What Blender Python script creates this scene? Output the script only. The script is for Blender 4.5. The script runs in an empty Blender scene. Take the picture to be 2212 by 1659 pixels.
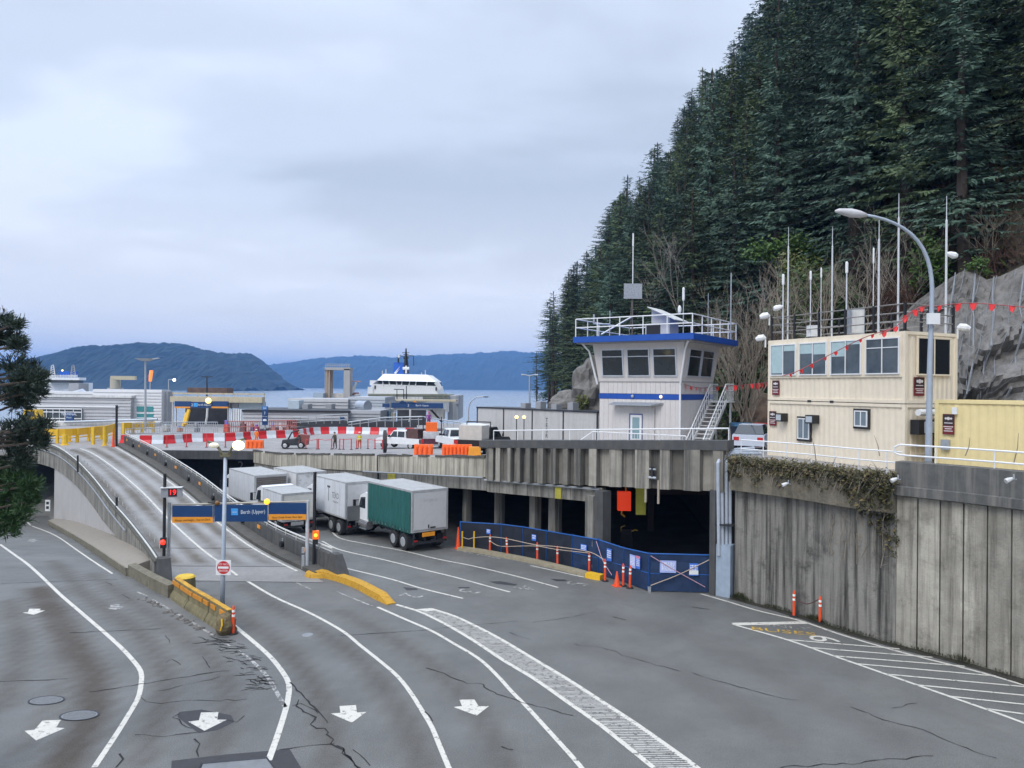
import bpy, math, random
from mathutils import Vector as V, Matrix, noise as NZ
rad = math.radians
sc = bpy.context.scene
col = sc.collection

# ------------------------------------------------------------------ camera
CAM = V((0, 0, 9.6)); F = 1598.5; CX = 1106.0; CY = 829.5
RM = Matrix.Rotation(rad(90) + math.atan((837.3 - CY) / F), 3, 'X') @ Matrix.Rotation(rad(0.6), 3, 'Z')
cd = bpy.data.cameras.new('camera'); cam = bpy.data.objects.new('camera', cd); col.objects.link(cam)
cam.location = CAM; cam.rotation_euler = RM.to_euler()
cd.sensor_width = 36; cd.lens = 36 * F / 2212; cd.clip_start = 0.2; cd.clip_end = 30000
sc.camera = cam

# ------------------------------------------------------------------ sky, sun, exposure
sc.view_settings.view_transform = 'Standard'; sc.view_settings.look = 'None'
sc.view_settings.exposure = 0.31; sc.view_settings.gamma = 1.0
w = bpy.data.worlds.new("World"); sc.world = w; w.use_nodes = True
SUN_EL, SUN_AZ = rad(48), rad(215)
def build_world():
    nt = w.node_tree; N = nt.nodes; L = nt.links; N.clear()
    def n(t, **k):
        o = N.new(t)
        for a, b in k.items(): setattr(o, a, b)
        return o
    def mth(op, a, b=None, c=None):
        o = n('ShaderNodeMath', operation=op)
        for i, q in enumerate((a, b, c)):
            if q is None: continue
            if isinstance(q, (int, float)): o.inputs[i].default_value = q
            else: L.new(q, o.inputs[i])
        return o.outputs[0]
    sky = n('ShaderNodeTexSky', sky_type='NISHITA'); sky.sun_disc = False
    sky.sun_elevation = SUN_EL; sky.sun_rotation = SUN_AZ; sky.air_density = 1.4; sky.dust_density = 3.0
    tc = n('ShaderNodeTexCoord'); sep = n('ShaderNodeSeparateXYZ'); L.new(tc.outputs['Generated'], sep.inputs[0])
    zc = mth('MAXIMUM', sep.outputs[2], 0.0)
    den = mth('ADD', zc, 0.16)
    cmb = n('ShaderNodeCombineXYZ')
    L.new(mth('DIVIDE', sep.outputs[0], den), cmb.inputs[0]); L.new(mth('DIVIDE', sep.outputs[1], den), cmb.inputs[1])
    def noise(scale, det, rough, dist, off):
        mp = n('ShaderNodeMapping'); mp.inputs['Location'].default_value = off; mp.inputs['Scale'].default_value = (0.8, 1.25, 1)
        L.new(cmb.outputs[0], mp.inputs[0])
        t = n('ShaderNodeTexNoise'); L.new(mp.outputs[0], t.inputs['Vector'])
        t.inputs['Scale'].default_value = scale; t.inputs['Detail'].default_value = det
        t.inputs['Roughness'].default_value = rough; t.inputs['Distortion'].default_value = dist
        return t.outputs[0]
    a = noise(0.75, 4, 0.45, 0.25, (3.1, 1.7, 0)); b = noise(2.4, 5, 0.5, 0.3, (7.3, 2.2, 0))
    m = mth('ADD', mth('MULTIPLY', a, 0.72), mth('MULTIPLY', b, 0.28))
    cr = n('ShaderNodeValToRGB'); L.new(m, cr.inputs[0])
    cr.color_ramp.interpolation = 'EASE'
    e = cr.color_ramp.elements; e[0].position = 0.38; e[0].color = (0.435, 0.495, 0.595, 1)
    e[1].position = 0.64; e[1].color = (0.665, 0.735, 0.865, 1)
    q = cr.color_ramp.elements.new(0.51); q.color = (0.535, 0.605, 0.725, 1)
    # low sky paled towards neutral to offset the haze's blue
    hz = n('ShaderNodeMapRange'); hz.inputs['From Min'].default_value = 0.0; hz.inputs['From Max'].default_value = 0.26
    L.new(zc, hz.inputs[0])
    mixh = n('ShaderNodeMix', data_type='RGBA'); mixh.inputs['A'].default_value = (0.82, 0.81, 0.80, 1)
    L.new(hz.outputs[0], mixh.inputs['Factor']); L.new(cr.outputs[0], mixh.inputs['B'])
    # overcast sky: brighter towards the zenith
    zg = n('ShaderNodeMapRange'); zg.inputs['From Min'].default_value = 0.42; zg.inputs['From Max'].default_value = 0.9
    zg.inputs['To Min'].default_value = 11.2; zg.inputs['To Max'].default_value = 28.0; L.new(zc, zg.inputs[0])
    sca = n('ShaderNodeVectorMath', operation='SCALE'); L.new(mixh.outputs['Result'], sca.inputs[0]); L.new(zg.outputs[0], sca.inputs['Scale'])
    mx = n('ShaderNodeMix', data_type='RGBA'); mx.inputs['Factor'].default_value = 0.94
    L.new(sky.outputs[0], mx.inputs['A']); L.new(sca.outputs[0], mx.inputs['B'])
    bg = n('ShaderNodeBackground'); bg.inputs['Strength'].default_value = 0.1
    L.new(mx.outputs['Result'], bg.inputs[0])
    o = n('ShaderNodeOutputWorld'); L.new(bg.outputs[0], o.inputs[0])
build_world()
sl = bpy.data.lights.new('sun', 'SUN'); sl.energy = 1.5; sl.angle = rad(30); sl.color = (1.0, 0.96, 0.90)
so = bpy.data.objects.new('sun', sl); col.objects.link(so)
sdir = V((math.sin(SUN_AZ) * math.cos(SUN_EL), math.cos(SUN_AZ) * math.cos(SUN_EL), math.sin(SUN_EL)))
so.rotation_euler = sdir.to_track_quat('Z', 'Y').to_euler(); so.location = (0, -20, 60)

# ------------------------------------------------------------------ geometry of the place
TH = rad(52); U = V((math.cos(TH), -math.sin(TH), 0)); VV = V((math.sin(TH), math.cos(TH), 0)); UP = V((0, 0, 1))
def gz(p):
    z = -0.03 * max(0.0, p[1] - 40)
    c = (p[0] + 17) * VV.x + (p[1] - 36.5) * VV.y           # left of the ramp the road dips to the tunnel
    k = min(1.0, max(0.0, (1.6 - c) / 1.0))
    if k > 0 and p[1] > 34:
        q = p[1] - 34; d = 0.06 * q * q / 8 if q < 8 else 0.48 / 1 + (q - 8) * 0.12 - .0
        z = z * (1 - k) - k * min(d, 3.7)
    return z
def zdeck(p):
    s = (p[0] + 1.3) * U.x + (p[1] - 44) * U.y
    z = 5.4 + 0.07 * s
    if z < 3.3: z = 2.9 + 0.4 * math.exp((z - 3.3) / 0.4)
    return min(z, 6.35)
def ray(x, y):
    d = RM @ V(((x - CX) / F, -(y - CY) / F, -1)); return d / d.y
def D(x, y, dep): return CAM + ray(x, y) * dep
def Zp(x, y, z):
    r = ray(x, y); return CAM + r * ((z - CAM.z) / r.z)
def hit(x, y, fn, n=60):
    z = fn((0, 30)); p = V((0, 0, 0))
    for i in range(n):
        p = Zp(x, y, z); z = 0.5 * z + 0.5 * fn(p)
    return p
def G(x, y): return hit(x, y, gz)
def DK(x, y): return hit(x, y, zdeck)
# pixel frames of enlarged views
def z1(x, y): return (0.27345 * x, 725.8 + 0.27345 * y)
def z2(x, y): return (432.0 + 0.27345 * x, 725.8 + 0.27345 * y)
def z6(x, y): return (0.35157 * x, 1123.3 + 0.35157 * y)
def z7(x, y): return (734.5 + 0.35157 * x, 1123.3 + 0.35157 * y)
def zf(x, y): return (967.8 + 0.2735 * x, 1019.6 + 0.2735 * y)
def z8(x, y): return (1468.9 + 0.42712 * x, 950.5 + 0.42712 * y)

# ------------------------------------------------------------------ mesh builder
class MB:
    def __init__(s): s.v = []; s.f = []; s.mi = []; s.m = 0; s.attr = None
    def add(s, vs, fs):
        o = len(s.v); s.v += [tuple(a) for a in vs]
        for f in fs: s.f.append(tuple(i + o for i in f)); s.mi.append(s.m)
    def hexa(s, p):
        s.add(p, [(0, 3, 2, 1), (4, 5, 6, 7), (0, 1, 5, 4), (1, 2, 6, 5), (2, 3, 7, 6), (3, 0, 4, 7)]); return s
    def box(s, x0, y0, z0, x1, y1, z1):
        return s.hexa([(x0, y0, z0), (x1, y0, z0), (x1, y1, z0), (x0, y1, z0), (x0, y0, z1), (x1, y0, z1), (x1, y1, z1), (x0, y1, z1)])
    def ob(s, c, a, b, h, la, lb):       # oriented box: base centre c, half lengths la along a, lb along b, height h
        c = V(c); a = V(a) * la; b = V(b) * lb; u = V((0, 0, h))
        q = [c - a - b, c + a - b, c + a + b, c - a + b]
        return s.hexa(q + [k + u for k in q])
    def taper(s, c, a, b, h, la, lb, ta, tb):
        c = V(c); a = V(a); b = V(b); u = V((0, 0, h))
        q = [c - a * la - b * lb, c + a * la - b * lb, c + a * la + b * lb, c - a * la + b * lb]
        t = [c + u - a * ta - b * tb, c + u + a * ta - b * tb, c + u + a * ta + b * tb, c + u - a * ta + b * tb]
        return s.hexa(q + t)
    def ext(s, pts, vec):
        pts = [V(p) for p in pts]; vec = V(vec); n = len(pts)
        s.add(pts + [p + vec for p in pts], [tuple(range(n))[::-1], tuple(range(n, 2 * n))] + [(i, (i + 1) % n, n + (i + 1) % n, n + i) for i in range(n)]); return s
    def prism(s, pts, z0, z1): return s.ext([(p[0], p[1], z0) for p in pts], (0, 0, z1 - z0))
    def quad(s, a, b, c, d): s.add([a, b, c, d], [(0, 1, 2, 3)]); return s
    def poly(s, pts): s.add(pts, [tuple(range(len(pts)))]); return s
    def tube(s, pts, r, n=6, cap=True):
        pts = [V(p) for p in pts]; m = len(pts)
        rr = r if isinstance(r, (list, tuple)) else [r] * m
        vs = []; up = None
        for i, p in enumerate(pts):
            t = (pts[min(i + 1, m - 1)] - pts[max(i - 1, 0)])
            if t.length < 1e-9: t = V((0, 0, 1))
            t.normalize()
            if up is None: up = V((0, 0, 1)) if abs(t.z) < 0.9 else V((1, 0, 0))
            a = t.cross(up)
            if a.length < 1e-6: a = t.orthogonal()
            a.normalize(); b = a.cross(t); up = b
            for k in range(n):
                g = 2 * math.pi * k / n + 0.3
                vs.append(p + (a * math.cos(g) + b * math.sin(g)) * rr[i])
        fs = []
        for i in range(m - 1):
            for k in range(n):
                fs.append((i * n + k, i * n + (k + 1) % n, (i + 1) * n + (k + 1) % n, (i + 1) * n + k))
        if cap: fs += [tuple(range(n))[::-1], tuple(range((m - 1) * n, m * n))]
        s.add(vs, fs); return s
    def cyl(s, p0, p1, r0, r1=None, n=12): return s.tube([p0, p1], [r0, r0 if r1 is None else r1], n)
    def ball(s, c, r, nu=10, nv=7):
        rx, ry, rz = r if isinstance(r, (tuple, list)) else (r, r, r); c = V(c)
        vs = [c + V((0, 0, -rz))]
        for j in range(1, nv):
            ph = math.pi * j / nv - math.pi / 2
            for i in range(nu):
                th = 2 * math.pi * i / nu
                vs.append(c + V((rx * math.cos(ph) * math.cos(th), ry * math.cos(ph) * math.sin(th), rz * math.sin(ph))))
        vs.append(c + V((0, 0, rz))); fs = []
        for i in range(nu): fs.append((0, 1 + (i + 1) % nu, 1 + i))
        for j in range(nv - 2):
            for i in range(nu):
                a = 1 + j * nu
                fs.append((a + i, a + (i + 1) % nu, a + nu + (i + 1) % nu, a + nu + i))
        l = len(vs) - 1; a = 1 + (nv - 2) * nu
        for i in range(nu): fs.append((a + i, a + (i + 1) % nu, l))
        s.add(vs, fs); return s
    def sweep(s, path, prof, closed=True):   # prof: (sideways to the right, up) pairs; path: 3-D points
        path = [V(p) for p in path]; m = len(path); n = len(prof); vs = []
        for i, p in enumerate(path):
            t = path[min(i + 1, m - 1)] - path[max(i - 1, 0)]; t.z = 0; t.normalize()
            rt = V((t.y, -t.x, 0))
            for a, b in prof: vs.append(p + rt * a + V((0, 0, b)))
        fs = []
        k2 = n if closed else n - 1
        for i in range(m - 1):
            for k in range(k2):
                fs.append((i * n + k, i * n + (k + 1) % n, (i + 1) * n + (k + 1) % n, (i + 1) * n + k))
        if closed: fs += [tuple(range(n))[::-1], tuple(range((m - 1) * n, m * n))]
        s.add(vs, fs); return s
    def ribbon(s, pts, wd, dz=0.0):
        pts = [V(p) for p in pts]; m = len(pts); vs = []
        for i, p in enumerate(pts):
            t = pts[min(i + 1, m - 1)] - pts[max(i - 1, 0)]; t.z = 0; t.normalize()
            rt = V((t.y, -t.x, 0)) * (wd[i] if isinstance(wd, list) else wd) * 0.5
            vs += [p - rt + V((0, 0, dz)), p + rt + V((0, 0, dz))]
        s.add(vs, [(2 * i, 2 * i + 1, 2 * i + 3, 2 * i + 2) for i in range(m - 1)]); return s
    def build(s, name, mats, parent=None, local=False, smooth=False):
        me = bpy.data.meshes.new(name)
        vs = s.v
        if parent is not None and not local:
            M = Matrix.Identity(4); q = parent
            while q is not None: M = q.matrix_basis @ M; q = q.parent
            Mi = M.inverted(); vs = [tuple(Mi @ V(a)) for a in vs]
        me.from_pydata(vs, [], s.f)
        ml = mats if isinstance(mats, (list, tuple)) else [mats]
        for m in ml: me.materials.append(m)
        if len(ml) > 1: me.polygons.foreach_set('material_index', s.mi)
        if smooth: me.polygons.foreach_set('use_smooth', [True] * len(me.polygons))
        me.update()
        o = bpy.data.objects.new(name, me); col.objects.link(o)
        if parent is not None: o.parent = parent
        return o
def tag(o, label, cat, group=None):
    o['label'] = label; o['category'] = cat
    if group: o['group'] = group
    return o
def thing(name, label, cat, loc=(0, 0, 0), rz=0.0, group=None):
    o = bpy.data.objects.new(name, None); col.objects.link(o)
    o.location = loc; o.rotation_euler = (0, 0, rz); o.empty_display_size = 0.3
    return tag(o, label, cat, group)
def struct(o): o['kind'] = 'structure'; return o
def kids(o): return [c for c in bpy.data.objects if c.parent == o]
def dup(root, loc, rz=0.0, label=None, group=None, scale=None, ch=None):
    r = root.copy(); col.objects.link(r); r.location = loc; r.rotation_euler = (0, 0, rz)
    if scale: r.scale = scale
    if label: r['label'] = label
    if group: r['group'] = group
    def rec(a, b):
        for c in a.children:
            d = c.copy(); col.objects.link(d); d.parent = b; rec(c, d)
    rec(root, r)
    return r
def text(name, s, size, p, right, up, mat, parent=None, align='CENTER', ext=0.0, xs=1.0):
    cu = bpy.data.curves.new(name, 'FONT'); cu.body = s; cu.size = size; cu.align_x = align; cu.align_y = 'CENTER'; cu.extrude = ext
    cu.resolution_u = 3
    tmp = bpy.data.objects.new(name + '_curve', cu); me = bpy.data.meshes.new_from_object(tmp); bpy.data.objects.remove(tmp); bpy.data.curves.remove(cu)
    me.name = name; me.materials.clear(); me.materials.append(mat)
    me_o = bpy.data.objects.new(name, me); col.objects.link(me_o)
    r = V(right).normalized(); u = V(up).normalized(); nn = r.cross(u).normalized(); u = nn.cross(r)
    M = Matrix(((r.x * xs, u.x, nn.x, p[0]), (r.y * xs, u.y, nn.y, p[1]), (r.z * xs, u.z, nn.z, p[2]), (0, 0, 0, 1)))
    if parent is not None:
        W = Matrix.Identity(4); q = parent
        while q is not None: W = q.matrix_basis @ W; q = q.parent
        M = W.inverted() @ M; me_o.parent = parent
    me_o.matrix_basis = M
    return me_o

# ------------------------------------------------------------------ materials
MATS = {}
def mat(name, c, rough=0.6, metal=0.0, var=0.12, scl=3.0, bump=0.0, bscl=30.0, streak=0.0, dirt=(0.06, 0.055, 0.045),
        emit=None, spec=0.5, isl=0.0, spots=0.0, sscl=6.0, rnd=0.0, stz=0.12, trans=0.0):
    if name in MATS: return MATS[name]
    m = bpy.data.materials.new(name); m.use_nodes = True; nt = m.node_tree; N = nt.nodes; L = nt.links
    b = N['Principled BSDF']; b.inputs['Roughness'].default_value = rough; b.inputs['Metallic'].default_value = metal
    b.inputs['Specular IOR Level'].default_value = spec
    cc = (c[0], c[1], c[2], 1)
    geo = N.new('ShaderNodeNewGeometry'); pos = geo.outputs['Position']
    def nz(scale, det, vec=None, rough_=0.6):
        t = N.new('ShaderNodeTexNoise'); t.inputs['Scale'].default_value = scale; t.inputs['Detail'].default_value = det
        t.inputs['Roughness'].default_value = rough_; L.new(vec if vec else pos, t.inputs['Vector']); return t.outputs[0]
    def mr(v, a, b2, c2, d2):
        o = N.new('ShaderNodeMapRange'); L.new(v, o.inputs[0])
        for i, q in enumerate((a, b2, c2, d2)): o.inputs[i + 1].default_value = q
        return o.outputs[0]
    def mul(colr, fac):
        o = N.new('ShaderNodeVectorMath'); o.operation = 'SCALE'
        if isinstance(colr, tuple): o.inputs[0].default_value = colr[:3]
        else: L.new(colr, o.inputs[0])
        L.new(fac, o.inputs['Scale']); return o.outputs[0]
    cur = cc
    if var: cur = mul(cur, mr(nz(scl, 6), 0.25, 0.75, 1 - var, 1 + var))
    if isl: cur = mul(cur, mr(geo.outputs['Random Per Island'], 0, 1, 1 - isl, 1 + isl))
    if rnd:
        oi = N.new('ShaderNodeObjectInfo'); cur = mul(cur, mr(oi.outputs['Random'], 0, 1, 1 - rnd, 1 + rnd))
    def mix(fac, a, bcol):
        o = N.new('ShaderNodeMix'); o.data_type = 'RGBA'; L.new(fac, o.inputs['Factor'])
        if isinstance(a, tuple): o.inputs['A'].default_value = a if len(a) == 4 else a + (1,)
        else: L.new(a, o.inputs['A'])
        o.inputs['B'].default_value = (bcol[0], bcol[1], bcol[2], 1); return o.outputs['Result']
    if streak:
        mp = N.new('ShaderNodeMapping'); mp.inputs['Scale'].default_value = (2.2, 2.2, stz); L.new(pos, mp.inputs[0])
        s1 = mr(nz(1.6, 7, mp.outputs[0], 0.65), 0.46, 0.66, 0, streak)
        cur = mix(s1, cur, dirt)
    if spots:
        cur = mix(mr(nz(sscl, 8, None, 0.7), 0.52, 0.70, 0, spots), cur, dirt)
    if isinstance(cur, tuple): b.inputs['Base Color'].default_value = cur
    else: L.new(cur, b.inputs['Base Color'])
    if bump:
        bp = N.new('ShaderNodeBump'); bp.inputs['Strength'].default_value = bump; bp.inputs['Distance'].default_value = 0.05
        L.new(nz(bscl, 6), bp.inputs['Height']); L.new(bp.outputs[0], b.inputs['Normal'])
    if emit:
        b.inputs['Emission Color'].default_value = (emit[0], emit[1], emit[2], 1); b.inputs['Emission Strength'].default_value = emit[3]
    if trans:
        b.inputs['Transmission Weight'].default_value = trans; b.inputs['IOR'].default_value = 1.45
    MATS[name] = m; m['nodes_'] = 0
    return m
WHITE = mat('white_paint', (0.72, 0.73, 0.74), 0.45, var=0.06)
WHITE_D = mat('weathered_white', (0.62, 0.62, 0.61), 0.55, var=0.1, streak=0.25)
STEEL = mat('galvanised_steel', (0.42, 0.45, 0.48), 0.45, 0.6, var=0.12, scl=8)
DARKST = mat('dark_steel', (0.03, 0.032, 0.038), 0.5, 0.3, var=0.2)
BLACK = mat('black_plastic', (0.012, 0.012, 0.014), 0.5)
RUBBER = mat('rubber', (0.018, 0.018, 0.019), 0.8)
NAVY = mat('navy_sign', (0.006, 0.045, 0.15), 0.35, var=0.06)
LBLUE = mat('light_blue_sign', (0.05, 0.32, 0.75), 0.4)
BLUE = mat('blue_paint', (0.006, 0.07, 0.36), 0.45, var=0.1)
ORANGE = mat('orange_plastic', (0.85, 0.14, 0.012), 0.45, var=0.12, scl=5)
POSTOR = mat('red_orange_plastic', (0.78, 0.085, 0.02), 0.45, var=0.12, scl=8)
AMBER = mat('amber_panel', (0.78, 0.30, 0.02), 0.45, var=0.1)
YELLOW = mat('yellow_paint', (0.72, 0.42, 0.015), 0.55, var=0.2, scl=6, spots=0.35, dirt=(0.12, 0.08, 0.02))
RED = mat('red_plastic', (0.58, 0.012, 0.02), 0.4, var=0.1)
REFL = mat('reflective_band', (0.85, 0.83, 0.80), 0.35)
GLASS = mat('dark_glass', (0.018, 0.024, 0.028), 0.08, 0, var=0.3, scl=1.2, spec=0.8)
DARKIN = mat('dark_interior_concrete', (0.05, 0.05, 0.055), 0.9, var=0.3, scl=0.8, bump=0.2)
# ------------------------------------------------------------------ small curve tools
def resample(pts, n):
    pts = [V(p) for p in pts]; out = []
    def cr(a, b, c, d, t):
        return 0.5 * ((2 * b) + (c - a) * t + (2 * a - 5 * b + 4 * c - d) * t * t + (3 * b - a - 3 * c + d) * t ** 3)
    q = [pts[0] * 2 - pts[1]] + pts + [pts[-1] * 2 - pts[-2]]
    dense = []
    for i in range(len(pts) - 1):
        for k in range(12): dense.append(cr(q[i], q[i + 1], q[i + 2], q[i + 3], k / 12))
    dense.append(pts[-1])
    acc = [0.0]
    for i in range(1, len(dense)): acc.append(acc[-1] + (dense[i] - dense[i - 1]).length)
    j = 0
    for k in range(n):
        s = acc[-1] * k / (n - 1)
        while j < len(dense) - 2 and acc[j + 1] < s: j += 1
        f = (s - acc[j]) / max(1e-9, acc[j + 1] - acc[j]); out.append(dense[j].lerp(dense[j + 1], min(1, max(0, f))))
    return out
def plen(p): return sum((p[i + 1] - p[i]).length for i in range(len(p) - 1))
def bystep(pts, st):
    q = resample(pts, 40); return resample(pts, max(2, int(round(plen(q) / st)) + 1))
def offs(path, a, z=0.0):       # shift a path sideways to its right
    out = []; m = len(path)
    for i, p in enumerate(path):
        t = path[min(i + 1, m - 1)] - path[max(i - 1, 0)]; t.z = 0; t.normalize()
        out.append(p + V((t.y, -t.x, 0)) * a + V((0, 0, z)))
    return out

# ------------------------------------------------------------------ road sheet with worn wheel tracks
RL = [Zp(*a) - V((0, 0, 0.95)) for a in ((352, 1213, .92), (330, 1180, 1.0), (290, 1130, 1.25), (250, 1085, 1.6), (210, 1035, 2.3), (170, 995, 2.95), (130, 968, 3.5), (88, 955, 3.85))]
RR = [Zp(*a) for a in ((700, 1258, .02), (680, 1245, .03), (560, 1185, .08), (470, 1120, .6), (400, 1060, 1.4), (330, 1010, 2.25), (285, 982, 2.7), (250, 962, 2.93))]
RL[0].z = 0.012
NR = 44
RLs = resample(RL, NR); RRs = resample(RR, NR)
tracks = []
def tr(fn, pts, wd, amt): tracks.append(([G(*fn(*p)) for p in pts], wd, amt))
tr(z6, [(250, 420), (330, 560), (430, 720), (530, 900), (580, 1040), (560, 1200), (470, 1360), (380, 1520)], 0.42, 1.25)
tr(z6, [(60, 500), (110, 640), (120, 800), (80, 960), (0, 1150)], 0.34, 0.7)
tr(z6, [(150, 420), (260, 590), (330, 740), (360, 900), (340, 1060), (240, 1250), (120, 1420)], 0.22, 0.35)
tr(z6, [(320, 250), (460, 400), (640, 540), (800, 650), (930, 770), (1000, 900), (1020, 1050), (960, 1250), (860, 1500)], 0.30, 0.75)
tr(z6, [(560, 330), (760, 470), (980, 610), (1180, 760), (1330, 900), (1400, 1050), (1380, 1250), (1280, 1500)], 0.30, 0.7)
tr(z6, [(1300, 470), (1500, 600), (1700, 760), (1850, 900), (1960, 1080), (2020, 1300), (2040, 1500)], 0.32, 0.75)
tr(z6, [(1500, 400), (1750, 560), (1960, 680), (2140, 800), (2300, 960), (2440, 1150), (2560, 1400), (2600, 1520)], 0.32, 0.7)
tr(z7, [(0, 560), (250, 690), (460, 820), (640, 960), (800, 1130), (930, 1320), (1020, 1500)], 0.32, 0.6)
tr(z7, [(380, 430), (620, 520), (900, 650), (1150, 800), (1450, 1000), (1800, 1260), (2100, 1500)], 0.6, -0.35)
tr(z8, [(-400, 900), (0, 960), (300, 1100), (700, 1300), (1100, 1520)], 0.8, 0.3)
tr(z8, [(-500, 1050), (-100, 1150), (200, 1290), (500, 1500)], 0.6, 0.35)
def axis(lo, f0, f1, hi, st, big):
    a = []; q = lo
    while q < f0: a.append(q); q += big
    q = f0
    while q < f1: a.append(q); q += st
    q = f1
    while q <= hi: a.append(q); q += big
    return a
def asphalt_mat(name, base, worn, rough, attr):
    m = mat(name, base, rough, var=0.2, scl=0.45, bump=0.5, bscl=45.0, spots=.35, sscl=1.6, dirt=tuple(c * .7 for c in base))
    nt = m.node_tree; N = nt.nodes; L = nt.links; b = N['Principled BSDF']
    src = b.inputs['Base Color'].links[0].from_socket
    geo = [q for q in N if q.type == 'NEW_GEOMETRY'][0]
    def nz(s, d, r=0.6):
        t = N.new('ShaderNodeTexNoise'); t.inputs['Scale'].default_value = s; t.inputs['Detail'].default_value = d; t.inputs['Roughness'].default_value = r
        L.new(geo.outputs['Position'], t.inputs['Vector']); return t.outputs[0]
    def mr(v, a, b2, c, d):
        o = N.new('ShaderNodeMapRange'); L.new(v, o.inputs[0])
        for i, q in enumerate((a, b2, c, d)): o.inputs[i + 1].default_value = q
        return o.outputs[0]
    at = N.new('ShaderNodeAttribute'); at.attribute_name = attr
    # ragged edge for the worn bands
    s1 = N.new('ShaderNodeMath'); s1.operation = 'MULTIPLY'; L.new(at.outputs['Fac'], s1.inputs[0]); L.new(mr(nz(1.3, 6), 0.3, 0.7, 0.75, 1.1), s1.inputs[1])
    mx = N.new('ShaderNodeMix'); mx.data_type = 'RGBA'; L.new(s1.outputs[0], mx.inputs['Factor']); L.new(src, mx.inputs['A']); mx.inputs['B'].default_value = worn + (1,)
    sp = N.new('ShaderNodeVectorMath'); sp.operation = 'SCALE'; L.new(mx.outputs['Result'], sp.inputs[0]); L.new(mr(nz(26, 4, 0.85), 0.3, 0.7, 0.5, 1.6), sp.inputs['Scale'])
    # pale dusty blotches
    m2 = N.new('ShaderNodeMix'); m2.data_type = 'RGBA'; L.new(mr(nz(0.22, 7, 0.62), 0.50, 0.72, 0, 0.28), m2.inputs['Factor']); L.new(sp.outputs[0], m2.inputs['A'])
    m2.inputs['B'].default_value = (base[0] * 1.45, base[1] * 1.45, base[2] * 1.5, 1)
    L.new(m2.outputs['Result'], b.inputs['Base Color'])
    ra = N.new('ShaderNodeMath'); ra.operation = 'MULTIPLY_ADD'; L.new(s1.outputs[0], ra.inputs[0]); ra.inputs[1].default_value = 0.3; L.new(mr(nz(0.5, 5), 0.3, 0.7, rough - 0.12, rough + 0.12), ra.inputs[2]); ra.use_clamp = True; L.new(ra.outputs[0], b.inputs['Roughness'])
    return m
ASPH = asphalt_mat('asphalt', (0.122, 0.122, 0.115), (0.068, 0.058, 0.048), 0.58, 'wear')
RAMPM = asphalt_mat('ramp_concrete', (0.265, 0.258, 0.248), (0.105, 0.090, 0.070), 0.40, 'wear')
def wear_at(p):
    tot = 0.0
    for pts, wd, amt in TRK:
        best = 9e9
        for i in range(len(pts) - 1):
            ax, ay = pts[i]; bx, by = pts[i + 1]; dx, dy = bx - ax, by - ay
            t = ((p[0] - ax) * dx + (p[1] - ay) * dy) / (dx * dx + dy * dy + 1e-9); t = min(1, max(0, t))
            d2 = (p[0] - ax - t * dx) ** 2 + (p[1] - ay - t * dy) ** 2
            if d2 < best: best = d2
        r = math.sqrt(best) / wd
        if r < 1.6: tot += amt * max(0.0, 1 - (r / 1.6) ** 2) ** 1.2
    return tot
TRK = [([(q.x, q.y) for q in resample(p, 16)], w_, a_) for p, w_, a_ in tracks]
def road():
    xs = axis(-78, -46, 26, 46, 0.4, 4); ys = axis(-6, 10, 46, 50, 0.4, 1) + axis(51, 51, 74, 98, 1.0, 4)
    vs = [(x, y, gz((x, y))) for y in ys for x in xs]; nx = len(xs)
    fs = [(j * nx + i, j * nx + i + 1, (j + 1) * nx + i + 1, (j + 1) * nx + i) for j in range(len(ys) - 1) for i in range(nx - 1)]
    b = MB(); b.add(vs, fs); o = struct(b.build('road', ASPH))
    at = o.data.attributes.new('wear', 'FLOAT', 'POINT')
    at.data.foreach_set('value', [wear_at(v) if (-38 < v[0] < 26 and 10 < v[1] < 46) else 0.0 for v in vs])
road()

# ------------------------------------------------------------------ painted markings (thin sheets on the road)
def paint_mat(name, c, cover):
    m = mat(name, c, 0.55, var=0.1, scl=8); nt = m.node_tree; N = nt.nodes; L = nt.links; b = N['Principled BSDF']
    src = b.inputs['Base Color'].links[0].from_socket; geo = [q for q in N if q.type == 'NEW_GEOMETRY'][0]
    t = N.new('ShaderNodeTexNoise'); t.inputs['Scale'].default_value = 5.5; t.inputs['Detail'].default_value = 9; t.inputs['Roughness'].default_value = 0.75
    L.new(geo.outputs['Position'], t.inputs['Vector'])
    r = N.new('ShaderNodeMapRange'); L.new(t.outputs[0], r.inputs[0]); r.inputs[1].default_value = cover; r.inputs[2].default_value = cover + 0.09
    mx = N.new('ShaderNodeMix'); mx.data_type = 'RGBA'; L.new(r.outputs[0], mx.inputs['Factor']); L.new(src, mx.inputs['A']); mx.inputs['B'].default_value = (0.11, 0.105, 0.10, 1)
    L.new(mx.outputs['Result'], b.inputs['Base Color']); return m
PAINT = paint_mat('road_paint', (0.56, 0.535, 0.475), 0.545)
PAINTW = paint_mat('worn_road_paint', (0.40, 0.39, 0.365), 0.45)
PAINTY = paint_mat('yellow_road_paint', (0.55, 0.33, 0.03), 0.50)
def line(fn, pts, wd=0.13, m=None, name='road_marking', dz=0.006, n=None):
    q = [G(*fn(*p)) for p in pts]; k = bystep(q, 0.5) if len(q) > 2 else resample(q, max(2, int((q[1] - q[0]).length / 1.0) + 2))
    k = [V((p.x, p.y, gz(p))) for p in k]
    return struct(MB().ribbon(k, wd, dz).build(name, m or PAINT))
line(z6, [(0, 150), (180, 280), (330, 420), (500, 570), (640, 690), (750, 790), (840, 890), (868, 940), (868, 1000), (850, 1090), (800, 1180), (720, 1310), (580, 1520)], 0.15)
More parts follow.
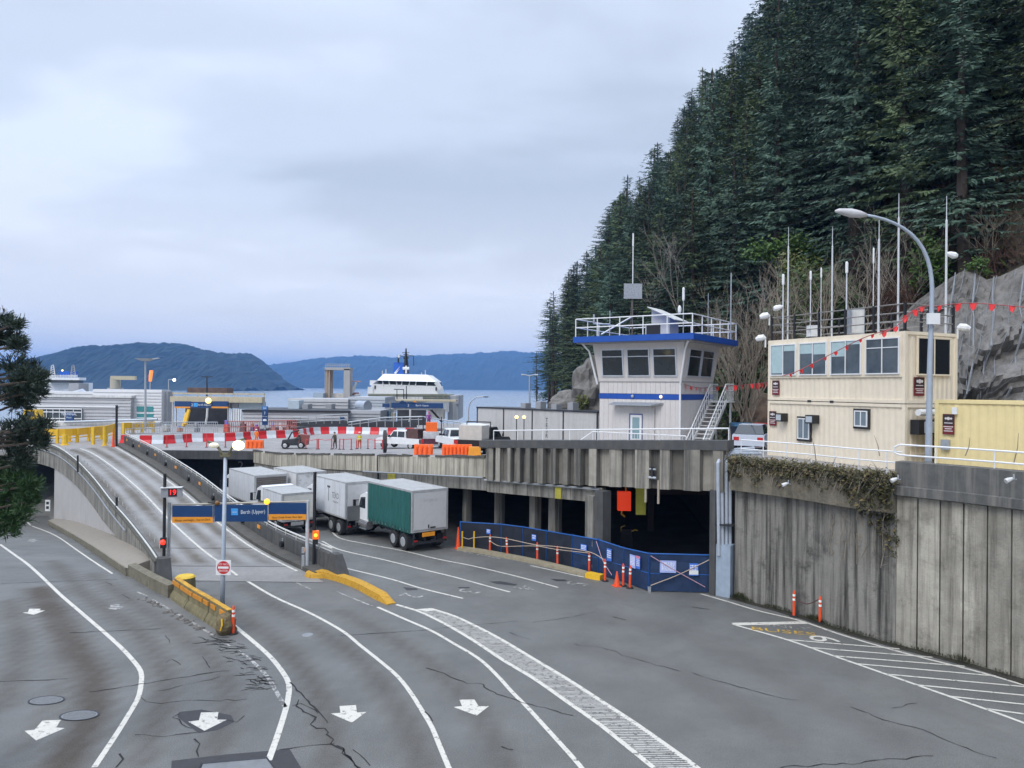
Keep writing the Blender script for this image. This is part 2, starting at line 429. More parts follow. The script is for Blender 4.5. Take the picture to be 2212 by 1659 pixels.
line(z6, [(1440, 650), (1560, 750), (1660, 840), (1740, 940), (1775, 1010), (1770, 1100), (1745, 1200), (1700, 1340), (1650, 1480)], 0.17)
line(z6, [(1150, 610), (1230, 660), (1320, 715)], 0.11, PAINTW)
line(z6, [(1365, 750), (1395, 765), (1425, 785)], 0.11, PAINTW)
line(z6, [(1460, 805), (1540, 860), (1640, 960), (1700, 1060), (1752, 1150)], 0.13, PAINTW)
line(z6, [(170, 15), (330, 90), (480, 190), (590, 265), (690, 330)], 0.11)
line(z6, [(840, 440), (900, 467)], 0.1, PAINTW); line(z6, [(930, 485), (1040, 548)], 0.1, PAINTW); line(z6, [(1085, 575), (1120, 592)], 0.11, PAINTW)
line(z6, [(1330, 250), (1420, 310), (1560, 400), (1700, 480), (1900, 570), (2100, 680), (2212, 770), (2332, 865), (2442, 960), (2522, 1060), (2592, 1170), (2652, 1270), (2702, 1390), (2752, 1510), (2797, 1620)], 0.14)
line(z7, [(230, 535), (400, 610), (560, 680), (700, 760), (850, 850), (960, 950), (1060, 1060), (1150, 1150), (1250, 1260), (1350, 1370), (1440, 1470), (1490, 1530)], 0.14)
line(z7, [(-270, 385), (-180, 425)], 0.1, PAINTW)
line(z7, [(-20, 440), (100, 490), (200, 530)], 0.1, PAINTW)
LE = [(345, 520), (480, 560), (600, 615), (720, 680), (850, 760), (1000, 860), (1200, 980), (1400, 1120), (1600, 1260), (1800, 1420), (1930, 1525)]
RE = [(560, 545), (700, 590), (850, 660), (1000, 740), (1200, 860), (1400, 980), (1600, 1110), (1800, 1240), (2000, 1380), (2180, 1510), (2230, 1550)]
line(z7, LE, 0.16); line(z7, RE, 0.16)
def hatch():
    a = bystep([G(*z7(*p)) for p in LE[1:]], 0.25); bq = bystep([G(*z7(*p)) for p in RE], 0.25); b = MB(); rnd = random.Random(4)
    n = 140
    for k in range(n):
        t = (k + 0.6) / n * (len(a) - 1.01); i = int(t); p = a[i].lerp(a[i + 1], t - i)
        # the stripe runs straight across the picture: same depth on the far line
        q = None
        for u in range(len(bq) - 1):
            if bq[u].y >= p.y >= bq[u + 1].y: q = bq[u].lerp(bq[u + 1], (bq[u].y - p.y) / (bq[u].y - bq[u + 1].y))
        if q is None: continue
        b.ribbon([p.lerp(q, 0.06 + rnd.uniform(0, .03)), p.lerp(q, 0.5), p.lerp(q, 0.95)], 0.05 * rnd.uniform(0.8, 1.2), 0.0085)
    struct(b.build('road_marking', paint_mat('grey_road_paint', (0.47, 0.455, 0.42), 0.52)))
hatch()
struct(MB().poly([G(*z7(*p)) + V((0, 0, .0095)) for p in ((465, 550), (560, 542), (610, 556), (520, 563))]).build('road_marking', PAINT))
for pts in ([(-110, 130), (0, 183), (250, 240), (450, 290), (700, 350), (900, 405), (1045, 443)], [(-160, 240), (0, 287), (300, 360), (500, 420), (755, 482)],
            [(-60, 60), (0, 112), (160, 147), (400, 192), (600, 240), (850, 290), (1100, 350), (1340, 415)]):
    line(z7, pts, 0.12)
line(z7, [(620, 172), (730, 190)], 0.1, PAINTW); line(z7, [(760, 196), (1000, 240)], 0.1, PAINTW); line(z7, [(1170, 280), (1500, 352)], 0.12, PAINT)
line(z8, [(105, 778), (250, 820), (400, 865), (600, 912), (800, 980), (1000, 1040), (1200, 1095), (1500, 1170), (1740, 1240), (1900, 1285)], 0.13)
line(z8, [(265, 932), (540, 1010), (770, 1090), (1000, 1170), (1200, 1240), (1400, 1310), (1600, 1380), (1740, 1432), (1850, 1475)], 0.13)
line(z8, [(268, 932), (640, 924)], 0.33, PAINT, dz=0.009)
for a, b_ in (((540, 1010), (1110, 1057)), ((650, 1050), (1280, 1100)), ((770, 1092), (1440, 1145)), ((900, 1133), (1600, 1195)), ((1040, 1185), (1760, 1250)), ((1180, 1238), (1800, 1298)), ((1370, 1298), (1800, 1344)), ((1550, 1360), (1800, 1395))):
    line(z8, [a, b_], 0.1, PAINT, dz=0.009)
def arrow(fn, pts, m=None):
    struct(MB().poly([G(*fn(*p)) + V((0, 0, .006)) for p in pts]).build('road_arrow', m or PAINT))
arrow(z6, [(262, 1232), (374, 1230), (345, 1276), (398, 1280), (222, 1356), (150, 1296), (212, 1290)])
arrow(z6, [(1235, 1184), (1342, 1181), (1335, 1228), (1394, 1228), (1256, 1296), (1156, 1240), (1222, 1232)])
arrow(z6, [(2086, 1144), (2187, 1138), (2193, 1184), (2252, 1180), (2162, 1246), (2032, 1190), (2092, 1186)])
arrow(z7, [(733, 1105), (826, 1104), (852, 1146), (916, 1144), (840, 1203), (697, 1150), (750, 1144)])
arrow(z6, [(180, 546), (250, 546), (242, 556), (278, 556), (208, 583), (137, 570), (172, 566)])
arrow(z6, [(680, 521), (738, 519), (732, 530), (776, 532), (716, 553), (646, 541), (676, 536)], PAINTW)
arrow(z6, [(176, 119), (216, 117), (218, 123), (244, 124), (206, 135), (160, 129), (180, 126)], PAINTW)
def groundtext(s, fn, px, size, xdir, m, xs=1.0):
    p = G(*fn(*px)); r = V(xdir); u = V((-r.y, r.x, 0))
    o = text('road_numeral', s, size, p + V((0, 0, .008)), r, u, m, xs=xs); struct(o)
for s, px in (('2', (435, 463)), ('3', (785, 438)), ('4', (1130, 416)), ('5', (1447, 391))):
    groundtext(s, z7, px, 1.55, (-0.42, -0.9, 0), PAINTW, 0.9)
groundtext('6', z8, (722, 1006), 1.6, (-0.3, -0.95, 0), PAINT, 1.0)
groundtext('BUSES', z8, (520, 969), 0.62, (0.96, -0.28, 0), PAINTY, 1.5)
groundtext('ONLY', z8, (520, 944), 0.5, (0.96, -0.28, 0), PAINTW, 1.6)
# dark blotted-out old numerals and repair patches
PATCH = mat('fresh_asphalt', (0.030, 0.030, 0.032), 0.62, var=0.2, scl=4, bump=0.3, bscl=60)
def patch(fn, pts): struct(MB().poly([G(*fn(*p)) + V((0, 0, .004)) for p in pts]).build('road_patch', PATCH))
patch(z7, [(915, 378), (985, 376), (1090, 396), (1075, 404), (960, 392)]); patch(z7, [(1290, 362), (1380, 366), (1400, 376), (1330, 376)])
patch(z7, [(725, 412), (800, 412), (790, 420), (730, 419)]); patch(z7, [(385, 412), (470, 420), (480, 430), (410, 432)])
patch(z6, [(1055, 1480), (1400, 1440), (1780, 1408), (1860, 1540), (1050, 1560)])
patch(z6, [(1100, 1180), (1240, 1165), (1420, 1200), (1440, 1240), (1340, 1290), (1220, 1310), (1090, 1210)])
# cracks and joints
CRACK = mat('crack_dark', (0.018, 0.017, 0.017), 0.9, var=0.3)
def crack(fn, pts, wd=0.03, jit=0.08, seed=1):
    rnd = random.Random(seed); q = [G(*fn(*p)) for p in pts]
    k = resample(q, max(3, int(plen(q) / 0.22)))
    k = [V((p.x + rnd.uniform(-jit, jit), p.y + rnd.uniform(-jit, jit), gz(p))) for p in k]
    struct(MB().ribbon(k, [wd * rnd.uniform(0.3, 1.4) for _ in k], 0.0115).build('road_crack', CRACK))
for i, (fn, pts, wd, j) in enumerate((
    (z6, [(540, 1060), (800, 1020), (1050, 980), (1230, 950), (1410, 925)], .035, .05), (z6, [(970, 1055), (1150, 1010), (1350, 965)], .02, .06),
    (z6, [(0, 392), (300, 380), (720, 366)], .03, .02), (z6, [(430, 694), (700, 682), (980, 668)], .03, .03), (z6, [(0, 992), (200, 986), (410, 978)], .03, .03),
    (z6, [(1780, 1000), (1900, 1120), (2020, 1245)], .045, .03), (z6, [(1820, 1110), (1860, 1180), (1930, 1210), (1920, 1270), (1990, 1290), (2060, 1380), (2140, 1470), (2190, 1540)], .06, .1),
    (z6, [(1720, 1410), (1880, 1390), (2060, 1375)], .03, .03), (z6, [(1800, 1150), (1880, 1130), (1950, 1190)], .03, .08), (z6, [(830, 1320), (1000, 1328), (1210, 1305)], .025, .06),
    (z6, [(1100, 1190), (1060, 1210), (1180, 1290)], .03, .08), (z6, [(1380, 1225), (1440, 1245), (1500, 1205)], .025, .06), (z6, [(860, 1090), (960, 1130), (1120, 1115), (1500, 1105)], .025, .07),
    (z6, [(1200, 1350), (1220, 1400), (1240, 1450)], .05, .09), (z6, [(740, 1440), (750, 1470), (720, 1520)], .05, .05), (z6, [(1010, 870), (1060, 850), (1090, 900)], .03, .1),
    (z6, [(1250, 840), (1280, 890), (1310, 905)], .03, .1), (z6, [(640, 380), (690, 402)], .03, .05), (z6, [(755, 458), (800, 486)], .03, .05), (z6, [(1010, 710), (1050, 752)], .03, .06),
    (z7, [(0, 713), (150, 702), (330, 690), (540, 676), (700, 655), (900, 640), (1090, 622)], .03, .02), (z7, [(540, 912), (680, 960), (780, 1000), (880, 1015), (960, 1070), (1110, 1112), (1250, 1160), (1420, 1198)], .035, .08),
    (z7, [(1180, 630), (1400, 600), (1560, 566)], .02, .03), (z7, [(1430, 766), (1640, 790), (1760, 840), (1980, 900), (2100, 930)], .025, .08), (z8, [(60, 1180), (260, 1240), (470, 1295), (600, 1320)], .025, .06),
    (z8, [(870, 1355), (1050, 1420), (1230, 1470), (1400, 1540), (1600, 1610)], .035, .08), (z8, [(500, 1655), (800, 1640), (1050, 1620), (1270, 1598)], .03, .06), (z8, [(1070, 1358), (1200, 1330)], .02, .05),
    (z7, [(1680, 595), (1760, 615)], .06, .04), (z8, [(60, 845), (150, 858)], .05, .03), (z7, [(1040, 690), (1160, 735)], .02, .06), (z7, [(0, 1380), (60, 1450), (110, 1524)], .05, .08), (z7, [(85, 1410), (190, 1510)], .02, .03),
    (z7, [(990, 1395), (1060, 1418)], .04, .05), (z7, [(520, 1180), (560, 1235)], .04, .06))):
    crack(fn, pts, wd, j, i)
def rubble():
    rnd = random.Random(7); b = MB()
    ax = [(1330, 735), (1430, 790), (1520, 870), (1580, 960), (1600, 1040)]
    for k in range(85):
        t = rnd.random() ** 1.2 * (len(ax) - 1.001); i = int(t); f = t - i
        x = ax[i][0] + (ax[i + 1][0] - ax[i][0]) * f + rnd.gauss(0, 55); y = ax[i][1] + (ax[i + 1][1] - ax[i][1]) * f + rnd.gauss(0, 14)
        p = G(*z6(x, y)); a = rnd.uniform(-.7, .5); l = rnd.uniform(.08, .4)
        q = [p + V((math.cos(a), math.sin(a), 0)) * l * s_ + V((rnd.uniform(-.05, .05), rnd.uniform(-.05, .05), 0)) for s_ in (-1, -.3, .4, 1)]
        b.ribbon(q, [.01, rnd.uniform(.02, .06), rnd.uniform(.02, .06), .01], 0.009)
    struct(b.build('road_crack', CRACK))
    b = MB()
    for k in range(60):
        x = rnd.uniform(820, 1330); f = (x - 820) / 510
        p = G(*z6(x, 455 + f * 265 + rnd.gauss(0, 9))); s_ = rnd.uniform(.03, .11); b.taper(p + V((0, 0, 0.012)), (1, 0, 0), (0, 1, 0), s_ * .5, s_, s_ * .8, s_ * .5, s_ * .4)
    o = b.build('rubble', mat('rubble_stone', (0.12, 0.11, 0.10), 0.9, isl=0.4)); o['kind'] = 'stuff'
rubble()

# ------------------------------------------------------------------ manholes and hatch in the road
IRON = mat('cast_iron', (0.27, 0.28, 0.29), 0.5, 0.5, var=0.25, scl=20, bump=0.4, bscl=40)
def manhole(px, r, label):
    p = G(*z6(*px)); t = thing('manhole_cover', label, 'manhole cover', p, 0.0, 'manhole covers'); t.scale = (1, .62, 1)
    b = MB(); b.cyl((0, 0, .004), (0, 0, .014), r * .94, r * .94, 28)
    for k in range(-7, 8):
        h = math.sqrt(max(0, 1 - (k / 8) ** 2)) * r * .86; b.box(-h, k * r * .11 - .012, .012, h, k * r * .11 + .012, .022)
    b.build('lid', IRON, t, True)
    MB().sweep([(r * math.cos(a / 24 * 6.2832), r * math.sin(a / 24 * 6.2832), .003) for a in range(25)], [(-.03, 0), (.03, 0), (.03, .016), (-.03, .016)]).build('rim', DARKST, t, True)
manhole((285, 1110), 0.50, 'iron manhole cover in the outer left lane, the farther of the pair')
manhole((488, 1202), 0.53, 'ribbed manhole cover beside the lane line, the nearer of the pair')
def hatchplate():
    q = [G(*z6(*p)) for p in ((1240, 1500), (1640, 1466), (1690, 1540), (1215, 1575))]
    t = thing('utility_hatch', 'rectangular grey steel utility hatch in the dark patch at the bottom edge', 'utility hatch', q[0])
    MB().ext([p + V((0, 0, .006)) for p in q], (0, 0, .012)).build('plate', mat('worn_plate', (0.20, 0.205, 0.21), 0.45, 0.3, var=0.2, bump=.2), t)
    MB().tube([p + V((0, 0, .012)) for p in q + q[:1]], .035, 4).build('frame', DARKST, t)
hatchplate()
mp_ = G(*z6(1890, 706)); t_ = thing('valve_cover', 'small round valve cover in the ramp lane beyond the yellow barrier', 'valve cover', mp_)
MB().cyl((0, 0, .003), (0, 0, .02), .22, .2, 20).build('lid', IRON, t_, True)

# ------------------------------------------------------------------ ramp
def ramp():
    b = MB(); n = 41; vs = []; wv = []
    for i in range(NR):
        for k in range(n):
            f = k / (n - 1); p = RLs[i].lerp(RRs[i], f); p = V((p.x, p.y, max(p.z, 0.012) if i < 12 else p.z)); vs.append(p)
            wv.append(1.25 * max(math.exp(-((f - c) / .075) ** 2) for c in (.16, .37, .63, .85)) * (0.8 + .2 * math.sin(i * .31 + f * 4)) if i > 3 else 0.3)
    fs = [(i * n + k, i * n + k + 1, (i + 1) * n + k + 1, (i + 1) * n + k) for i in range(NR - 1) for k in range(n - 1)]
    b.add(vs, fs); o = struct(b.build('ramp_road', RAMPM))
    o.data.attributes.new('wear', 'FLOAT', 'POINT').data.foreach_set('value', wv)
    mid = [RLs[i].lerp(RRs[i], .50) for i in range(1, NR)]
    struct(MB().ribbon([p + V((0, 0, .012 if p.z > .1 else .02)) for p in mid], 0.14).build('road_marking', PAINT))
    struct(MB().ribbon([p + V((0, 0, .018)) for p in offs(mid[14:], -.24)], 0.07).build('road_marking', PAINTW))
    ed = [RLs[i].lerp(RRs[i], .95) + V((0, 0, .013)) for i in range(2, NR)]
    struct(MB().ribbon(ed, 0.13).build('road_marking', PAINT))
    for f0, i0 in ((0.0, 3), (0.0, 7)):
        struct(MB().ribbon([RLs[i0].lerp(RRs[i0], .04 + f * .1) + V((0, 0, .016)) for f in range(10)], .05).build('road_crack', CRACK))
ramp()
CONC = mat('weathered_concrete', (0.235, 0.225, 0.20), 0.85, var=0.25, scl=1.2, bump=0.4, bscl=14, streak=0.85, dirt=(0.055, 0.052, 0.045), isl=0.18)
CONC_L = mat('pale_concrete', (0.40, 0.39, 0.385), 0.8, var=0.07, scl=1.0, bump=0.15, streak=0.25, dirt=(0.2, 0.19, 0.17))
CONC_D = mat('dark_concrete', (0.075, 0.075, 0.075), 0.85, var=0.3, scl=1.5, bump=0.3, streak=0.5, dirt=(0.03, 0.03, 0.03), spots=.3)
MOSS = mat('mossy_concrete', (0.16, 0.145, 0.105), 0.9, var=0.25, scl=2, bump=0.5, spots=0.75, sscl=3.5, dirt=(0.055, 0.052, 0.02))
def left_parapet():
    t = thing('ramp_parapet', 'long stained concrete parapet with panel seams along the outer side of the ramp', 'parapet', RLs[0])
    core = offs(RLs, -0.02)
    MB().sweep(core, [(-.16, -.9), (-.02, -.9), (-.02, .92), (-.16, .92)]).build('core', CONC_D, t)
    P = bystep(RL, 0.55); b = MB(); P = offs(P, -0.18)
    for i in range(1, len(P) - 1):
        a, c = P[i], P[i + 1]; dr = (c - a).normalized(); a = a + dr * .012; c = c - dr * .012
        d0 = -1.05 if P[i].z > .9 else -0.55 - .5 * max(0, P[i].z)
        for z0, z1 in ((d0, .35), (.37, .86)):
            q = [a + V((0, 0, z0)), c + V((0, 0, z0)), c + V((0, 0, z1)), a + V((0, 0, z1))]
            nrm = V((-(c - a).y, (c - a).x, 0)).normalized() * .12
            b.hexa([q[0], q[1], q[1] + nrm, q[0] + nrm, q[3], q[2], q[2] + nrm, q[3] + nrm])
    b.build('panels', CONC, t)
    MB().sweep(offs(RLs, -0.2), [(-.2, .86), (.12, .86), (.12, .98), (-.2, .98)]).build('coping', mat('coping_mossy', (0.10, 0.098, 0.08), .9, var=.35, scl=5, spots=.4, bump=.6), t)
    r = MB(); top = offs(RLs, -0.28, 1.12); r.tube(top, .045, 6)
    for p in bystep(RL, 1.6): q = p + (offs([p, p + U], -.28)[0] - p); r.cyl(q + V((0, 0, .9)), q + V((0, 0, 1.12)), .03, None, 6)
    r.build('handrail', mat('rail_white', (0.52, 0.52, 0.50), .5, var=.2, scl=6), t)
    MB().tube(offs(RLs[10:], -0.36, .36), .05, 6).build('conduit', STEEL, t)
    e = RLs[0]; dr = (RLs[1] - RLs[0]).normalized()
    b = MB(); c = e - dr * .2 + V((0, 0, -.15))
    b.taper(c, dr, V((-dr.y, dr.x, 0)), 1.3, .75, .33, .3, .28); b.build('end_block', CONC_D, t)
    # plain white wall under the panels
    f = MB(); base = [p for p in offs(RLs, -0.16) if p.x / p.y * F + CX > 117]; e_ = base[-1]; base.append(e_ + V((4.5, 3.2, 0)))
    n = len(base); vs = [p + V((0, 0, -.9)) for p in base] + [V((p.x, p.y, -3.5)) for p in base]
    f.add(vs, [(i, i + 1, n + i + 1, n + i) for i in range(n - 1)]); f.build('side_wall', CONC_L, t)
left_parapet()
def left_kerb():
    q = bystep([G(*p) for p in ((104, 1133), (150, 1160), (200, 1192), (245, 1224), (274, 1244))], 1.0); t = thing('sloped_kerb', 'wide sloped concrete kerb with mossy face at the foot of the white ramp wall', 'kerb', q[0])
    MB().sweep(q, [(0.0, 0), (.02, .38), (-.1, .42), (-1.5, .75), (-1.6, 0)]).build('slab', mat('kerb_top', (0.235, 0.21, 0.175), .85, var=.2, spots=.5, sscl=3, dirt=(.16, .11, .05)), t)
    MB().sweep(q, [(.0, .0), (.05, .0), (.07, .40), (.02, .41)]).build('face', MOSS, t)
    q2 = [G(*p) for p in ((274, 1244), (320, 1272), (360, 1292))]
    MB().sweep(q2, [(-.05, 0), (-.05, .55), (-.4, .6), (-.4, 0)]).build('low_wall', MOSS, t)
left_kerb()
def right_parapet():
    t = thing('ramp_parapet', 'dark concrete parapet with white handrail between the ramp and the truck lanes', 'parapet', RRs[0])
    MB().sweep(RRs[1:], [(0.0, -.6), (0.0, .20), (.75, .24), (.75, -.6)]).build('walkway', mat('walkway_dark', (0.075, 0.07, 0.06), .85, var=.3, scl=2, spots=.4, dirt=(.04, .035, .025)), t)
    P = bystep(RR[1:], 1.1); P = offs(P, .92); b = MB()
    for i in range(len(P) - 1):
        a, c = P[i], P[i + 1]; dr = (c - a).normalized(); a = a + dr * .01; c = c - dr * .01; n = V((dr.y, -dr.x, 0)).normalized() * .14
        b.hexa([a - n + V((0, 0, -.5)), c - n + V((0, 0, -.5)), c + n + V((0, 0, -.5)), a + n + V((0, 0, -.5)), a - n + V((0, 0, 1.0)), c - n + V((0, 0, 1.0)), c + n + V((0, 0, 1.0)), a + n + V((0, 0, 1.0))])
    b.build('panels', mat('parapet_dark', (0.085, 0.085, 0.083), .85, var=.25, scl=2, bump=.3, streak=.5, dirt=(.03, .03, .03), isl=.12), t)
    q = offs(RRs[1:], .92); n = len(q)
    MB().add([p + V((0, 0, -.45)) for p in q] + [V((p.x, p.y, -3)) for p in q], [(i, i + 1, n + i + 1, n + i) for i in range(n - 1)])
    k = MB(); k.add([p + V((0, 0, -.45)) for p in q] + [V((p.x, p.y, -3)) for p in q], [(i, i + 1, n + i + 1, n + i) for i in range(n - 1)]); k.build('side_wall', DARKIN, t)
    r = MB(); r.tube(offs(RRs[1:], .92, 1.28), .05, 6); r.tube(offs(RRs[1:], .92, 1.12), .025, 5)
    for p in offs(bystep(RR[1:], 1.5), .92): r.cyl(p + V((0, 0, .95)), p + V((0, 0, 1.28)), .03, None, 5)
    r.build('handrail', mat('rail_white', (0.52, 0.52, 0.50)), t)
    Q = offs(bystep(RR[1:], 1.0), .77)
    for i in range(3, len(Q) - 1, 7):
        p = Q[i]; dr = (Q[i + 1] - p).normalized(); MB().ob(p + V((0, 0, .62)), dr, V((dr.y, -dr.x, 0)), .2, .24, .03).build('reflector', AMBER, t)
        if i + 3 < len(Q):
            p = Q[i + 3]; s_ = V((-dr.y, dr.x, 0))
            lamp = MB().cyl(p + V((0, 0, .5)), p + s_ * .16 + V((0, 0, .5)), .17, .19, 12).build('bulkhead_lamp', BLACK, t)
            MB().ob(p + V((0, 0, .2)), dr, s_, .62, .05, .05).build('bracket', STEEL, lamp)
    for px in ((400, 1008), (328, 1000)):
        pass
    e = RRs[1]; dr = (RRs[2] - RRs[1]).normalized(); s_ = V((dr.y, -dr.x, 0))
    b = MB(); c = e + s_ * .92 - dr * .45
    b.taper(c, dr, s_, 1.12, .95, .34, .3, .2); b.build('end_block', CONC_D, t)
right_parapet()
KERBY = mat('peeling_yellow', (0.50, 0.27, 0.02), 0.8, var=0.35, scl=4, spots=0.85, sscl=4, dirt=(0.13, 0.075, 0.02), bump=.5, bscl=15)
def yellow_kerb():
    q = [G(*p) for p in ((688, 1243), (715, 1248), (740, 1255), (775, 1268), (800, 1281), (826, 1295))]; q = bystep(q, .5)
    t = thing('kerb_island', 'low concrete kerb island with peeling yellow paint beyond the ramp mouth', 'kerb', q[0])
    MB().sweep(q, [(-.28, 0), (-.22, .28), (.22, .28), (.28, 0)]).build('body', KERBY, t)
    a, c = q[-1], q[-1] + (q[-1] - q[-3]).normalized() * .9
    MB().sweep([a + V((0, 0, .0)), c - V((0, 0, .24))], [(-.27, .0), (-.2, .28), (.2, .28), (.27, .0)]).build('nose', KERBY, t)
    MB().cyl(q[0] + V((0, 0, .0)), q[0] + V((0, 0, .2)), .7, .62, 14).build('rounded_end', KERBY, t)
yellow_kerb()
# ------------------------------------------------------------------ water, hills, deck
def water():
    m = mat('sea_water', (0.17, 0.22, 0.27), 0.22, var=0.0, spec=0.6); nt = m.node_tree; N = nt.nodes; L = nt.links; b = N['Principled BSDF']  # pale base colour stands in for the sky mirrored off the waves
    geo = N.new('ShaderNodeNewGeometry'); mp = N.new('ShaderNodeMapping'); mp.inputs['Scale'].default_value = (.25, .9, 1); L.new(geo.outputs['Position'], mp.inputs[0])
    t = N.new('ShaderNodeTexNoise'); t.inputs['Scale'].default_value = 0.5; t.inputs['Detail'].default_value = 5; L.new(mp.outputs[0], t.inputs['Vector'])
    bp = N.new('ShaderNodeBump'); bp.inputs['Strength'].default_value = .06; bp.inputs['Distance'].default_value = .3; L.new(t.outputs[0], bp.inputs['Height']); L.new(bp.outputs[0], b.inputs['Normal'])
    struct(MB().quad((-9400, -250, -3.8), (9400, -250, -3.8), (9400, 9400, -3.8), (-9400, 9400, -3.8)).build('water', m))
water()
def hill(name, ridge, dep, thick, m, rough, seed, step):
    # a wooded ridge as a solid mound; ridge: display-pixel skyline of the far shore
    pts = [D(x, y, dep) for x, y in ridge]; n = int((pts[-1].x - pts[0].x) / step); rows = 26
    vs = []; j = 0; rn = random.Random(seed)
    for i in range(n + 1):
        x = pts[0].x + (pts[-1].x - pts[0].x) * i / n
        while j < len(pts) - 2 and pts[j + 1].x < x: j += 1
        f = (x - pts[j].x) / (pts[j + 1].x - pts[j].x); f = f * f * (3 - 2 * f) * .4 + f * .6
        h = pts[j].z + (pts[j + 1].z - pts[j].z) * f
        for k in range(rows + 1):
            u = k / rows; s_ = math.sin(math.pi * min(1, u * .62 + .0)) if u < .8 else math.sin(math.pi * .496) * (1 - (u - .8) / .2)
            y = dep - thick * .8 + thick * u + 60 * NZ.noise(V((x * .002, 3.7, seed)))
            z = -3.9 + (h + 3.9) * max(0, s_)
            z += rough * (NZ.fractal(V((x * .012, y * .012, seed)), 1.0, 2.0, 5) * 1.6 + rn.uniform(0, 1.5) + 1.2 * NZ.noise(V((x * .045, y * .02, seed)))) * min(1, s_ * 3)
            vs.append((x, y, max(z, -4.5)))
    R_ = rows + 1
    fs = [(i * R_ + k, (i + 1) * R_ + k, (i + 1) * R_ + k + 1, i * R_ + k + 1) for i in range(n) for k in range(rows)]
    b = MB(); b.add(vs, fs); return struct(b.build(name, m))
HILLM = mat('forest_far', (0.012, 0.026, 0.030), 0.95, var=0.35, scl=0.012)  # blue-leaning base: part of the distance haze is put into the colour
hill('island_hill', [(-60, 838), (40, 812), (85, 797), (110, 785), (150, 771), (200, 758), (250, 750), (300, 746), (350, 745), (400, 749), (450, 759), (490, 767), (520, 769), (545, 772), (575, 787), (600, 806), (620, 826), (634, 842)], 2000, 600, HILLM, 4.5, 3, 3.0)
hill('mountains', [(480, 835), (560, 800), (610, 793), (650, 787), (700, 778), (760, 775), (800, 772), (850, 776), (900, 773), (950, 770), (1000, 768), (1060, 766), (1100, 762), (1150, 766), (1250, 772), (1400, 768), (1600, 770)], 5000, 1600, HILLM, 8.0, 9, 14)

# upper deck (road surface at 2.9 m rising to 6.35 m by the tower)
WALL0 = V((-25.5, 74, 0)); WALL1 = V((-1.3, 44, 0)); FASC = [V((-1.5, 43.75, 0)), V((10.1, 34.55, 0))]
RW = [G(*p) for p in ((1586, 1290), (1725, 1327), (1823, 1360), (1934, 1391))]; RP = [G(*p) for p in ((1934, 1391), (2097, 1433), (2212, 1467))]
RP.append(RP[-1] + (RP[-1] - RP[-2]) * 1.6)
FRONT = [(-80, 74), (-46, 72.3), (RLs[-1].x, RLs[-1].y), (RRs[-1].x + .1, RRs[-1].y), (-35.7, 74.0), (-25.5, 74.0), (-13.4, 59.0), (-1.3, 44.0), (4.3, 39.3), (9.9, 34.9), (RW[1].x + .5, RW[1].y + .4), (RP[0].x + .5, RP[0].y + .4), (RP[2].x + .5, RP[2].y + .3), (RP[3].x + .5, RP[3].y), (36, 2)]
DECKM = asphalt_mat('deck_concrete', (0.25, 0.238, 0.232), (0.2, 0.19, 0.18), 0.6, 'none')
def deck():
    xs = sorted(set([f[0] for f in FRONT] + [-80 + 2 * i for i in range(58)])); vs = []; rows = 24
    def yf(x):
        for i in range(len(FRONT) - 1):
            if FRONT[i][0] <= x <= FRONT[i + 1][0]:
                f = (x - FRONT[i][0]) / max(1e-6, FRONT[i + 1][0] - FRONT[i][0]); return FRONT[i][1] + (FRONT[i + 1][1] - FRONT[i][1]) * f
        return 60
    for x in xs:
        y0 = yf(x)
        for k in range(rows + 1):
            y = y0 + (136 - y0) * (k / rows) ** 1.3; vs.append((x, y, zdeck((x, y))))
    n = rows + 1; m = len(xs)
    fs = [(i * n + k, (i + 1) * n + k, (i + 1) * n + k + 1, i * n + k + 1) for i in range(m - 1) for k in range(rows)]
    top = len(vs); vs2 = vs + [(a, b, c - .45) for a, b, c in vs]
    fs2 = fs + [tuple(top + i for i in f[::-1]) for f in fs]
    fs2 += [(top + i * n, top + (i + 1) * n, (i + 1) * n, i * n) for i in range(m - 1)]
    fs2 += [(i * n + rows, (i + 1) * n + rows, top + (i + 1) * n + rows, top + i * n + rows) for i in range(m - 1)]
    b = MB(); b.add(vs2, fs2); struct(b.build('upper_deck_road', DECKM))
    # dark spaces under the deck
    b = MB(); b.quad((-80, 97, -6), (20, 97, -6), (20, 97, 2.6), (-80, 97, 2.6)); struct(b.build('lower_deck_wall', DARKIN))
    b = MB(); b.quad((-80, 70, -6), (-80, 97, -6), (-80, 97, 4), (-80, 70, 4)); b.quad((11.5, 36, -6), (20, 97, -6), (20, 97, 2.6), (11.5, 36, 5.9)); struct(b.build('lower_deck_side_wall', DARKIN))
    for i, (x, y) in enumerate(((-48, 84), (-31, 78), (-20, 72), (-10, 61), (1, 49), (7, 45), (13, 52))):
        pass
deck()
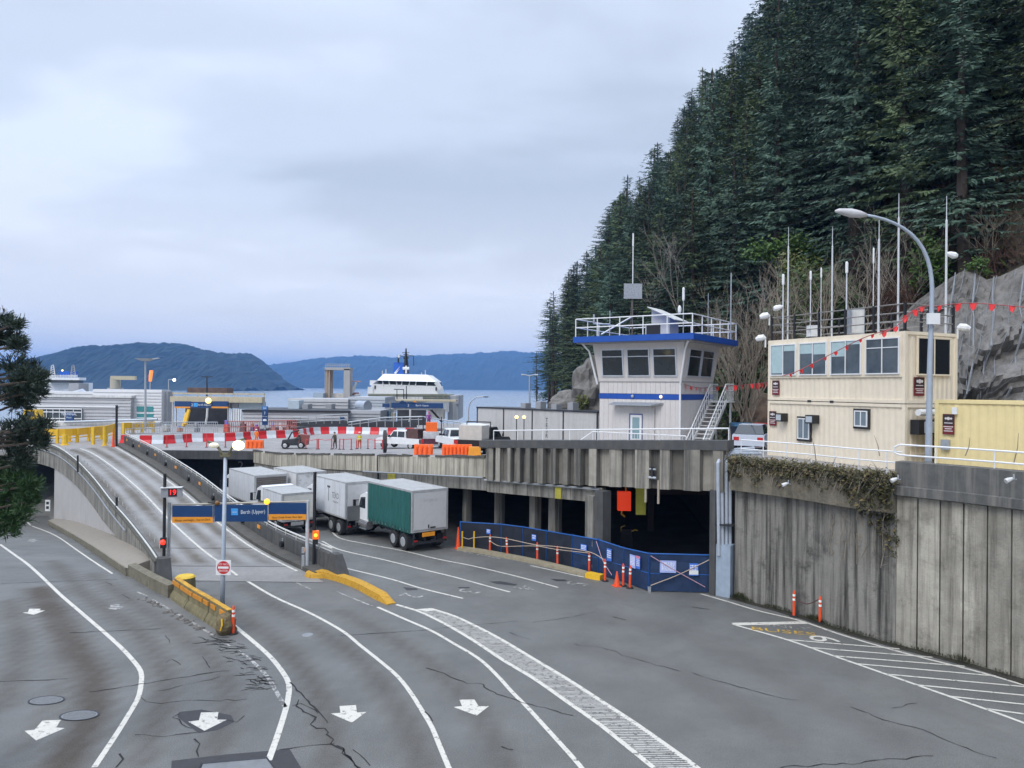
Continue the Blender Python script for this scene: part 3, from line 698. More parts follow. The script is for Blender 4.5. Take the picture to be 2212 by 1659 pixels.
def deck_edge():
    a, c = V((-36.2, 73.8, 0)), V((-25.4, 73.9, 0)); t = thing('edge_beam', 'stained concrete edge beam over the dark berth entrance beyond the ramp', 'beam', a)
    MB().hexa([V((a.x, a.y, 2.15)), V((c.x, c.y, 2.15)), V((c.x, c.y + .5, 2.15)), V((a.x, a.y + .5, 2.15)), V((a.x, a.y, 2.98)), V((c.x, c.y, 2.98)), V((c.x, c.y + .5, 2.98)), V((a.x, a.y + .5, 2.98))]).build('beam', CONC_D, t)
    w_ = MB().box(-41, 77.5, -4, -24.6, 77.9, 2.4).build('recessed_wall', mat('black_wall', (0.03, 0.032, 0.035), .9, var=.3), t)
    text('berth_numeral', '2', 1.3, V((-28.3, 77.45, 1.1)), (1, 0, 0), (0, 0, 1), mat('grey_numeral', (.25, .26, .27)), t)
    b = MB(); P0 = offs([RLs[-2], RLs[-1], V((-52, 74.6, 2.9)), V((-62, 77, 2.9)), V((-80, 77, 2.9))], -.3)
    t2 = thing('edge_beam', 'grey concrete edge beam curving left over the road tunnel behind the pine', 'beam', P0[1])
    MB().sweep(P0[1:], [(-.2, -1.1), (.2, -1.1), (.2, .15), (-.2, .15)]).build('beam', CONC, t2)
    MB().tube([p + V((0, 0, .9)) for p in P0[1:]], .05, 6).build('handrail', STEEL, t2)
deck_edge()

# beige panelled wall with lower beam and columns
CONC_B = mat('beige_concrete', (0.43, 0.395, 0.32), 0.85, var=0.15, scl=1.4, bump=0.3, streak=0.85, dirt=(0.10, 0.09, 0.07), isl=0.12)
def beige_wall():
    t = thing('deck_edge_wall', 'long beige concrete panel wall along the upper deck behind the trucks', 'retaining wall', WALL1)
    n = 36; nrm = -VV  # faces the camera
    L = [WALL0.lerp(WALL1, i / n) - VV * .12 for i in range(n + 1)]
    b = MB(); lo = MB(); tp = MB(); rn = random.Random(5)
    for i in range(n):
        a, c = L[i], L[i + 1]; d = (c - a).normalized(); a2 = a + d * .012; c2 = c - d * .012; q = V((d.y, -d.x, 0)) * 1
        if q.y > 0: q = -q
        za, zc = zdeck(a), zdeck(c)
        def slab(m, a, c, za0, za1, zc0, zc1, f, bk):
            m.hexa([V((a.x, a.y, za0)) + q * f, V((c.x, c.y, zc0)) + q * f, V((c.x, c.y, zc0)) - q * bk, V((a.x, a.y, za0)) - q * bk,
                    V((a.x, a.y, za1)) + q * f, V((c.x, c.y, zc1)) + q * f, V((c.x, c.y, zc1)) - q * bk, V((a.x, a.y, za1)) - q * bk])
        slab(b, a2, c2, za - 1.12, za + .03, zc - 1.12, zc + .03, .16, .2)
        for h in range(2):
            e0 = a.lerp(c, h / 2) + d * .006; e1 = a.lerp(c, (h + 1) / 2) - d * .006; z0 = za + (zc - za) * h / 2; z1 = za + (zc - za) * (h + 1) / 2
            slab(lo, e0, e1, z0 - 1.92, z0 - 1.16, z1 - 1.92, z1 - 1.16, .06, .2)
        if rn.random() < .8: slab(tp, a, c, za + .03, za + .12 + rn.uniform(0, .08), zc + .03, zc + .12 + rn.uniform(0, .08), .18 + rn.uniform(0, .06), .05)
    b.build('upper_panels', CONC_B, t); lo.build('lower_panels', CONC, t)
    tp.build('crumbling_edge', mat('dark_edge', (.09, .085, .075), .95, var=.4, scl=6, bump=.8, bscl=10), t)
    q = [V((p.x, p.y, zdeck(p) - 1.14)) - VV * .34 for p in L]
    MB().tube(q[int(n * .62):], .05, 6).build('pipe', STEEL, t)
    # column strip and yellow stain on the lower panels
    for f, m in ((0.66, 'column'),):
        p = WALL0.lerp(WALL1, f) - VV * .2; zz = zdeck(p); MB().ob(p + V((0, 0, zz - 2.0)), U, VV, 2.1, .09, .09).build('drain_pipe', DARKST, t)
    p = WALL0.lerp(WALL1, .71) - VV * .19; MB().ob(p + V((0, 0, zdeck(p) - 1.9)), U, VV, .7, .55, .03).build('yellow_stain', mat('lichen', (.38, .34, .05), .9, var=.3, scl=5, spots=.5), t)
    return L
beige_wall()
def lower_columns():
    for i, (x, wd) in enumerate(((995, .42), (1065, .45), (1142, .5), (1185, .55))):
        for k in range(60):       # walk along the wall line to the column's bearing
            pass
        A, B = V((-8, 52.3, 0)), V((9.9, 34.7, 0)); r = ray(x, 1100); r = V((r.x, r.y, 0))
        dn = (B - A); den = r.x * dn.y - r.y * dn.x; s_ = (A.x * dn.y - A.y * dn.x) / den; p = r * s_ + VV * .5
        lab = ('left end behind the green truck', 'second from the green truck', 'third from the green truck', 'fourth from the green truck')[i]
        t = thing('concrete_column', 'square weathered concrete column under the deck, ' + lab, 'column', p, 0, 'columns under the upper deck')
        MB().ob(p + V((0, 0, -.6)), U, VV, 4.5, wd * .5, wd * .5).build('shaft', CONC, t)
        if i in (1, 3): MB().ob(p + U * (wd * .5 + .1) + V((0, 0, -.6)), U, VV, 4.4, .08, .1).build('pipe', CONC_D, t)
    r = ray(1281, 1100); r = V((r.x, r.y, 0)); p = r * 38.9
    t = thing('concrete_column', 'wide double concrete column beside the large dark opening', 'column', p, 0, 'columns under the upper deck')
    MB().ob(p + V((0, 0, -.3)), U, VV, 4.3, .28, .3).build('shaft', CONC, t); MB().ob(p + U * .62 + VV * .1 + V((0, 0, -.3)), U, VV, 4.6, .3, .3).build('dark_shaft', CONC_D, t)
    # lower beam continuing under the fascia
    a, c = V((-1.3, 44.0, 0)) - VV * .05, V((4.9, 38.95, 0)) - VV * .05
    t = thing('lower_beam', 'stained concrete beam with a conduit below the dark ribbed fascia', 'beam', a)
    n = 16; b = MB()
    for i in range(n):
        e0 = a.lerp(c, i / n); e1 = a.lerp(c, (i + 1) / n); d = (e1 - e0).normalized(); e0 = e0 + d * .008; e1 = e1 - d * .008; q = V((d.y, -d.x, 0)) * .12
        z0 = 3.42 + .012 * i
        b.hexa([e0 + q + V((0, 0, z0)), e1 + q + V((0, 0, z0)), e1 - q * 2 + V((0, 0, z0)), e0 - q * 2 + V((0, 0, z0)), e0 + q + V((0, 0, z0 + .78)), e1 + q + V((0, 0, z0 + .78)), e1 - q * 2 + V((0, 0, z0 + .78)), e0 - q * 2 + V((0, 0, z0 + .78))])
    b.build('panels', CONC, t)
    q0 = a - VV * .3 + V((0, 0, 4.12)); q1 = c - VV * .3 + V((0, 0, 4.32)); MB().tube([q0, q1], .055, 6).build('conduit', STEEL, t)
    MB().tube([q1 - U * .3, q1 - U * .3 + V((0, 0, 1.6))], .05, 6).build('riser_pipe', STEEL, t)
    p = a.lerp(c, .66) - VV * .2; MB().ob(p + V((0, 0, 3.55)), (c - a).normalized(), VV, .7, .2, .03).build('yellow_stain', mat('lichen', (.38, .34, .05)), t)
lower_columns()
FASC_M = mat('fascia_concrete', (0.225, 0.21, 0.18), 0.85, var=0.25, scl=1.6, bump=0.25, streak=0.85, stz=0.06, dirt=(0.028, 0.029, 0.032), isl=0.5)
def fascia():
    a, c = FASC; t = thing('deck_fascia', 'dark ribbed concrete fascia with a flat cap around the tower deck', 'fascia', a)
    d = (c - a).normalized(); q = V((d.y, -d.x, 0)); n = 34; b = MB(); rn = random.Random(3); x = 0.0; Ln = (c - a).length
    def zt(f): return 6.05 + .75 * f
    def zb(f): return 4.12 + .72 * f
    i = 0
    while x < Ln - .05:
        wd = rn.uniform(.28, .5) if x < Ln * .5 else rn.uniform(.5, .85); x1 = min(Ln, x + wd); e0 = a + d * x; e1 = a + d * (x1 - .015); f0 = x / Ln; f1 = x1 / Ln
        o0 = (.3 if i % 2 else .0) + rn.uniform(-.02, .02); o1 = o0 + (rn.uniform(-.1, .1) if x < Ln * .6 else rn.uniform(-.04, .04))
        b.hexa([e0 + q * o0 + V((0, 0, zb(f0))), e1 + q * o1 + V((0, 0, zb(f1))), e1 - q * .3 + V((0, 0, zb(f1))), e0 - q * .3 + V((0, 0, zb(f0))),
                e0 + q * o0 + V((0, 0, zt(f0))), e1 + q * o1 + V((0, 0, zt(f1))), e1 - q * .3 + V((0, 0, zt(f1))), e0 - q * .3 + V((0, 0, zt(f0)))])
        x = x1; i += 1
    b.build('ribbed_panels', FASC_M, t)
    k = MB(); e0 = a - d * .25; e1 = c + d * .1
    k.hexa([e0 + q * .32 + V((0, 0, zt(0))), e1 + q * .32 + V((0, 0, zt(1))), e1 - q * .5 + V((0, 0, zt(1))), e0 - q * .5 + V((0, 0, zt(0))), e0 + q * .32 + V((0, 0, zt(0) + .42)), e1 + q * .32 + V((0, 0, zt(1) + .45)), e1 - q * .5 + V((0, 0, zt(1) + .45)), e0 - q * .5 + V((0, 0, zt(0) + .42))])
    k.build('cap', mat('cap_dark', (0.07, 0.072, 0.075), .8, var=.2, streak=.4, dirt=(.12, .11, .09)), t)
    e = a + d * (Ln * .745) + q * .22; z = 5.2
    MB().cyl(e + V((0, 0, z)) - d * .22, e + V((0, 0, z)) + d * .22, .07, None, 8).build('tube_lamp', STEEL, t); MB().cyl(e + V((0, 0, z + .42)) - d * .2, e + V((0, 0, z + .42)) + d * .2, .05, None, 8).build('tube_lamp', STEEL, t)
    MB().ob(e + V((0, 0, z - .15)), d, q, .7, .05, .05).build('lamp_bracket', DARKST, t)
    g = MB()
    for f in (-.35, .35): g.ob(e + d * f + V((0, 0, z - 1.25)), d, q, 1.15, .05, .04)
    g.build('hanger', mat('old_wood', (.33, .29, .23), .8), t)
    # white pipe rail along the top
    r = MB(); g0 = a + d * .5 - q * .1; g1 = c - q * .1
    h0, h1 = zt(.05) + .42, zt(1) + .45
    r.tube([g0 + V((0, 0, h0 + .55)), g1 + V((0, 0, h1 + .55))], .035, 6)
    for k2 in range(9):
        f = k2 / 8; p = g0.lerp(g1, f); r.cyl(p + V((0, 0, h0 + (h1 - h0) * f)), p + V((0, 0, h0 + (h1 - h0) * f + .55)), .028, None, 6)
    rr = thing('pipe_rail', 'white pipe railing on top of the dark fascia in front of the tower', 'railing', g0); r.build('rail', WHITE, rr)
    # bright shallow soffit wall behind the big opening
fascia()

# mossy retaining wall and panelled retaining wall on the right
WALLM = mat('stained_wall', (0.235, 0.225, 0.20), 0.9, var=0.25, scl=0.9, bump=0.5, bscl=10, streak=1.0, stz=0.09, dirt=(0.03, 0.028, 0.024), spots=.85, sscl=.9)
WALLP = mat('wall_panels', (0.32, 0.30, 0.255), 0.88, var=0.35, scl=.9, bump=0.4, bscl=12, streak=.7, dirt=(0.09, 0.082, 0.066), isl=0.2, spots=.6, sscl=1.6)
def right_walls():
    t = thing('retaining_wall', 'dark mossy stained retaining wall with overgrown top and ivy', 'retaining wall', RW[0])
    q = resample(RW, 22); q = [p + V((0, 0, .0)) for p in q]
    MB().sweep(q, [(.0, -.2), (.0, 5.3), (-.6, 5.3), (-.6, -.2)]).build('face', WALLM, t)
    MB().sweep(q, [(.42, 5.0), (.46, 6.3), (-.6, 6.4), (-.6, 5.0)]).build('overhang', mat('brown_beam', (.17, .15, .115), .95, var=.3, scl=2.5, bump=.7, bscl=9, streak=.6, spots=.5, dirt=(.05, .05, .03)), t)
    t = thing('retaining_wall', 'grey retaining wall of tall vertical concrete panels with dark coping', 'retaining wall', RP[0])
    st = resample(RP, 10); b = MB()
    for i in range(9):
        a, c = st[i], st[i + 1]; d = (c - a).normalized(); a2 = a + d * .02; c2 = c - d * .02; n = V((d.y, -d.x, 0)) * 1
        for h in range(2):
            e0 = a2.lerp(c2, h / 2) ; e1 = a2.lerp(c2, (h + 1) / 2) - d * .006; o = .02 if h else .0
            b.hexa([e0 + n * o + V((0, 0, -.1)), e1 + n * o + V((0, 0, -.1)), e1 - n * .4 + V((0, 0, -.1)), e0 - n * .4 + V((0, 0, -.1)), e0 + n * o + V((0, 0, 5.85)), e1 + n * o + V((0, 0, 5.85)), e1 - n * .4 + V((0, 0, 5.85)), e0 - n * .4 + V((0, 0, 5.85))])
    b.build('panels', WALLP, t)
    MB().sweep(st, [(-.12, -.2), (-.12, 5.84), (-.5, 5.84), (-.5, -.2)]).build('backing', BLACK, t)
    MB().sweep(st, [(.20, 5.66), (.26, 5.70), (.26, 6.02), (.16, 6.05), (.14, 6.95), (-.5, 6.95), (-.5, 5.66)]).build('coping', mat('coping_grey', (.095, .095, .092), .85, var=.25, streak=.8, dirt=(.2, .19, .17), bump=.3), t)
    return st
RPs = right_walls()
# ------------------------------------------------------------------ tower
SIDING = mat('tower_siding', (0.60, 0.57, 0.555), 0.6, var=0.06, streak=.18, dirt=(.4, .38, .36))
def grooved(b, p0, dr, nrm, Ln, z0, z1, st=.3, gap=.012, th=.03):
    n = max(1, int(Ln / st))
    for i in range(n):
        a = V(p0) + V(dr) * (Ln * i / n + gap / 2); c = V(p0) + V(dr) * (Ln * (i + 1) / n - gap / 2); q = V(nrm) * th
        b.hexa([a + UP * z0, c + UP * z0, c + q + UP * z0, a + q + UP * z0, a + UP * z1, c + UP * z1, c + q + UP * z1, a + q + UP * z1])
def window(parent, c, right, up, w_, h, mull=(), trans=(), fm=None, gm=None, fr=.07, out=.05, name='window', sill=False):
    c = V(c); r = V(right).normalized(); u = V(up).normalized(); n = r.cross(u).normalized()
    b = MB()
    def bar(x0, x1, y0, y1, d=out):
        q = [c + r * x0 + u * y0, c + r * x1 + u * y0, c + r * x1 + u * y1, c + r * x0 + u * y1]
        b.hexa([k - n * .03 for k in q] + [k + n * d for k in q])
    bar(-w_ / 2, w_ / 2, -h / 2, -h / 2 + fr); bar(-w_ / 2, w_ / 2, h / 2 - fr, h / 2); bar(-w_ / 2, -w_ / 2 + fr, -h / 2 + fr, h / 2 - fr); bar(w_ / 2 - fr, w_ / 2, -h / 2 + fr, h / 2 - fr)
    for m in mull: bar(-w_ / 2 + w_ * m - fr * .4, -w_ / 2 + w_ * m + fr * .4, -h / 2 + fr, h / 2 - fr, out * .9)
    for t in trans: bar(-w_ / 2 + fr, w_ / 2 - fr, -h / 2 + h * t - fr * .35, -h / 2 + h * t + fr * .35, out * .8)
    f = b.build(name, fm or WHITE, parent)
    q = [c - r * w_ * .49 - u * h * .49, c + r * w_ * .49 - u * h * .49, c + r * w_ * .49 + u * h * .49, c - r * w_ * .49 + u * h * .49]
    g = MB(); g.hexa([k - n * .02 for k in q] + [k + n * .012 for k in q]); g.build('pane', gm or GLASS, f)
    return f
def tower():
    t = thing('control_tower', 'white two-storey ferry control tower with flared window cab, blue roof edge and blue band', 'tower', (5.52, 46.47, 5.6), rad(-35))
    W, Ld = 5.34, 5.3; ex = V((1, 0, 0)); ey = V((0, 1, 0)); M = t.matrix_basis
    def Wd(x, y, z): return M @ V((x, y, z))
    zB = 10.06 - 5.6; zT = 12.42 - 5.6; fl = .36
    b = MB(); b.box(0.03, .03, 0, W - .03, Ld, zB)
    grooved(b, (0, 0, 0), ex, -ey, W, 0, 3.36); grooved(b, (W, 0, 0), ey, ex, Ld, 0, 3.36)
    grooved(b, (0, 0, 0), ex, -ey, W, 3.72, zB); grooved(b, (W, 0, 0), ey, ex, Ld, 3.72, zB); b.build('wall', SIDING, t, True)
    b = MB(); b.box(-.045, -.045, 3.38, W + .045, Ld, 3.70); b.build('blue_band', BLUE, t, True)
    b = MB(); b.hexa([(-.05, -.05, zB), (W + .05, -.05, zB), (W + .05, Ld, zB), (-.05, Ld, zB), (-fl, -fl, zT), (W + fl, -fl, zT), (W + fl, Ld + fl, zT), (-fl, Ld + fl, zT)]); b.build('cab', SIDING, t, True)
    b = MB(); b.box(-.07, -.07, zB - .04, W + .07, Ld, zB + .02); b.build('flashing', mat('trim_grey', (.35, .34, .34), .6), t, True)
    ro = MB(); o = 1.25; ro.box(-o, -o, zT + .02, W + o, Ld + o, zT + .38); ro.build('roof', BLUE, t, True)
    ro = MB(); ro.box(-o + .15, -o + .15, zT - .04, W + o - .15, Ld + o - .15, zT + .015); ro.build('soffit', mat('soffit', (.32, .31, .30), .7), t, True)
    for x, wd in ((.98, 1.5), (2.72, 1.5), (4.42, 1.5)):
        z0, z1 = 10.36 - 5.6, 12.04 - 5.6; f0 = (z0 - zB) / (zT - zB); f1 = (z1 - zB) / (zT - zB); y0 = -.05 - (fl - .05) * f0; y1 = -.05 - (fl - .05) * f1
        a = Wd(x, y0 - .02, z0); c = Wd(x, y1 - .02, z1); window(t, (a + c) / 2, Wd(1, 0, 0) - Wd(0, 0, 0), c - a, wd, (c - a).length, (), (.72,), mat('alu_frame', (.55, .58, .64), .4, .3))
    for y in (1.55, 3.7):
        z0, z1 = 10.36 - 5.6, 12.04 - 5.6; f0 = (z0 - zB) / (zT - zB); f1 = (z1 - zB) / (zT - zB); x0 = W + .05 + (fl - .05) * f0; x1 = W + .05 + (fl - .05) * f1
        a = Wd(x0 + .02, y, z0); c = Wd(x1 + .02, y, z1); window(t, (a + c) / 2, Wd(0, 1, 0) - Wd(0, 0, 0), c - a, 2.0, (c - a).length, (), (.72,), mat('alu_frame', (.55, .58, .64), .4, .3))
    # vestibule, door, canopy
    b = MB(); b.box(1.1, -.12, 0, 3.75, -.035, 2.95); b.build('porch_panel', mat('porch_white', (.58, .555, .545), .6, var=.08, streak=.3, dirt=(.35, .33, .31)), t, True)
    b = MB(); b.hexa([(1.05, -.75, 3.0), (3.8, -.75, 3.0), (4.3, -.04, 3.1), (1.05, -.04, 3.1), (1.05, -.75, 3.07), (3.8, -.75, 3.07), (4.3, -.04, 3.2), (1.05, -.04, 3.2)]); b.build('canopy', STEEL, t, True)
    b = MB(); b.box(2.12, -.17, .1, 3.0, -.125, 2.5); d = b.build('door', mat('door_frame_blue', (.10, .13, .28), .5), t, True)
    MB().box(2.22, -.2, .15, 2.96, -.172, 2.42).build('leaf', WHITE, d, True); MB().box(2.36, -.215, 1.0, 2.82, -.202, 2.28).build('pane', mat('blue_glass', (.22, .33, .37), .15), d, True)
    MB().box(2.24, -.225, .15, 2.94, -.203, .85).build('blue_panel', BLUE, d, True)
    for x in (2.3, 4.15):
        MB().ball((x, -.12, 3.55), .1, 8, 6).build('wall_lamp', mat('lamp_glow', (.9, .7, .45), .4, emit=(1, .75, .45, 1.2)) if x > 3 else STEEL, t, True)
    # downpipes
    for xs, y in ((W + .02, -.12), (-.12, -.1)):
        sgn = 1 if xs > 1 else -1
        MB().tube([(xs + sgn * .75, y - .7, zT), (xs + sgn * .42, y - .35, zT - .5), (xs + sgn * .1, y - .1, zB + .3), (xs, y, zB - .2)] + ([(xs, y, .6), (xs - .25, y, .35)] if sgn > 0 else []), .06, 7).build('downpipe', WHITE, t, True)
    # roof railing
    r = MB(); e = o - .12; z = zT + .38; H = 1.1
    ring = [(-e, -e), (W + e, -e), (W + e, Ld + e), (-e, Ld + e), (-e, -e)]
    for h in (H, H * .52):
        for i in range(4):
            r.tube([(ring[i][0], ring[i][1], z + h), (ring[i + 1][0], ring[i + 1][1], z + h)], .035, 5)
    for i in range(4):
        a, c = V((*ring[i], z)), V((*ring[i + 1], z)); n = 5
        for k in range(n): p = a.lerp(c, k / n); r.cyl(p, p + V((0, 0, H)), .035, None, 5)
    r.build('roof_railing', WHITE, t, True)
    # hatch house
    b = MB(); b.box(2.5, 1.2, z, 4.1, 2.6, z + .85); b.hexa([(2.9, 1.2, z + .855), (4.1, 1.2, z + .855), (4.1, 2.6, z + .855), (2.9, 2.6, z + .855), (2.92, 1.2, z + 1.78), (4.1, 1.2, z + 1.2), (4.1, 2.6, z + 1.2), (2.92, 2.6, z + 1.78)]); h = b.build('roof_hatch', mat('hatch_grey', (.5, .5, .5), .5), t, True)
    b = MB(); b.hexa([(2.9, .6, z + 1.8), (4.7, .6, z + .95), (4.7, 2.8, z + .95), (2.9, 2.8, z + 1.8), (2.9, .6, z + 1.85), (4.7, .6, z + 1.0), (4.7, 2.8, z + 1.0), (2.9, 2.8, z + 1.85)]); b.build('lid', WHITE_D, h, True)
    MB().box(2.6, 1.14, z + .15, 3.5, 1.19, z + .8).build('opening', BLACK, h, True)
    # stair on the right side
    s = MB(); n = 13; x0, x1 = W + .35, W + 1.35
    for i in range(n):
        f = i / n; s.box(x0, .2 + f * 3.7, 3.1 * f + .12, x1, .2 + (f + 1 / n) * 3.7 + .04, 3.1 * f + .17)
    for x in (x0, x1):
        s.hexa([(x - .03, .1, -.1), (x + .03, .1, -.1), (x + .03, 4.0, 3.1), (x - .03, 4.0, 3.1), (x - .03, .1, .2), (x + .03, .1, .2), (x + .03, 4.0, 3.4), (x - .03, 4.0, 3.4)])
    s.box(x0 - .2, 3.9, 3.2, x1 + .1, 5.3, 3.3); st = s.build('stair', WHITE_D, t, True)
    r = MB()
    for x in (x0, x1):
        r.tube([(x, .1, 1.1), (x, 3.95, 4.35), (x, 5.3, 4.35)], .035, 5); r.tube([(x, .1, .7), (x, 3.95, 3.95), (x, 5.3, 3.95)], .02, 4)
        for i in range(19):
            f = i / 12; yy = .1 + 3.85 * f; zz = 3.25 * f
            if f > 1: yy = 3.95 + (f - 1) / .5 * 1.35; zz = 3.25
            r.cyl((x, yy, zz), (x, yy, zz + 1.1), .018, None, 4)
    r.build('stair_rail', WHITE, st, True)
    MB().box(x0, 4.9, 0, x0 + .1, 5.0, 3.2).box(x1 - .1, 4.9, 0, x1, 5.0, 3.2).build('stair_post', WHITE_D, st, True)
    return t, Wd, zT
TOWER, TWd, TzT = tower()
def tower_bits():
    zr = TzT + .38
    def ant(label, x, y, h, r=.03, tip=.0, bend=None):
        p = TWd(x, y, zr); t = thing('antenna', label, 'antenna', p, 0, 'antennas on the tower roof')
        MB().tube([(0, 0, 0), (0, 0, h)], [r, r * .8], 6).build('mast', STEEL, t, True)
        if tip: MB().tube([(0, 0, h - tip), (0, 0, h - tip * .9), (0, 0, h - tip * .1), (0, 0, h)], [r, r * 2.2, r * 2.2, r * .6], 7).build('radome', WHITE, t, True)
        return t
    ant('short thick white-tipped antenna right of the grey roof hatch', 4.9, 1.4, 3.0, .035, .85)
    ant('thin brownish whip antenna on the right half of the tower roof', 6.0, 2.6, 2.7, .025)
    ant('tall pale pole antenna at the right corner of the tower roof', 6.4, 5.6, 4.3, .05)
    t = ant('short T-shaped antenna at the left end of the tower roof', .5, .3, 1.7, .035); MB().tube([(-1.0, 0, .85), (0, 0, .85)], .04, 6).tube([(-1.0, 0, .85), (-1.0, 0, 1.45)], .06, 6).build('arm', STEEL, t, True)
    p = TWd(.55, 3.4, zr); t = thing('antenna_mast', 'lattice mast with a flat grid panel and tall white whip above the tower roof', 'antenna', p)
    MB().tube([(0, 0, 0), (0, 0, 3.6)], .05, 7).tube([(-.2, 0, .3), (-.05, 0, 2.6)], .03, 5).build('pole', mat('wood_pole', (.12, .10, .09), .8), t, True)
    MB().box(-.6, -.14, 2.75, .6, -.1, 3.75).build('panel', mat('grid_panel', (.30, .32, .34), .6, var=.3, scl=14), t, True)
    MB().tube([(0, 0, 3.6), (0, 0, 6.2), (0, 0, 6.25), (0, 0, 7.1)], [.035, .035, .06, .05], 6).build('whip', WHITE, t, True)
    MB().tube([(-2.2, -1.2, .3), (0, 0, 1.6)], .05, 6).build('brace', WHITE, t, True)
    p = TWd(5.6, -.9, zr + 1.1); t = thing('roof_lamp', 'small white oval lamp on the tower roof railing', 'lamp', p); MB().ball((0, 0, .28), (.11, .11, .26), 8, 7).build('globe', WHITE, t, True); MB().cyl((0, 0, -.15), (0, 0, .06), .06, None, 6).build('base', DARKST, t, True)
    # balcony railing at the tower door
    t = thing('balcony_railing', 'white balustrade in front of the tower door', 'railing', TWd(0, -2, 0)); r = MB(); zb = zdeck(TWd(2, -1.5, 0)) + .0
    a, c = TWd(.35, -1.5, 0), TWd(6.3, -1.5, 0)
    a.z = zb; c.z = zb
    for h in (1.25, .15): r.tube([a + UP * h, c + UP * h], .035, 5)
    for k in range(31): p = a.lerp(c, k / 30); r.cyl(p + UP * (0 if k % 6 == 0 else .15), p + UP * 1.25, .03 if k % 6 == 0 else .014, None, 4)
    e = TWd(-.9, -2.1, 0); e.z = zb - .1; r.tube([a + UP * 1.25, e + UP * .35], .035, 5); r.build('bars', WHITE, t)
tower_bits()

# ------------------------------------------------------------------ stacked office containers
CREAM = mat('cream_paint', (0.76, 0.67, 0.53), 0.55, var=0.05, streak=.12, stz=.1, dirt=(.36, .29, .2))
YELC = mat('yellow_container_paint', (0.75, 0.62, 0.32), 0.55, var=0.06, streak=.12, stz=.1, dirt=(.42, .31, .12))
def corrug(b, p0, dr, nrm, Ln, z0, z1, pitch=.28, dep=.016):
    p0 = V(p0); dr = V(dr).normalized(); q = V(nrm).normalized(); n = max(1, int(Ln / pitch)); pt = []
    for i in range(n):
        s = Ln * i / n; w_ = Ln / n
        for f, o in ((0, 0), (.3, 0), (.5, -dep), (.8, -dep)): pt.append(p0 + dr * (s + w_ * f) + q * o)
    pt.append(p0 + dr * Ln)
    m = len(pt); b.add([p + UP * z0 for p in pt] + [p + UP * z1 for p in pt], [(i, i + 1, m + i + 1, m + i) for i in range(m - 1)])
def containers():
    A = V((12.94, 37.4, 0)); C = V((16.15, 30.4, 0)); ang = math.atan2(C.y - A.y, C.x - A.x); Ln = (C - A).length; Wd_ = 3.25
    dr = (C - A).normalized(); bk = V((-dr.y, dr.x, 0)); fr = -bk
    def along(px):
        r = ray(px, 800); d = (A.x - r.x * A.y) / (r.x * dr.y - dr.x); return d
    def zat(px, py, s):
        p = A + dr * s; k = D(px, py, p.y); return k.z
    def z5(x, y): return ((1860 + x * .42194) / 1.15732, (480 + y * .42194) / 1.15732)
    sign = mat('sign_maroon', (.16, .015, .018), .5); sgb = mat('sign_dark', (.035, .02, .022), .5); pale = mat('sign_print', (.6, .55, .55), .6)
    def poster(parent, c, r, u, n, w_, h):
        c = V(c); b = MB(); q = [c - r * w_ / 2 - u * h / 2, c + r * w_ / 2 - u * h / 2, c + r * w_ / 2 + u * h / 2, c - r * w_ / 2 + u * h / 2]; b.hexa([k for k in q] + [k + n * .02 for k in q]); s = b.build('poster', sign, parent)
        q2 = [c - r * w_ * .47 - u * h * .05, c + r * w_ * .47 - u * h * .05, c + r * w_ * .47 + u * h * .47, c - r * w_ * .47 + u * h * .47]; MB().hexa([k + n * .021 for k in q2] + [k + n * .026 for k in q2]).build('picture', sgb, s)
        b = MB()
        for x, y, rr in ((-.22, .28, .1), (0, .28, .15), (.24, .28, .1)):
            k = c + r * x * w_ + u * y * h + n * .027; b.cyl(k, k + n * .006, rr * w_, None, 10)
        for y, ww in ((.06, .36), (-.12, .42), (-.22, .3), (-.33, .38)):
            k = c + u * y * h + n * .027; q3 = [k - r * ww * w_ - u * h * .022, k + r * ww * w_ - u * h * .022, k + r * ww * w_ + u * h * .022, k - r * ww * w_ + u * h * .022]; b.hexa(q3 + [i + n * .004 for i in q3])
        b.build('print', pale, s)
    def body(t, z0, z1, cut=None):
        # corner posts, rails, corrugated walls
        b = MB(); a = A + UP * 0
        for s in (0.0, Ln - .14):
            for y in (0.0, Wd_ - .14): p = A + dr * (s + .07) + bk * (y + .07); b.ob(p + UP * z0, dr, bk, z1 - z0, .075, .075)
        for y in (.03, Wd_ - .03):
            for z, h in ((z0, .13), (z1 - .13, .13)): b.ob(A + dr * Ln / 2 + bk * y + UP * z, dr, bk, h, Ln / 2 - .145, .05)
        for s in (.03, Ln - .03):
            for z, h in ((z0, .13), (z1 - .13, .13)): b.ob(A + dr * s + bk * Wd_ / 2 + UP * z, bk, dr, h, Wd_ / 2 - .145, .05)
        b.build('frame', CREAM, t)
        w_ = MB(); corrug(w_, A + dr * .14 + bk * .03, dr, fr, Ln - .28, z0 + .13, z1 - .13); corrug(w_, C - dr * .03 + bk * .14, bk, dr, Wd_ - .28, z0 + .13, z1 - .13); corrug(w_, A + dr * .03 + bk * (Wd_ - .14), -bk, -dr, Wd_ - .28, z0 + .13, z1 - .13)
        w_.build('wall', CREAM, t)
        r = MB(); r.ob(A + dr * Ln / 2 + bk * Wd_ / 2 + UP * (z1 - .06), dr, bk, .05, Ln / 2 - .06, Wd_ / 2 - .06); r.build('roof', CREAM, t)
    zb, zm, zt = 6.2, 9.12, 12.1
    lo = thing('office_container', 'cream lower office container with two small windows, bottom of the stack', 'container', A + UP * zb)
    body(lo, zb, zm - .04)
    up = thing('office_container', 'cream upper office container with a long row of windows, top of the stack', 'container', A + UP * zm)
    body(up, zm, zt)
    # upper window band
    bl = mat('blind_glass', (.38, .50, .51), .2, spec=.7); wz0, wz1 = 10.33, 11.87
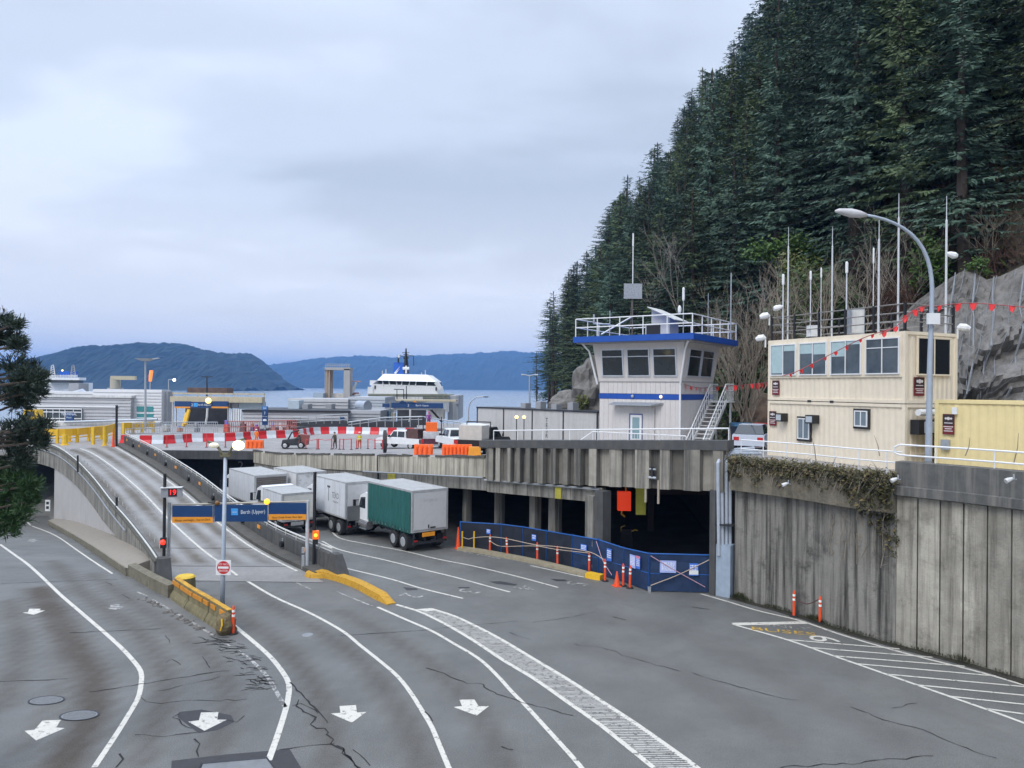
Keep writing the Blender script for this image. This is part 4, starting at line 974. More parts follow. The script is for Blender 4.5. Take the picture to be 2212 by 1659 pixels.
    prs = [(163, 313, .5), (332, 496, .5), (518, 700, .5), (725, 927, .5)]
    pn = MB(); s0, s1 = along(z5(160, 0)[0]), along(z5(930, 0)[0]); pn.ob(A + dr * (s0 + s1) / 2 + fr * .0 + UP * (wz0 - .12), dr, bk, wz1 - wz0 + .22, (s1 - s0) / 2 + .06, .035); pn.build('window_surround', CREAM, up)
    for i, (x0, x1, m) in enumerate(prs):
        a, c = along(z5(x0, 0)[0]), along(z5(x1, 0)[0]); p = A + dr * (a + c) / 2 + fr * .05 + UP * (wz0 + wz1) / 2
        f = window(up, p, dr, UP, c - a, wz1 - wz0, (.5,), (.73,) if i == 3 else (), WHITE, mat('office_glass', (.07, .085, .09), .1, var=.6, scl=.9, spec=.8), .05, .05)  # lightened pane colour stands in for rock and sky reflections
        for k, (u0, u1, h) in enumerate((((.04, .47, .96), (.53, .96, .2)), ((.04, .47, .32), (.53, .96, .36)), ((.04, .47, .46), (.53, .96, .1)), ())[i] if i < 3 else ()):
            q0 = p - dr * (c - a) / 2; w2 = c - a; z1 = wz1 - .06; z0 = z1 - h * (wz1 - wz0 - .12)
            q = [q0 + dr * w2 * u0, q0 + dr * w2 * u1]; q = [V((v.x, v.y, z0)) for v in q] + [V((v.x, v.y, z1)) for v in q[::-1]]
            MB().hexa([v + fr * .014 for v in q] + [v + fr * .02 for v in q]).build('blind', bl, f)
    b0 = C + dr * .02
    window(up, b0 + bk * 1.72 + UP * 11.1, bk, UP, 2.1, 1.62, (.5,), (.96,), CREAM, mat('black_glass', (.010, .013, .018), .12), .06, .05)
    poster(up, C + bk * .84 + dr * .0 + UP * 9.82, bk, UP, dr, .62, .78)
    poster(up, A + dr * along(z5(193, 0)[0]) + fr * .035 + UP * 9.73, dr, UP, fr, .46, .72)
    poster(lo, A + dr * along(z5(177, 0)[0]) + fr * .035 + UP * 8.2, dr, UP, fr, .46, .72)
    dk = mat('black_trim', (.02, .02, .022), .5)
    for x0, x1, y0, y1 in ((325, 398, 1335, 1465), (660, 742, 1290, 1392)):
        a, c = along(z5(x0, 0)[0]), along(z5(x1, 0)[0]); za, zc = zat(*z5(x0, y0), a), zat(*z5(x0, y1), a); p = A + dr * (a + c) / 2 + UP * (za + zc) / 2
        tr_ = MB().ob(p + fr * .005 - UP * (za - zc) / 2 - UP * .07, dr, bk, za - zc + .12, (c - a) / 2 + .05, .05).build('window', dk, lo)
        window(tr_, p + fr * .06, dr, UP, c - a - .04, za - zc - .06, (.5,), (), WHITE, mat('curtain_glass', (.16, .20, .23), .15), .05, .04, 'sash')
    for x0, x1, y0, y1 in ((225, 262, 1310, 1358), (402, 448, 1320, 1370)):
        a, c = along(z5(x0, 0)[0]), along(z5(x1, 0)[0]); za, zc = zat(*z5(x0, y0), a), zat(*z5(x0, y1), a); p = A + dr * (a + c) / 2
        ac = MB().ob(p + fr * .2 + UP * zc, dr, bk, za - zc, (c - a) / 2, .2).build('air_conditioner', BLACK, lo)
        MB().ob(p + fr * .41 + UP * (zc + .06), dr, bk, za - zc - .12, (c - a) / 2 - .05, .012).build('grille', mat('ac_grille', (.42, .46, .50), .6), ac)
    # end of the lower container: recess with air conditioner and door
    MB().ob(C + dr * .02 + bk * 2.2 + UP * 6.4, bk, dr, 2.1, .42, .03).build('door', dk, lo)
    ac = MB().ob(C + dr * .22 + bk * .8 + UP * 7.85, bk, dr, .6, .5, .2).build('air_conditioner', BLACK, lo); MB().ob(C + dr * .43 + bk * .92 + UP * 7.92, bk, dr, .46, .3, .012).build('grille', mat('ac_grille', (.42, .46, .5)), ac)
    MB().tube([C + dr * .3 + bk * .4 + UP * 8.75, C + dr * .34 + bk * 1.5 + UP * 8.75, C + dr * .34 + bk * 1.9 + UP * 8.95, C + dr * .34 + bk * 1.95 + UP * 9.2], .14, 10).build('duct', WHITE, lo)
    for z in (7.0, 7.35): MB().ob(C + dr * .04 + bk * .8 + UP * z, bk, dr, .06, .5, .03).build('rib', CREAM, lo)
    for f in (.35, .52): MB().ob(A + dr * Ln * f + fr * .0 + UP * (zm - .06), dr, bk, .1, .1, .04).build('twist_lock', dk, up)
    # roof railing
    t = thing('roof_railing', 'dark pipe railing with three rails around the container roof', 'railing', A + UP * zt); r = MB(); zr = zt + .0; e = .12
    ring = [A + dr * e + bk * e, C - dr * e + bk * e, C - dr * e + bk * (Wd_ - e), A + dr * e + bk * (Wd_ - e), A + dr * e + bk * e]
    for h in (1.15, .78, .42):
        for i in range(4): r.tube([ring[i] + UP * (zr + h), ring[i + 1] + UP * (zr + h)], .028, 5)
    r.build('rails', mat('old_rail', (.20, .19, .18), .6, var=.3), t); 
    for i in range(4):
        n = 5 if i % 2 == 0 else 2
        for k in range(n): q = ring[i].lerp(ring[i + 1], k / n); MB().ob(q + UP * zr, dr, bk, 1.18, .045, .045).build('post', BLACK, t)
    # lamps at the roof corners
    def flood(label, p, a, z):
        k = thing('floodlight', label, 'floodlight', p + UP * z, a, 'white floodlights around the container roof'); MB().tube([(0, 0, -.45), (0, 0, -.02)], .04, 6).build('bracket', WHITE, k, True); MB().tube([(-.02, 0, 0), (.1, 0, .05), (.3, 0, .02), (.46, 0, -.04)], [.06, .16, .17, .1], 9).build('head', WHITE, k, True)
    flood('white floodlight low at the left roof corner of the upper container', A + fr * .1 - dr * .1, rad(150), zt + .12); flood('white floodlight on a post above the left corner of the container roof', A + bk * .15 - dr * .1, rad(170), zt + 1.25)
    flood('white floodlight at the right roof corner of the upper container', C + bk * Wd_, rad(-20), zt + .25)
    b = thing('utility_box', 'white square box standing on the left part of the container roof', 'box', A + dr * 2.45 + bk * .5 + UP * zt); MB().box(-.28, -.2, .08, .28, .2, .62).build('case', WHITE, b, True); MB().box(-.3, -.22, 0, .3, .22, .08).build('base', DARKST, b, True)
    b = thing('utility_box', 'tall grey cabinet against the container roof railing', 'box', A + dr * 4.75 + bk * .6 + UP * zt); MB().box(-.3, -.2, .06, .3, .2, 1.2).build('case', STEEL, b, True); MB().box(-.26, -.215, .12, .26, -.2, 1.14).build('door', WHITE_D, b, True)
    # antennas: pixel base x, top y, thickness, radome length, label
    for px, ty, r0, tip, lab, yb in [(a_, b_, c_ * .75, d_, e_, f_) for a_, b_, c_, d_, e_, f_ in ((1689, 592, .05, .55, 'short white antenna with a floodlight, leftmost on the container roof', .4), (1698, 490, .055, 0, 'tall white pole antenna with thin tip near the left end of the container roof', .9),
                                 (1747, 585, .04, .45, 'short antenna with bent white tip left of the dark-tipped one', .8), (1767, 578, .03, .5, 'slim antenna with a white cylinder tip beside the white roof box', 1.6),
                                 (1792, 490, .055, 0, 'tall tapered pole antenna left of the grey roof cabinet', 1.2), (1823, 565, .05, .55, 'thick-topped short antenna directly behind the grey roof cabinet', 1.3),
                                 (1880, 535, .03, .7, 'antenna with a long white cylinder and whip top in the roof middle', 1.5), (1895, 475, .065, 0, 'thick white pole antenna under the street lamp head', .5),
                                 (1937, 418, .06, 0, 'tallest pole antenna crossing behind the curved street lamp arm', .6), (2043, 423, .07, 0, 'tall pole antenna with a floodlight right of the street lamp post', 2.6))]:
        if px < 2000:
            s_ = along(px + 6); P = A + dr * min(s_, Ln - .3) + bk * yb; rr = ray(px, 700); P = P + V((rr.x * P.y - P.x, 0, 0)) * .9
        else: P = C + bk * yb - dr * .6; rr = ray(px, 700); P.x = rr.x * P.y
        top = D(px, ty, P.y).z; h = top - zt
        k = thing('antenna', lab, 'antenna', V((P.x, P.y, zt)), 0, 'antennas on the container roof')
        am = mat('antenna_white', (.55, .57, .60), .5, var=.08)
        if tip: MB().tube([(0, 0, 0), (0, 0, h - tip)], [r0, r0 * .8], 6).build('mast', am, k, True); MB().tube([(0, 0, h - tip), (0, 0, h - tip + .05), (0, 0, h - .06), (0, 0, h)], [r0, r0 * 1.7, r0 * 1.7, r0], 7).build('radome', WHITE, k, True)
        else: MB().tube([(0, 0, 0), (0, 0, h * .82), (0, 0, h * .83)], [r0, r0 * .85, r0 * .5], 7).build('mast', am, k, True); MB().tube([(0, 0, h * .83), (0, 0, h)], [r0 * .45, r0 * .25], 5).build('whip', am, k, True)
        if px in (1689, 2043):
            fz = h * .48 if px == 1689 else h * .57; sg = -1 if px == 1689 else 1
            MB().tube([(0, 0, fz + .1), (sg * .14, 0, fz + .06), (sg * .34, 0, fz), (sg * .46, 0, fz - .03)], [.05, .12, .15, .1], 8).build('floodlight', WHITE, k, True)
    # yellow container to the right
    A2 = V((16.75, 29.3, 0)); d2 = (RP[2] - RP[0]).normalized(); C2 = A2 + d2 * 6.1; b2 = V((-d2.y, d2.x, 0)); f2 = -b2
    y = thing('shipping_container', 'plain yellow shipping container at the right edge above the retaining wall', 'container', A2 + UP * 6.3); b = MB(); z0, z1 = 6.3, 9.3
    for s in (.07, 6.03):
        for q in (.07, 2.37): b.ob(A2 + d2 * s + b2 * q + UP * z0, d2, b2, z1 - z0, .075, .075)
    for q in (.03, 2.4):
        for z in (z0, z1 - .13): b.ob(A2 + d2 * 3.05 + b2 * q + UP * z, d2, b2, .13, 2.9, .05)
    b.build('frame', YELC, y); w_ = MB(); corrug(w_, A2 + d2 * .14 + b2 * .03, d2, f2, 5.82, z0 + .13, z1 - .13); corrug(w_, A2 + d2 * .03 + b2 * 2.3, -b2, -d2, 2.16, z0 + .13, z1 - .13); w_.build('wall', YELC, y)
    MB().ob(A2 + d2 * 3.05 + b2 * 1.22 + UP * (z1 - .06), d2, b2, .05, 2.98, 1.16).build('roof', YELC, y)
    poster(y, A2 + d2 * .52 + f2 * .03 + UP * 8.35, d2, UP, f2, .42, .8)
    MB().ob(A2 + d2 * .42 + f2 * .05 + UP * 7.35, d2, b2, .4, .15, .07).build('junction_box', STEEL, y); MB().ob(A2 + d2 * .75 + f2 * .05 + UP * 8.75, d2, b2, .26, .09, .06).build('camera_box', WHITE, y)
    return A, C, dr, bk, zt
CA, CC, CDR, CBK, CZT = containers()
# ------------------------------------------------------------------ tall curved street lamp
def big_lamp():
    d = 28.2; pts = [D(x, y, d) for x, y in ((2005, 1015), (2007, 900), (2009, 780), (2013, 660), (2013, 612), (2008, 575), (1996, 542), (1976, 513), (1945, 489), (1905, 472), (1868, 464))]
    t = thing('street_lamp', 'tall grey street lamp with a long curved arm in front of the containers', 'street lamp', pts[0])
    p = resample(pts, 30); MB().tube(p, [.125 - .075 * i / 29 for i in range(30)], 10).build('pole', mat('lamp_pole_grey', (.36, .41, .48), .5, .2, var=.1), t, smooth=True)
    e = [D(x, y, d) for x, y in ((1872, 465), (1858, 463), (1838, 460), (1812, 456), (1804, 456))]; MB().tube(e, [.07, .14, .17, .1, .04], 9).build('lamp_head', mat('lamp_head_grey', (.5, .49, .5), .5), t, smooth=True)
    k = D(2011, 690, d); MB().ob(k - V((0, .16, .2)), (1, 0, 0), (0, 1, 0), .42, .22, .07).build('sign_plate', WHITE, t)
big_lamp()

# ------------------------------------------------------------------ pipes at the corner of the mossy wall
PIPEM = mat('pipe_blue_grey', (.38, .43, .50), .5, var=.15, scl=3, streak=.35, dirt=(.2, .2, .22))
def corner_pipes():
    p = G(1566, 1287); t = thing('downpipe_bundle', 'bundle of blue-grey downpipes with a boxed foot at the corner of the mossy wall', 'downpipes', p); d = p.y
    for i, x in enumerate((1553, 1561, 1569, 1577)):
        a = D(x, 1200, d - .05 + .05 * i); tp = D(x - (2 if i < 2 else 0), 1000 if i < 3 else 1040, d - .05 + .05 * i)
        pts = [a, tp]
        if i < 3: pts += [D(x + 8, 975 + 3 * i, d + .2), D(x + 30, 972 + 4 * i, d + .5), D(x + 75, 968 + 6 * i, d + 1.0)]
        MB().tube(pts, .085, 9).build('pipe', PIPEM, t)
    a = D(1566, 1290, d); MB().ob(p + V((0, .1, 0)), V((.8, -.6, 0)), V((.6, .8, 0)), 2.4, .38, .3).build('foot_box', mat('foot_box_blue', (.30, .37, .46), .6, var=.15, streak=.3, dirt=(.2, .22, .25)), t)
    k = MB(); k.ob(p + V((0, 0, 3.3)), V((.8, -.6, 0)), V((.6, .8, 0)), .06, .42, .3); k.build('strap', DARKST, t)
    q = G(1544, 1285) ; t = thing('hazard_board', 'upright board with black and yellow diagonal stripes beside the downpipes', 'hazard marker', q)
    z0, n = .1, 7; r = V((.8, -.6, 0)); b = MB(); b.ob(q + UP * .05, r, V((.6, .8, 0)), 1.75, .13, .03); b.build('board', YELLOW, t); s_ = MB(); nn = V((-.6, -.8, 0))
    for k in range(n):
        z = .05 + k * .25; c = q + nn * .034; s_.hexa([c - r * .13 + UP * z, c + r * .13 + UP * (z + .14), c + r * .13 + UP * (z + .27), c - r * .13 + UP * (z + .13)] + [c + nn * .004 - r * .13 + UP * z, c + nn * .004 + r * .13 + UP * (z + .14), c + nn * .004 + r * .13 + UP * (z + .27), c + nn * .004 - r * .13 + UP * (z + .13)])
    s_.build('stripes', BLACK, t)
    q = D(1548, 1060, d + .3); t = thing('jamb_column', 'narrow concrete jamb at the right side of the dark opening', 'column', V((q.x, q.y, 0))); MB().ob(V((q.x, q.y, 0)), U, VV, 4.9, .16, .3).build('shaft', CONC_D, t)
corner_pipes()
# ------------------------------------------------------------------ railing above the walls
def wall_rails():
    t = thing('pipe_rail', 'thin white two-bar railing above the overgrown wall', 'railing', RW[0]); q = [p + UP * 6.35 for p in offs(resample(RW, 14), -.45)]; r = MB()
    for h in (.92, .5): r.tube([p + UP * h for p in q], .03, 5)
    for p in q[::2]: r.cyl(p, p + UP * .92, .025, None, 5)
    r.build('bars', WHITE, t)
    t = thing('pipe_rail', 'white two-bar railing with looped end above the panelled wall', 'railing', RP[0]); q = [p + UP * 6.95 for p in offs(resample(RP, 12), -.3)]; r = MB()
    for h in (.62, .22): r.tube([p + UP * h for p in q], .035, 6)
    r.tube([q[0] + UP * .22, q[0] + V((-.15, .15, .3)), q[0] + V((-.15, .15, .5)), q[0] + UP * .62], .035, 6)
    for p in q[2::3]: r.cyl(p, p + UP * .62, .03, None, 5)
    r.build('bars', WHITE, t)
    for lab, px, d in (('small white double spotlight on the joint between the two retaining walls', (1940, 1035), 27.6), ('white spotlight on the dark coping at the right edge', (2190, 1035), 24.2), ('small white spotlight in the ivy under the overgrown wall top', (1703, 1045), 31.2)):
        p = D(*px, d); k = thing('spotlight', lab, 'spotlight', p, rad(200), 'spotlights on the retaining walls'); MB().tube([(0, 0, .16), (.0, 0, 0), (-.12, 0, -.02)], .03, 5).build('bracket', STEEL, k, True); MB().tube([(0, -.05, .02), (.12, -.08, -.03), (.22, -.11, -.08)], [.045, .08, .085], 8).build('head', WHITE_D, k, True)
wall_rails()
# ------------------------------------------------------------------ trucks in the lanes
def wheel(parent, c, r, wdt, ax, hub=None, name='wheel'):
    ax = V(ax).normalized(); c = V(c)
    o = MB().tube([c - ax * wdt / 2, c - ax * wdt * .42, c + ax * wdt * .42, c + ax * wdt / 2], [r * .9, r, r, r * .9], 18).build(name, RUBBER, parent, True)
    MB().tube([c + ax * (wdt * .5 + .002), c + ax * (wdt * .5 + .02)], [r * .58, r * .5], 14).build('rim', hub or mat('alloy', (.55, .56, .58), .35, .6), o, True)
    MB().tube([c - ax * (wdt * .5 + .002), c - ax * (wdt * .5 + .02)], [r * .58, r * .5], 14).build('rim', hub or mat('alloy', (.55, .56, .58)), o, True)
    return o
BOXW = mat('truck_white', (.58, .60, .63), .45, var=.08, streak=.4, dirt=(.36, .35, .32))
def truck(label, rear_left, heading, H, Lb, Wt, side, rearm, kind, floor=1.15, cab=True, cabm=None):
    g = gz(rear_left); rc = V(rear_left) + V((math.sin(heading), -math.cos(heading), 0)) * (Wt / 2)
    t = thing('box_truck', label, 'truck', (rc.x, rc.y, g), heading, 'trucks waiting in the berth lanes'); hw = Wt / 2
    fm = mat('box_frame', (.40, .40, .40), .5, .2, var=.2)
    b = MB(); b.box(.03, -hw + .03, floor + .02, Lb - .02, hw - .03, H - .03); b.build('cargo_box', BOXW, t, True)
    f = MB()
    for x in (0.0, Lb - .08):
        for y in (-hw, hw - .09): f.box(x, y, floor, x + .09, y + .09, H)
    for y in (-hw, hw - .09): f.box(.09, y, H - .1, Lb - .08, y + .09, H); f.box(.09, y, floor, Lb - .08, y + .09, floor + .1)
    f.box(0, -hw + .09, H - .14, .09, hw - .09, H); f.box(0, -hw + .09, floor, .09, hw - .09, floor + .12); f.build('box_frame', fm, t, True)
    MB().box(.09, -hw + .09, H - .02, Lb - .09, hw - .09, H - .004).build('roof', mat('truck_roof', (.36, .365, .36), .6, var=.2, spots=.4, sscl=2, dirt=(.2, .2, .19)), t, True)
    if kind == 'curtain':
        for sgn in (-1, 1):
            n = 34; vs = []
            for i in range(n * 2 + 1):
                x = .12 + (Lb - .24) * i / (n * 2); y = sgn * (hw + .015 + .018 * math.sin(i * 1.1) + .008 * math.sin(i * 2.7))
                vs += [(x, y, floor - .05), (x, y * 1.0, H - .12)]
            c = MB(); c.add(vs, [(2 * i, 2 * i + 2, 2 * i + 3, 2 * i + 1) for i in range(n * 2)]); c.build('curtain', side, t, True)
            s = MB(); s.tube([(.15, sgn * (hw + .04), floor + .08), (Lb - .15, sgn * (hw + .04), floor + .08)], .012, 4)
            for i in range(14): x = .4 + (Lb - .8) * i / 13; s.tube([(x, sgn * (hw + .045), floor + .22), (x + .06, sgn * (hw + .045), floor - .16)], .018, 4)
            s.build('strap', mat('strap_green', (.02, .06, .05), .7), t, True)
    else:
        for sgn in (-1, 1): MB().box(.1, sgn * hw - (.004 if sgn < 0 else -.0) - (0 if sgn < 0 else 0), floor + .1, Lb - .1, sgn * hw + (.012 if sgn > 0 else .0), H - .1).build('side_panel', side, t, True)
    d = MB(); d.box(-.03, -hw + .13, floor + .14, .0, hw - .13, H - .17)
    if kind == 'slats':
        d = MB(); n = 14
        for i in range(n): z = floor + .14 + (H - floor - .31) * i / n; d.box(-.03 - .01 * (i % 2), -hw + .13, z, .0, hw - .13, z + (H - floor - .31) / n - .012)
    do = d.build('rear_door', rearm, t, True)
    MB().box(-.06, -.35, floor + .18, -.032, .0, floor + .26).box(-.07, .1, floor + .2, -.032, .16, floor + .4).build('latch', DARKST, do, True)
    if kind == 'lift': MB().box(-.16, -hw + .1, floor - .1, -.05, hw - .1, floor + .85).build('tail_lift', mat('lift_grey', (.12, .125, .13), .5, .2), t, True)
    # bumper frame
    u = MB(); u.box(-.05, -hw + .1, .45, .1, hw - .1, .58)
    for y in (-hw + .12, -.35, .3, hw - .2): u.box(-.02, y, .5, .08, y + .07, floor)
    u.build('bumper', DARKST, t, True)
    for y in (-hw + .25, hw - .25): MB().box(-.075, y - .12, .62, -.052, y + .12, .72).build('tail_light', mat('tail_red', (.35, .02, .02), .3), t, True)
    MB().box(-.07, -.3, floor - .28, -.02, .55, floor - .05).build('plate_panel', AMBER if kind == 'curtain' else mat('plate_grey', (.3, .3, .3), .5), t, True)
    Lt = Lb + (2.3 if cab else .4)
    MB().box(.3, -.42, .62, Lt - .3, -.30, .9).box(.3, .30, .62, Lt - .3, .42, .9).box(.3, -.6, .9, Lb - .2, .6, floor - .02).build('chassis', DARKST, t, True)
    ax = [1.0, 2.2] if Lb > 4.5 else [1.1]
    for x in ax:
        for sg in (-1, 1): wheel(t, (x, sg * (hw - .2), .5), .5, .42, (0, sg, 0))
        MB().cyl((x, -hw + .3, .5), (x, hw - .3, .5), .09, None, 8).build('axle', DARKST, t, True)
    for y in (-hw + .02, hw - .5): MB().box(.42, y, .25, .45, y + .48, .85).build('mudflap', RUBBER, t, True)
    if cab:
        cm = cabm or WHITE; x0 = Lb + .12; hc = 1.1
        c = MB(); c.ext([(x0, -hc, .75), (x0, -hc, 2.75), (x0 + .5, -hc, 2.8), (x0 + 1.2, -hc, 2.55), (x0 + 1.55, -hc, 1.75), (x0 + 1.55, -hc, .75)], (0, 2 * hc, 0)); co = c.build('cab', cm, t, True)
        h = MB(); h.ext([(x0 + 1.56, -.85, .7), (x0 + 1.56, -.85, 1.7), (x0 + 2.5, -.85, 1.5), (x0 + 2.8, -.85, 1.25), (x0 + 2.8, -.85, .7)], (0, 1.7, 0)); h.build('bonnet', cm, t, True)
        for sg in (-1, 1):
            MB().ext([(x0 + .45, sg * (hc + .003), 1.75), (x0 + .45, sg * (hc + .003), 2.5), (x0 + 1.08, sg * (hc + .003), 2.42), (x0 + 1.36, sg * (hc + .003), 1.75)], (0, sg * .015, 0)).build('window', GLASS, co, True)
            MB().tube([(x0 + 1.3, sg * hc, 2.2), (x0 + 1.35, sg * (hc + .35), 2.25), (x0 + 1.35, sg * (hc + .35), 1.7), (x0 + 1.3, sg * hc, 1.7)], .02, 4).box(x0 + 1.28, sg * (hc + .35) - .09, 1.72, x0 + 1.36, sg * (hc + .35) + .09, 2.25).build('mirror', BLACK, co, True)
            wheel(t, (x0 + 1.9, sg * (hw - .25), .5), .5, .3, (0, sg, 0))
            MB().sweep([(x0 + 1.25, sg * (hw - .25), .75), (x0 + 1.5, sg * (hw - .25), 1.1), (x0 + 1.9, sg * (hw - .25), 1.18), (x0 + 2.3, sg * (hw - .25), 1.1), (x0 + 2.5, sg * (hw - .25), .8)], [(-.2, 0), (.2, 0), (.2, .05), (-.2, .05)]).build('fender', cm, t, True)
            MB().cyl((x0 + .0, sg * (hc - .1), .72), (x0 + 1.15, sg * (hc - .1), .72), .28, None, 12).build('fuel_tank', mat('polished_tank', (.6, .6, .62), .25, .8), t, True)
            MB().box(x0 + .2, sg * hc - .2, .42, x0 + 1.1, sg * hc + .12, .47).build('step', STEEL, t, True)
    return t
HD = math.atan2(-U.y, -U.x)
GREEN = mat('green_curtain', (.012, .095, .085), .5, var=.15, scl=2, streak=.4, stz=.1, dirt=(.03, .14, .125))
DOORW = mat('dirty_white_door', (.52, .52, .52), .55, var=.1, spots=.35, sscl=3, dirt=(.3, .3, .3))
TG = truck('white conventional truck with a green curtain-sided body and dirty white rear door', (-5.75, 43.1, 0), HD, 3.62, 5.6, 2.5, GREEN, DOORW, 'curtain')
TT = truck('tall white box truck with a grey tail lift and a dark T logo', (-10.75, 48.2, 0), HD, 3.55, 5.3, 2.5, BOXW, DOORW, 'lift')
TS = truck('small low white box truck behind the right end of the blue sign', (-15.0, 48.6, 0), HD, 2.72, 3.6, 2.3, BOXW, mat('cream_door', (.55, .54, .50), .55, var=.08), 'plain', .85, True)
TF = truck('white box truck with a brown slatted rear door, farthest left in the lanes', (-18.9, 54.6, 0), HD, 3.35, 6.0, 2.5, BOXW, mat('brown_slats', (.115, .10, .09), .6, var=.15), 'slats')
TP = truck('white truck with dark spatter graphics on the rear, mostly hidden behind the small truck', (-16.1, 55.6, 0), HD, 3.5, 4.8, 2.4, mat('spatter_white', (.6, .6, .6), .5, var=.06, spots=.95, sscl=1.4, dirt=(.1, .09, .085)), mat('spatter_white', (.6, .6, .6)), 'plain')
def truck_marks():
    M = TT.matrix_basis; dk = mat('logo_grey', (.06, .055, .055), .5)
    def P(x, z): return M @ V((x, 1.265, z))
    f = M.to_3x3() @ V((-1, 0, 0)); o = text('logo', 'T', 1.5, P(2.6, 2.5), f, UP, dk, TT, xs=.55)
    text('logo', 'TEXO', .55, P(1.55, 2.5), f, UP, dk, TT, xs=.75); text('logo', 'transport', .22, P(1.5, 2.1), f, UP, dk, TT)
    R_ = TG.matrix_basis; text('logo', 'Simpson', .3, R_ @ V((-.034, 0, 3.0)), R_.to_3x3() @ V((0, -1, 0)), UP, mat('faded_print', (.40, .40, .40), .6), TG)
truck_marks()

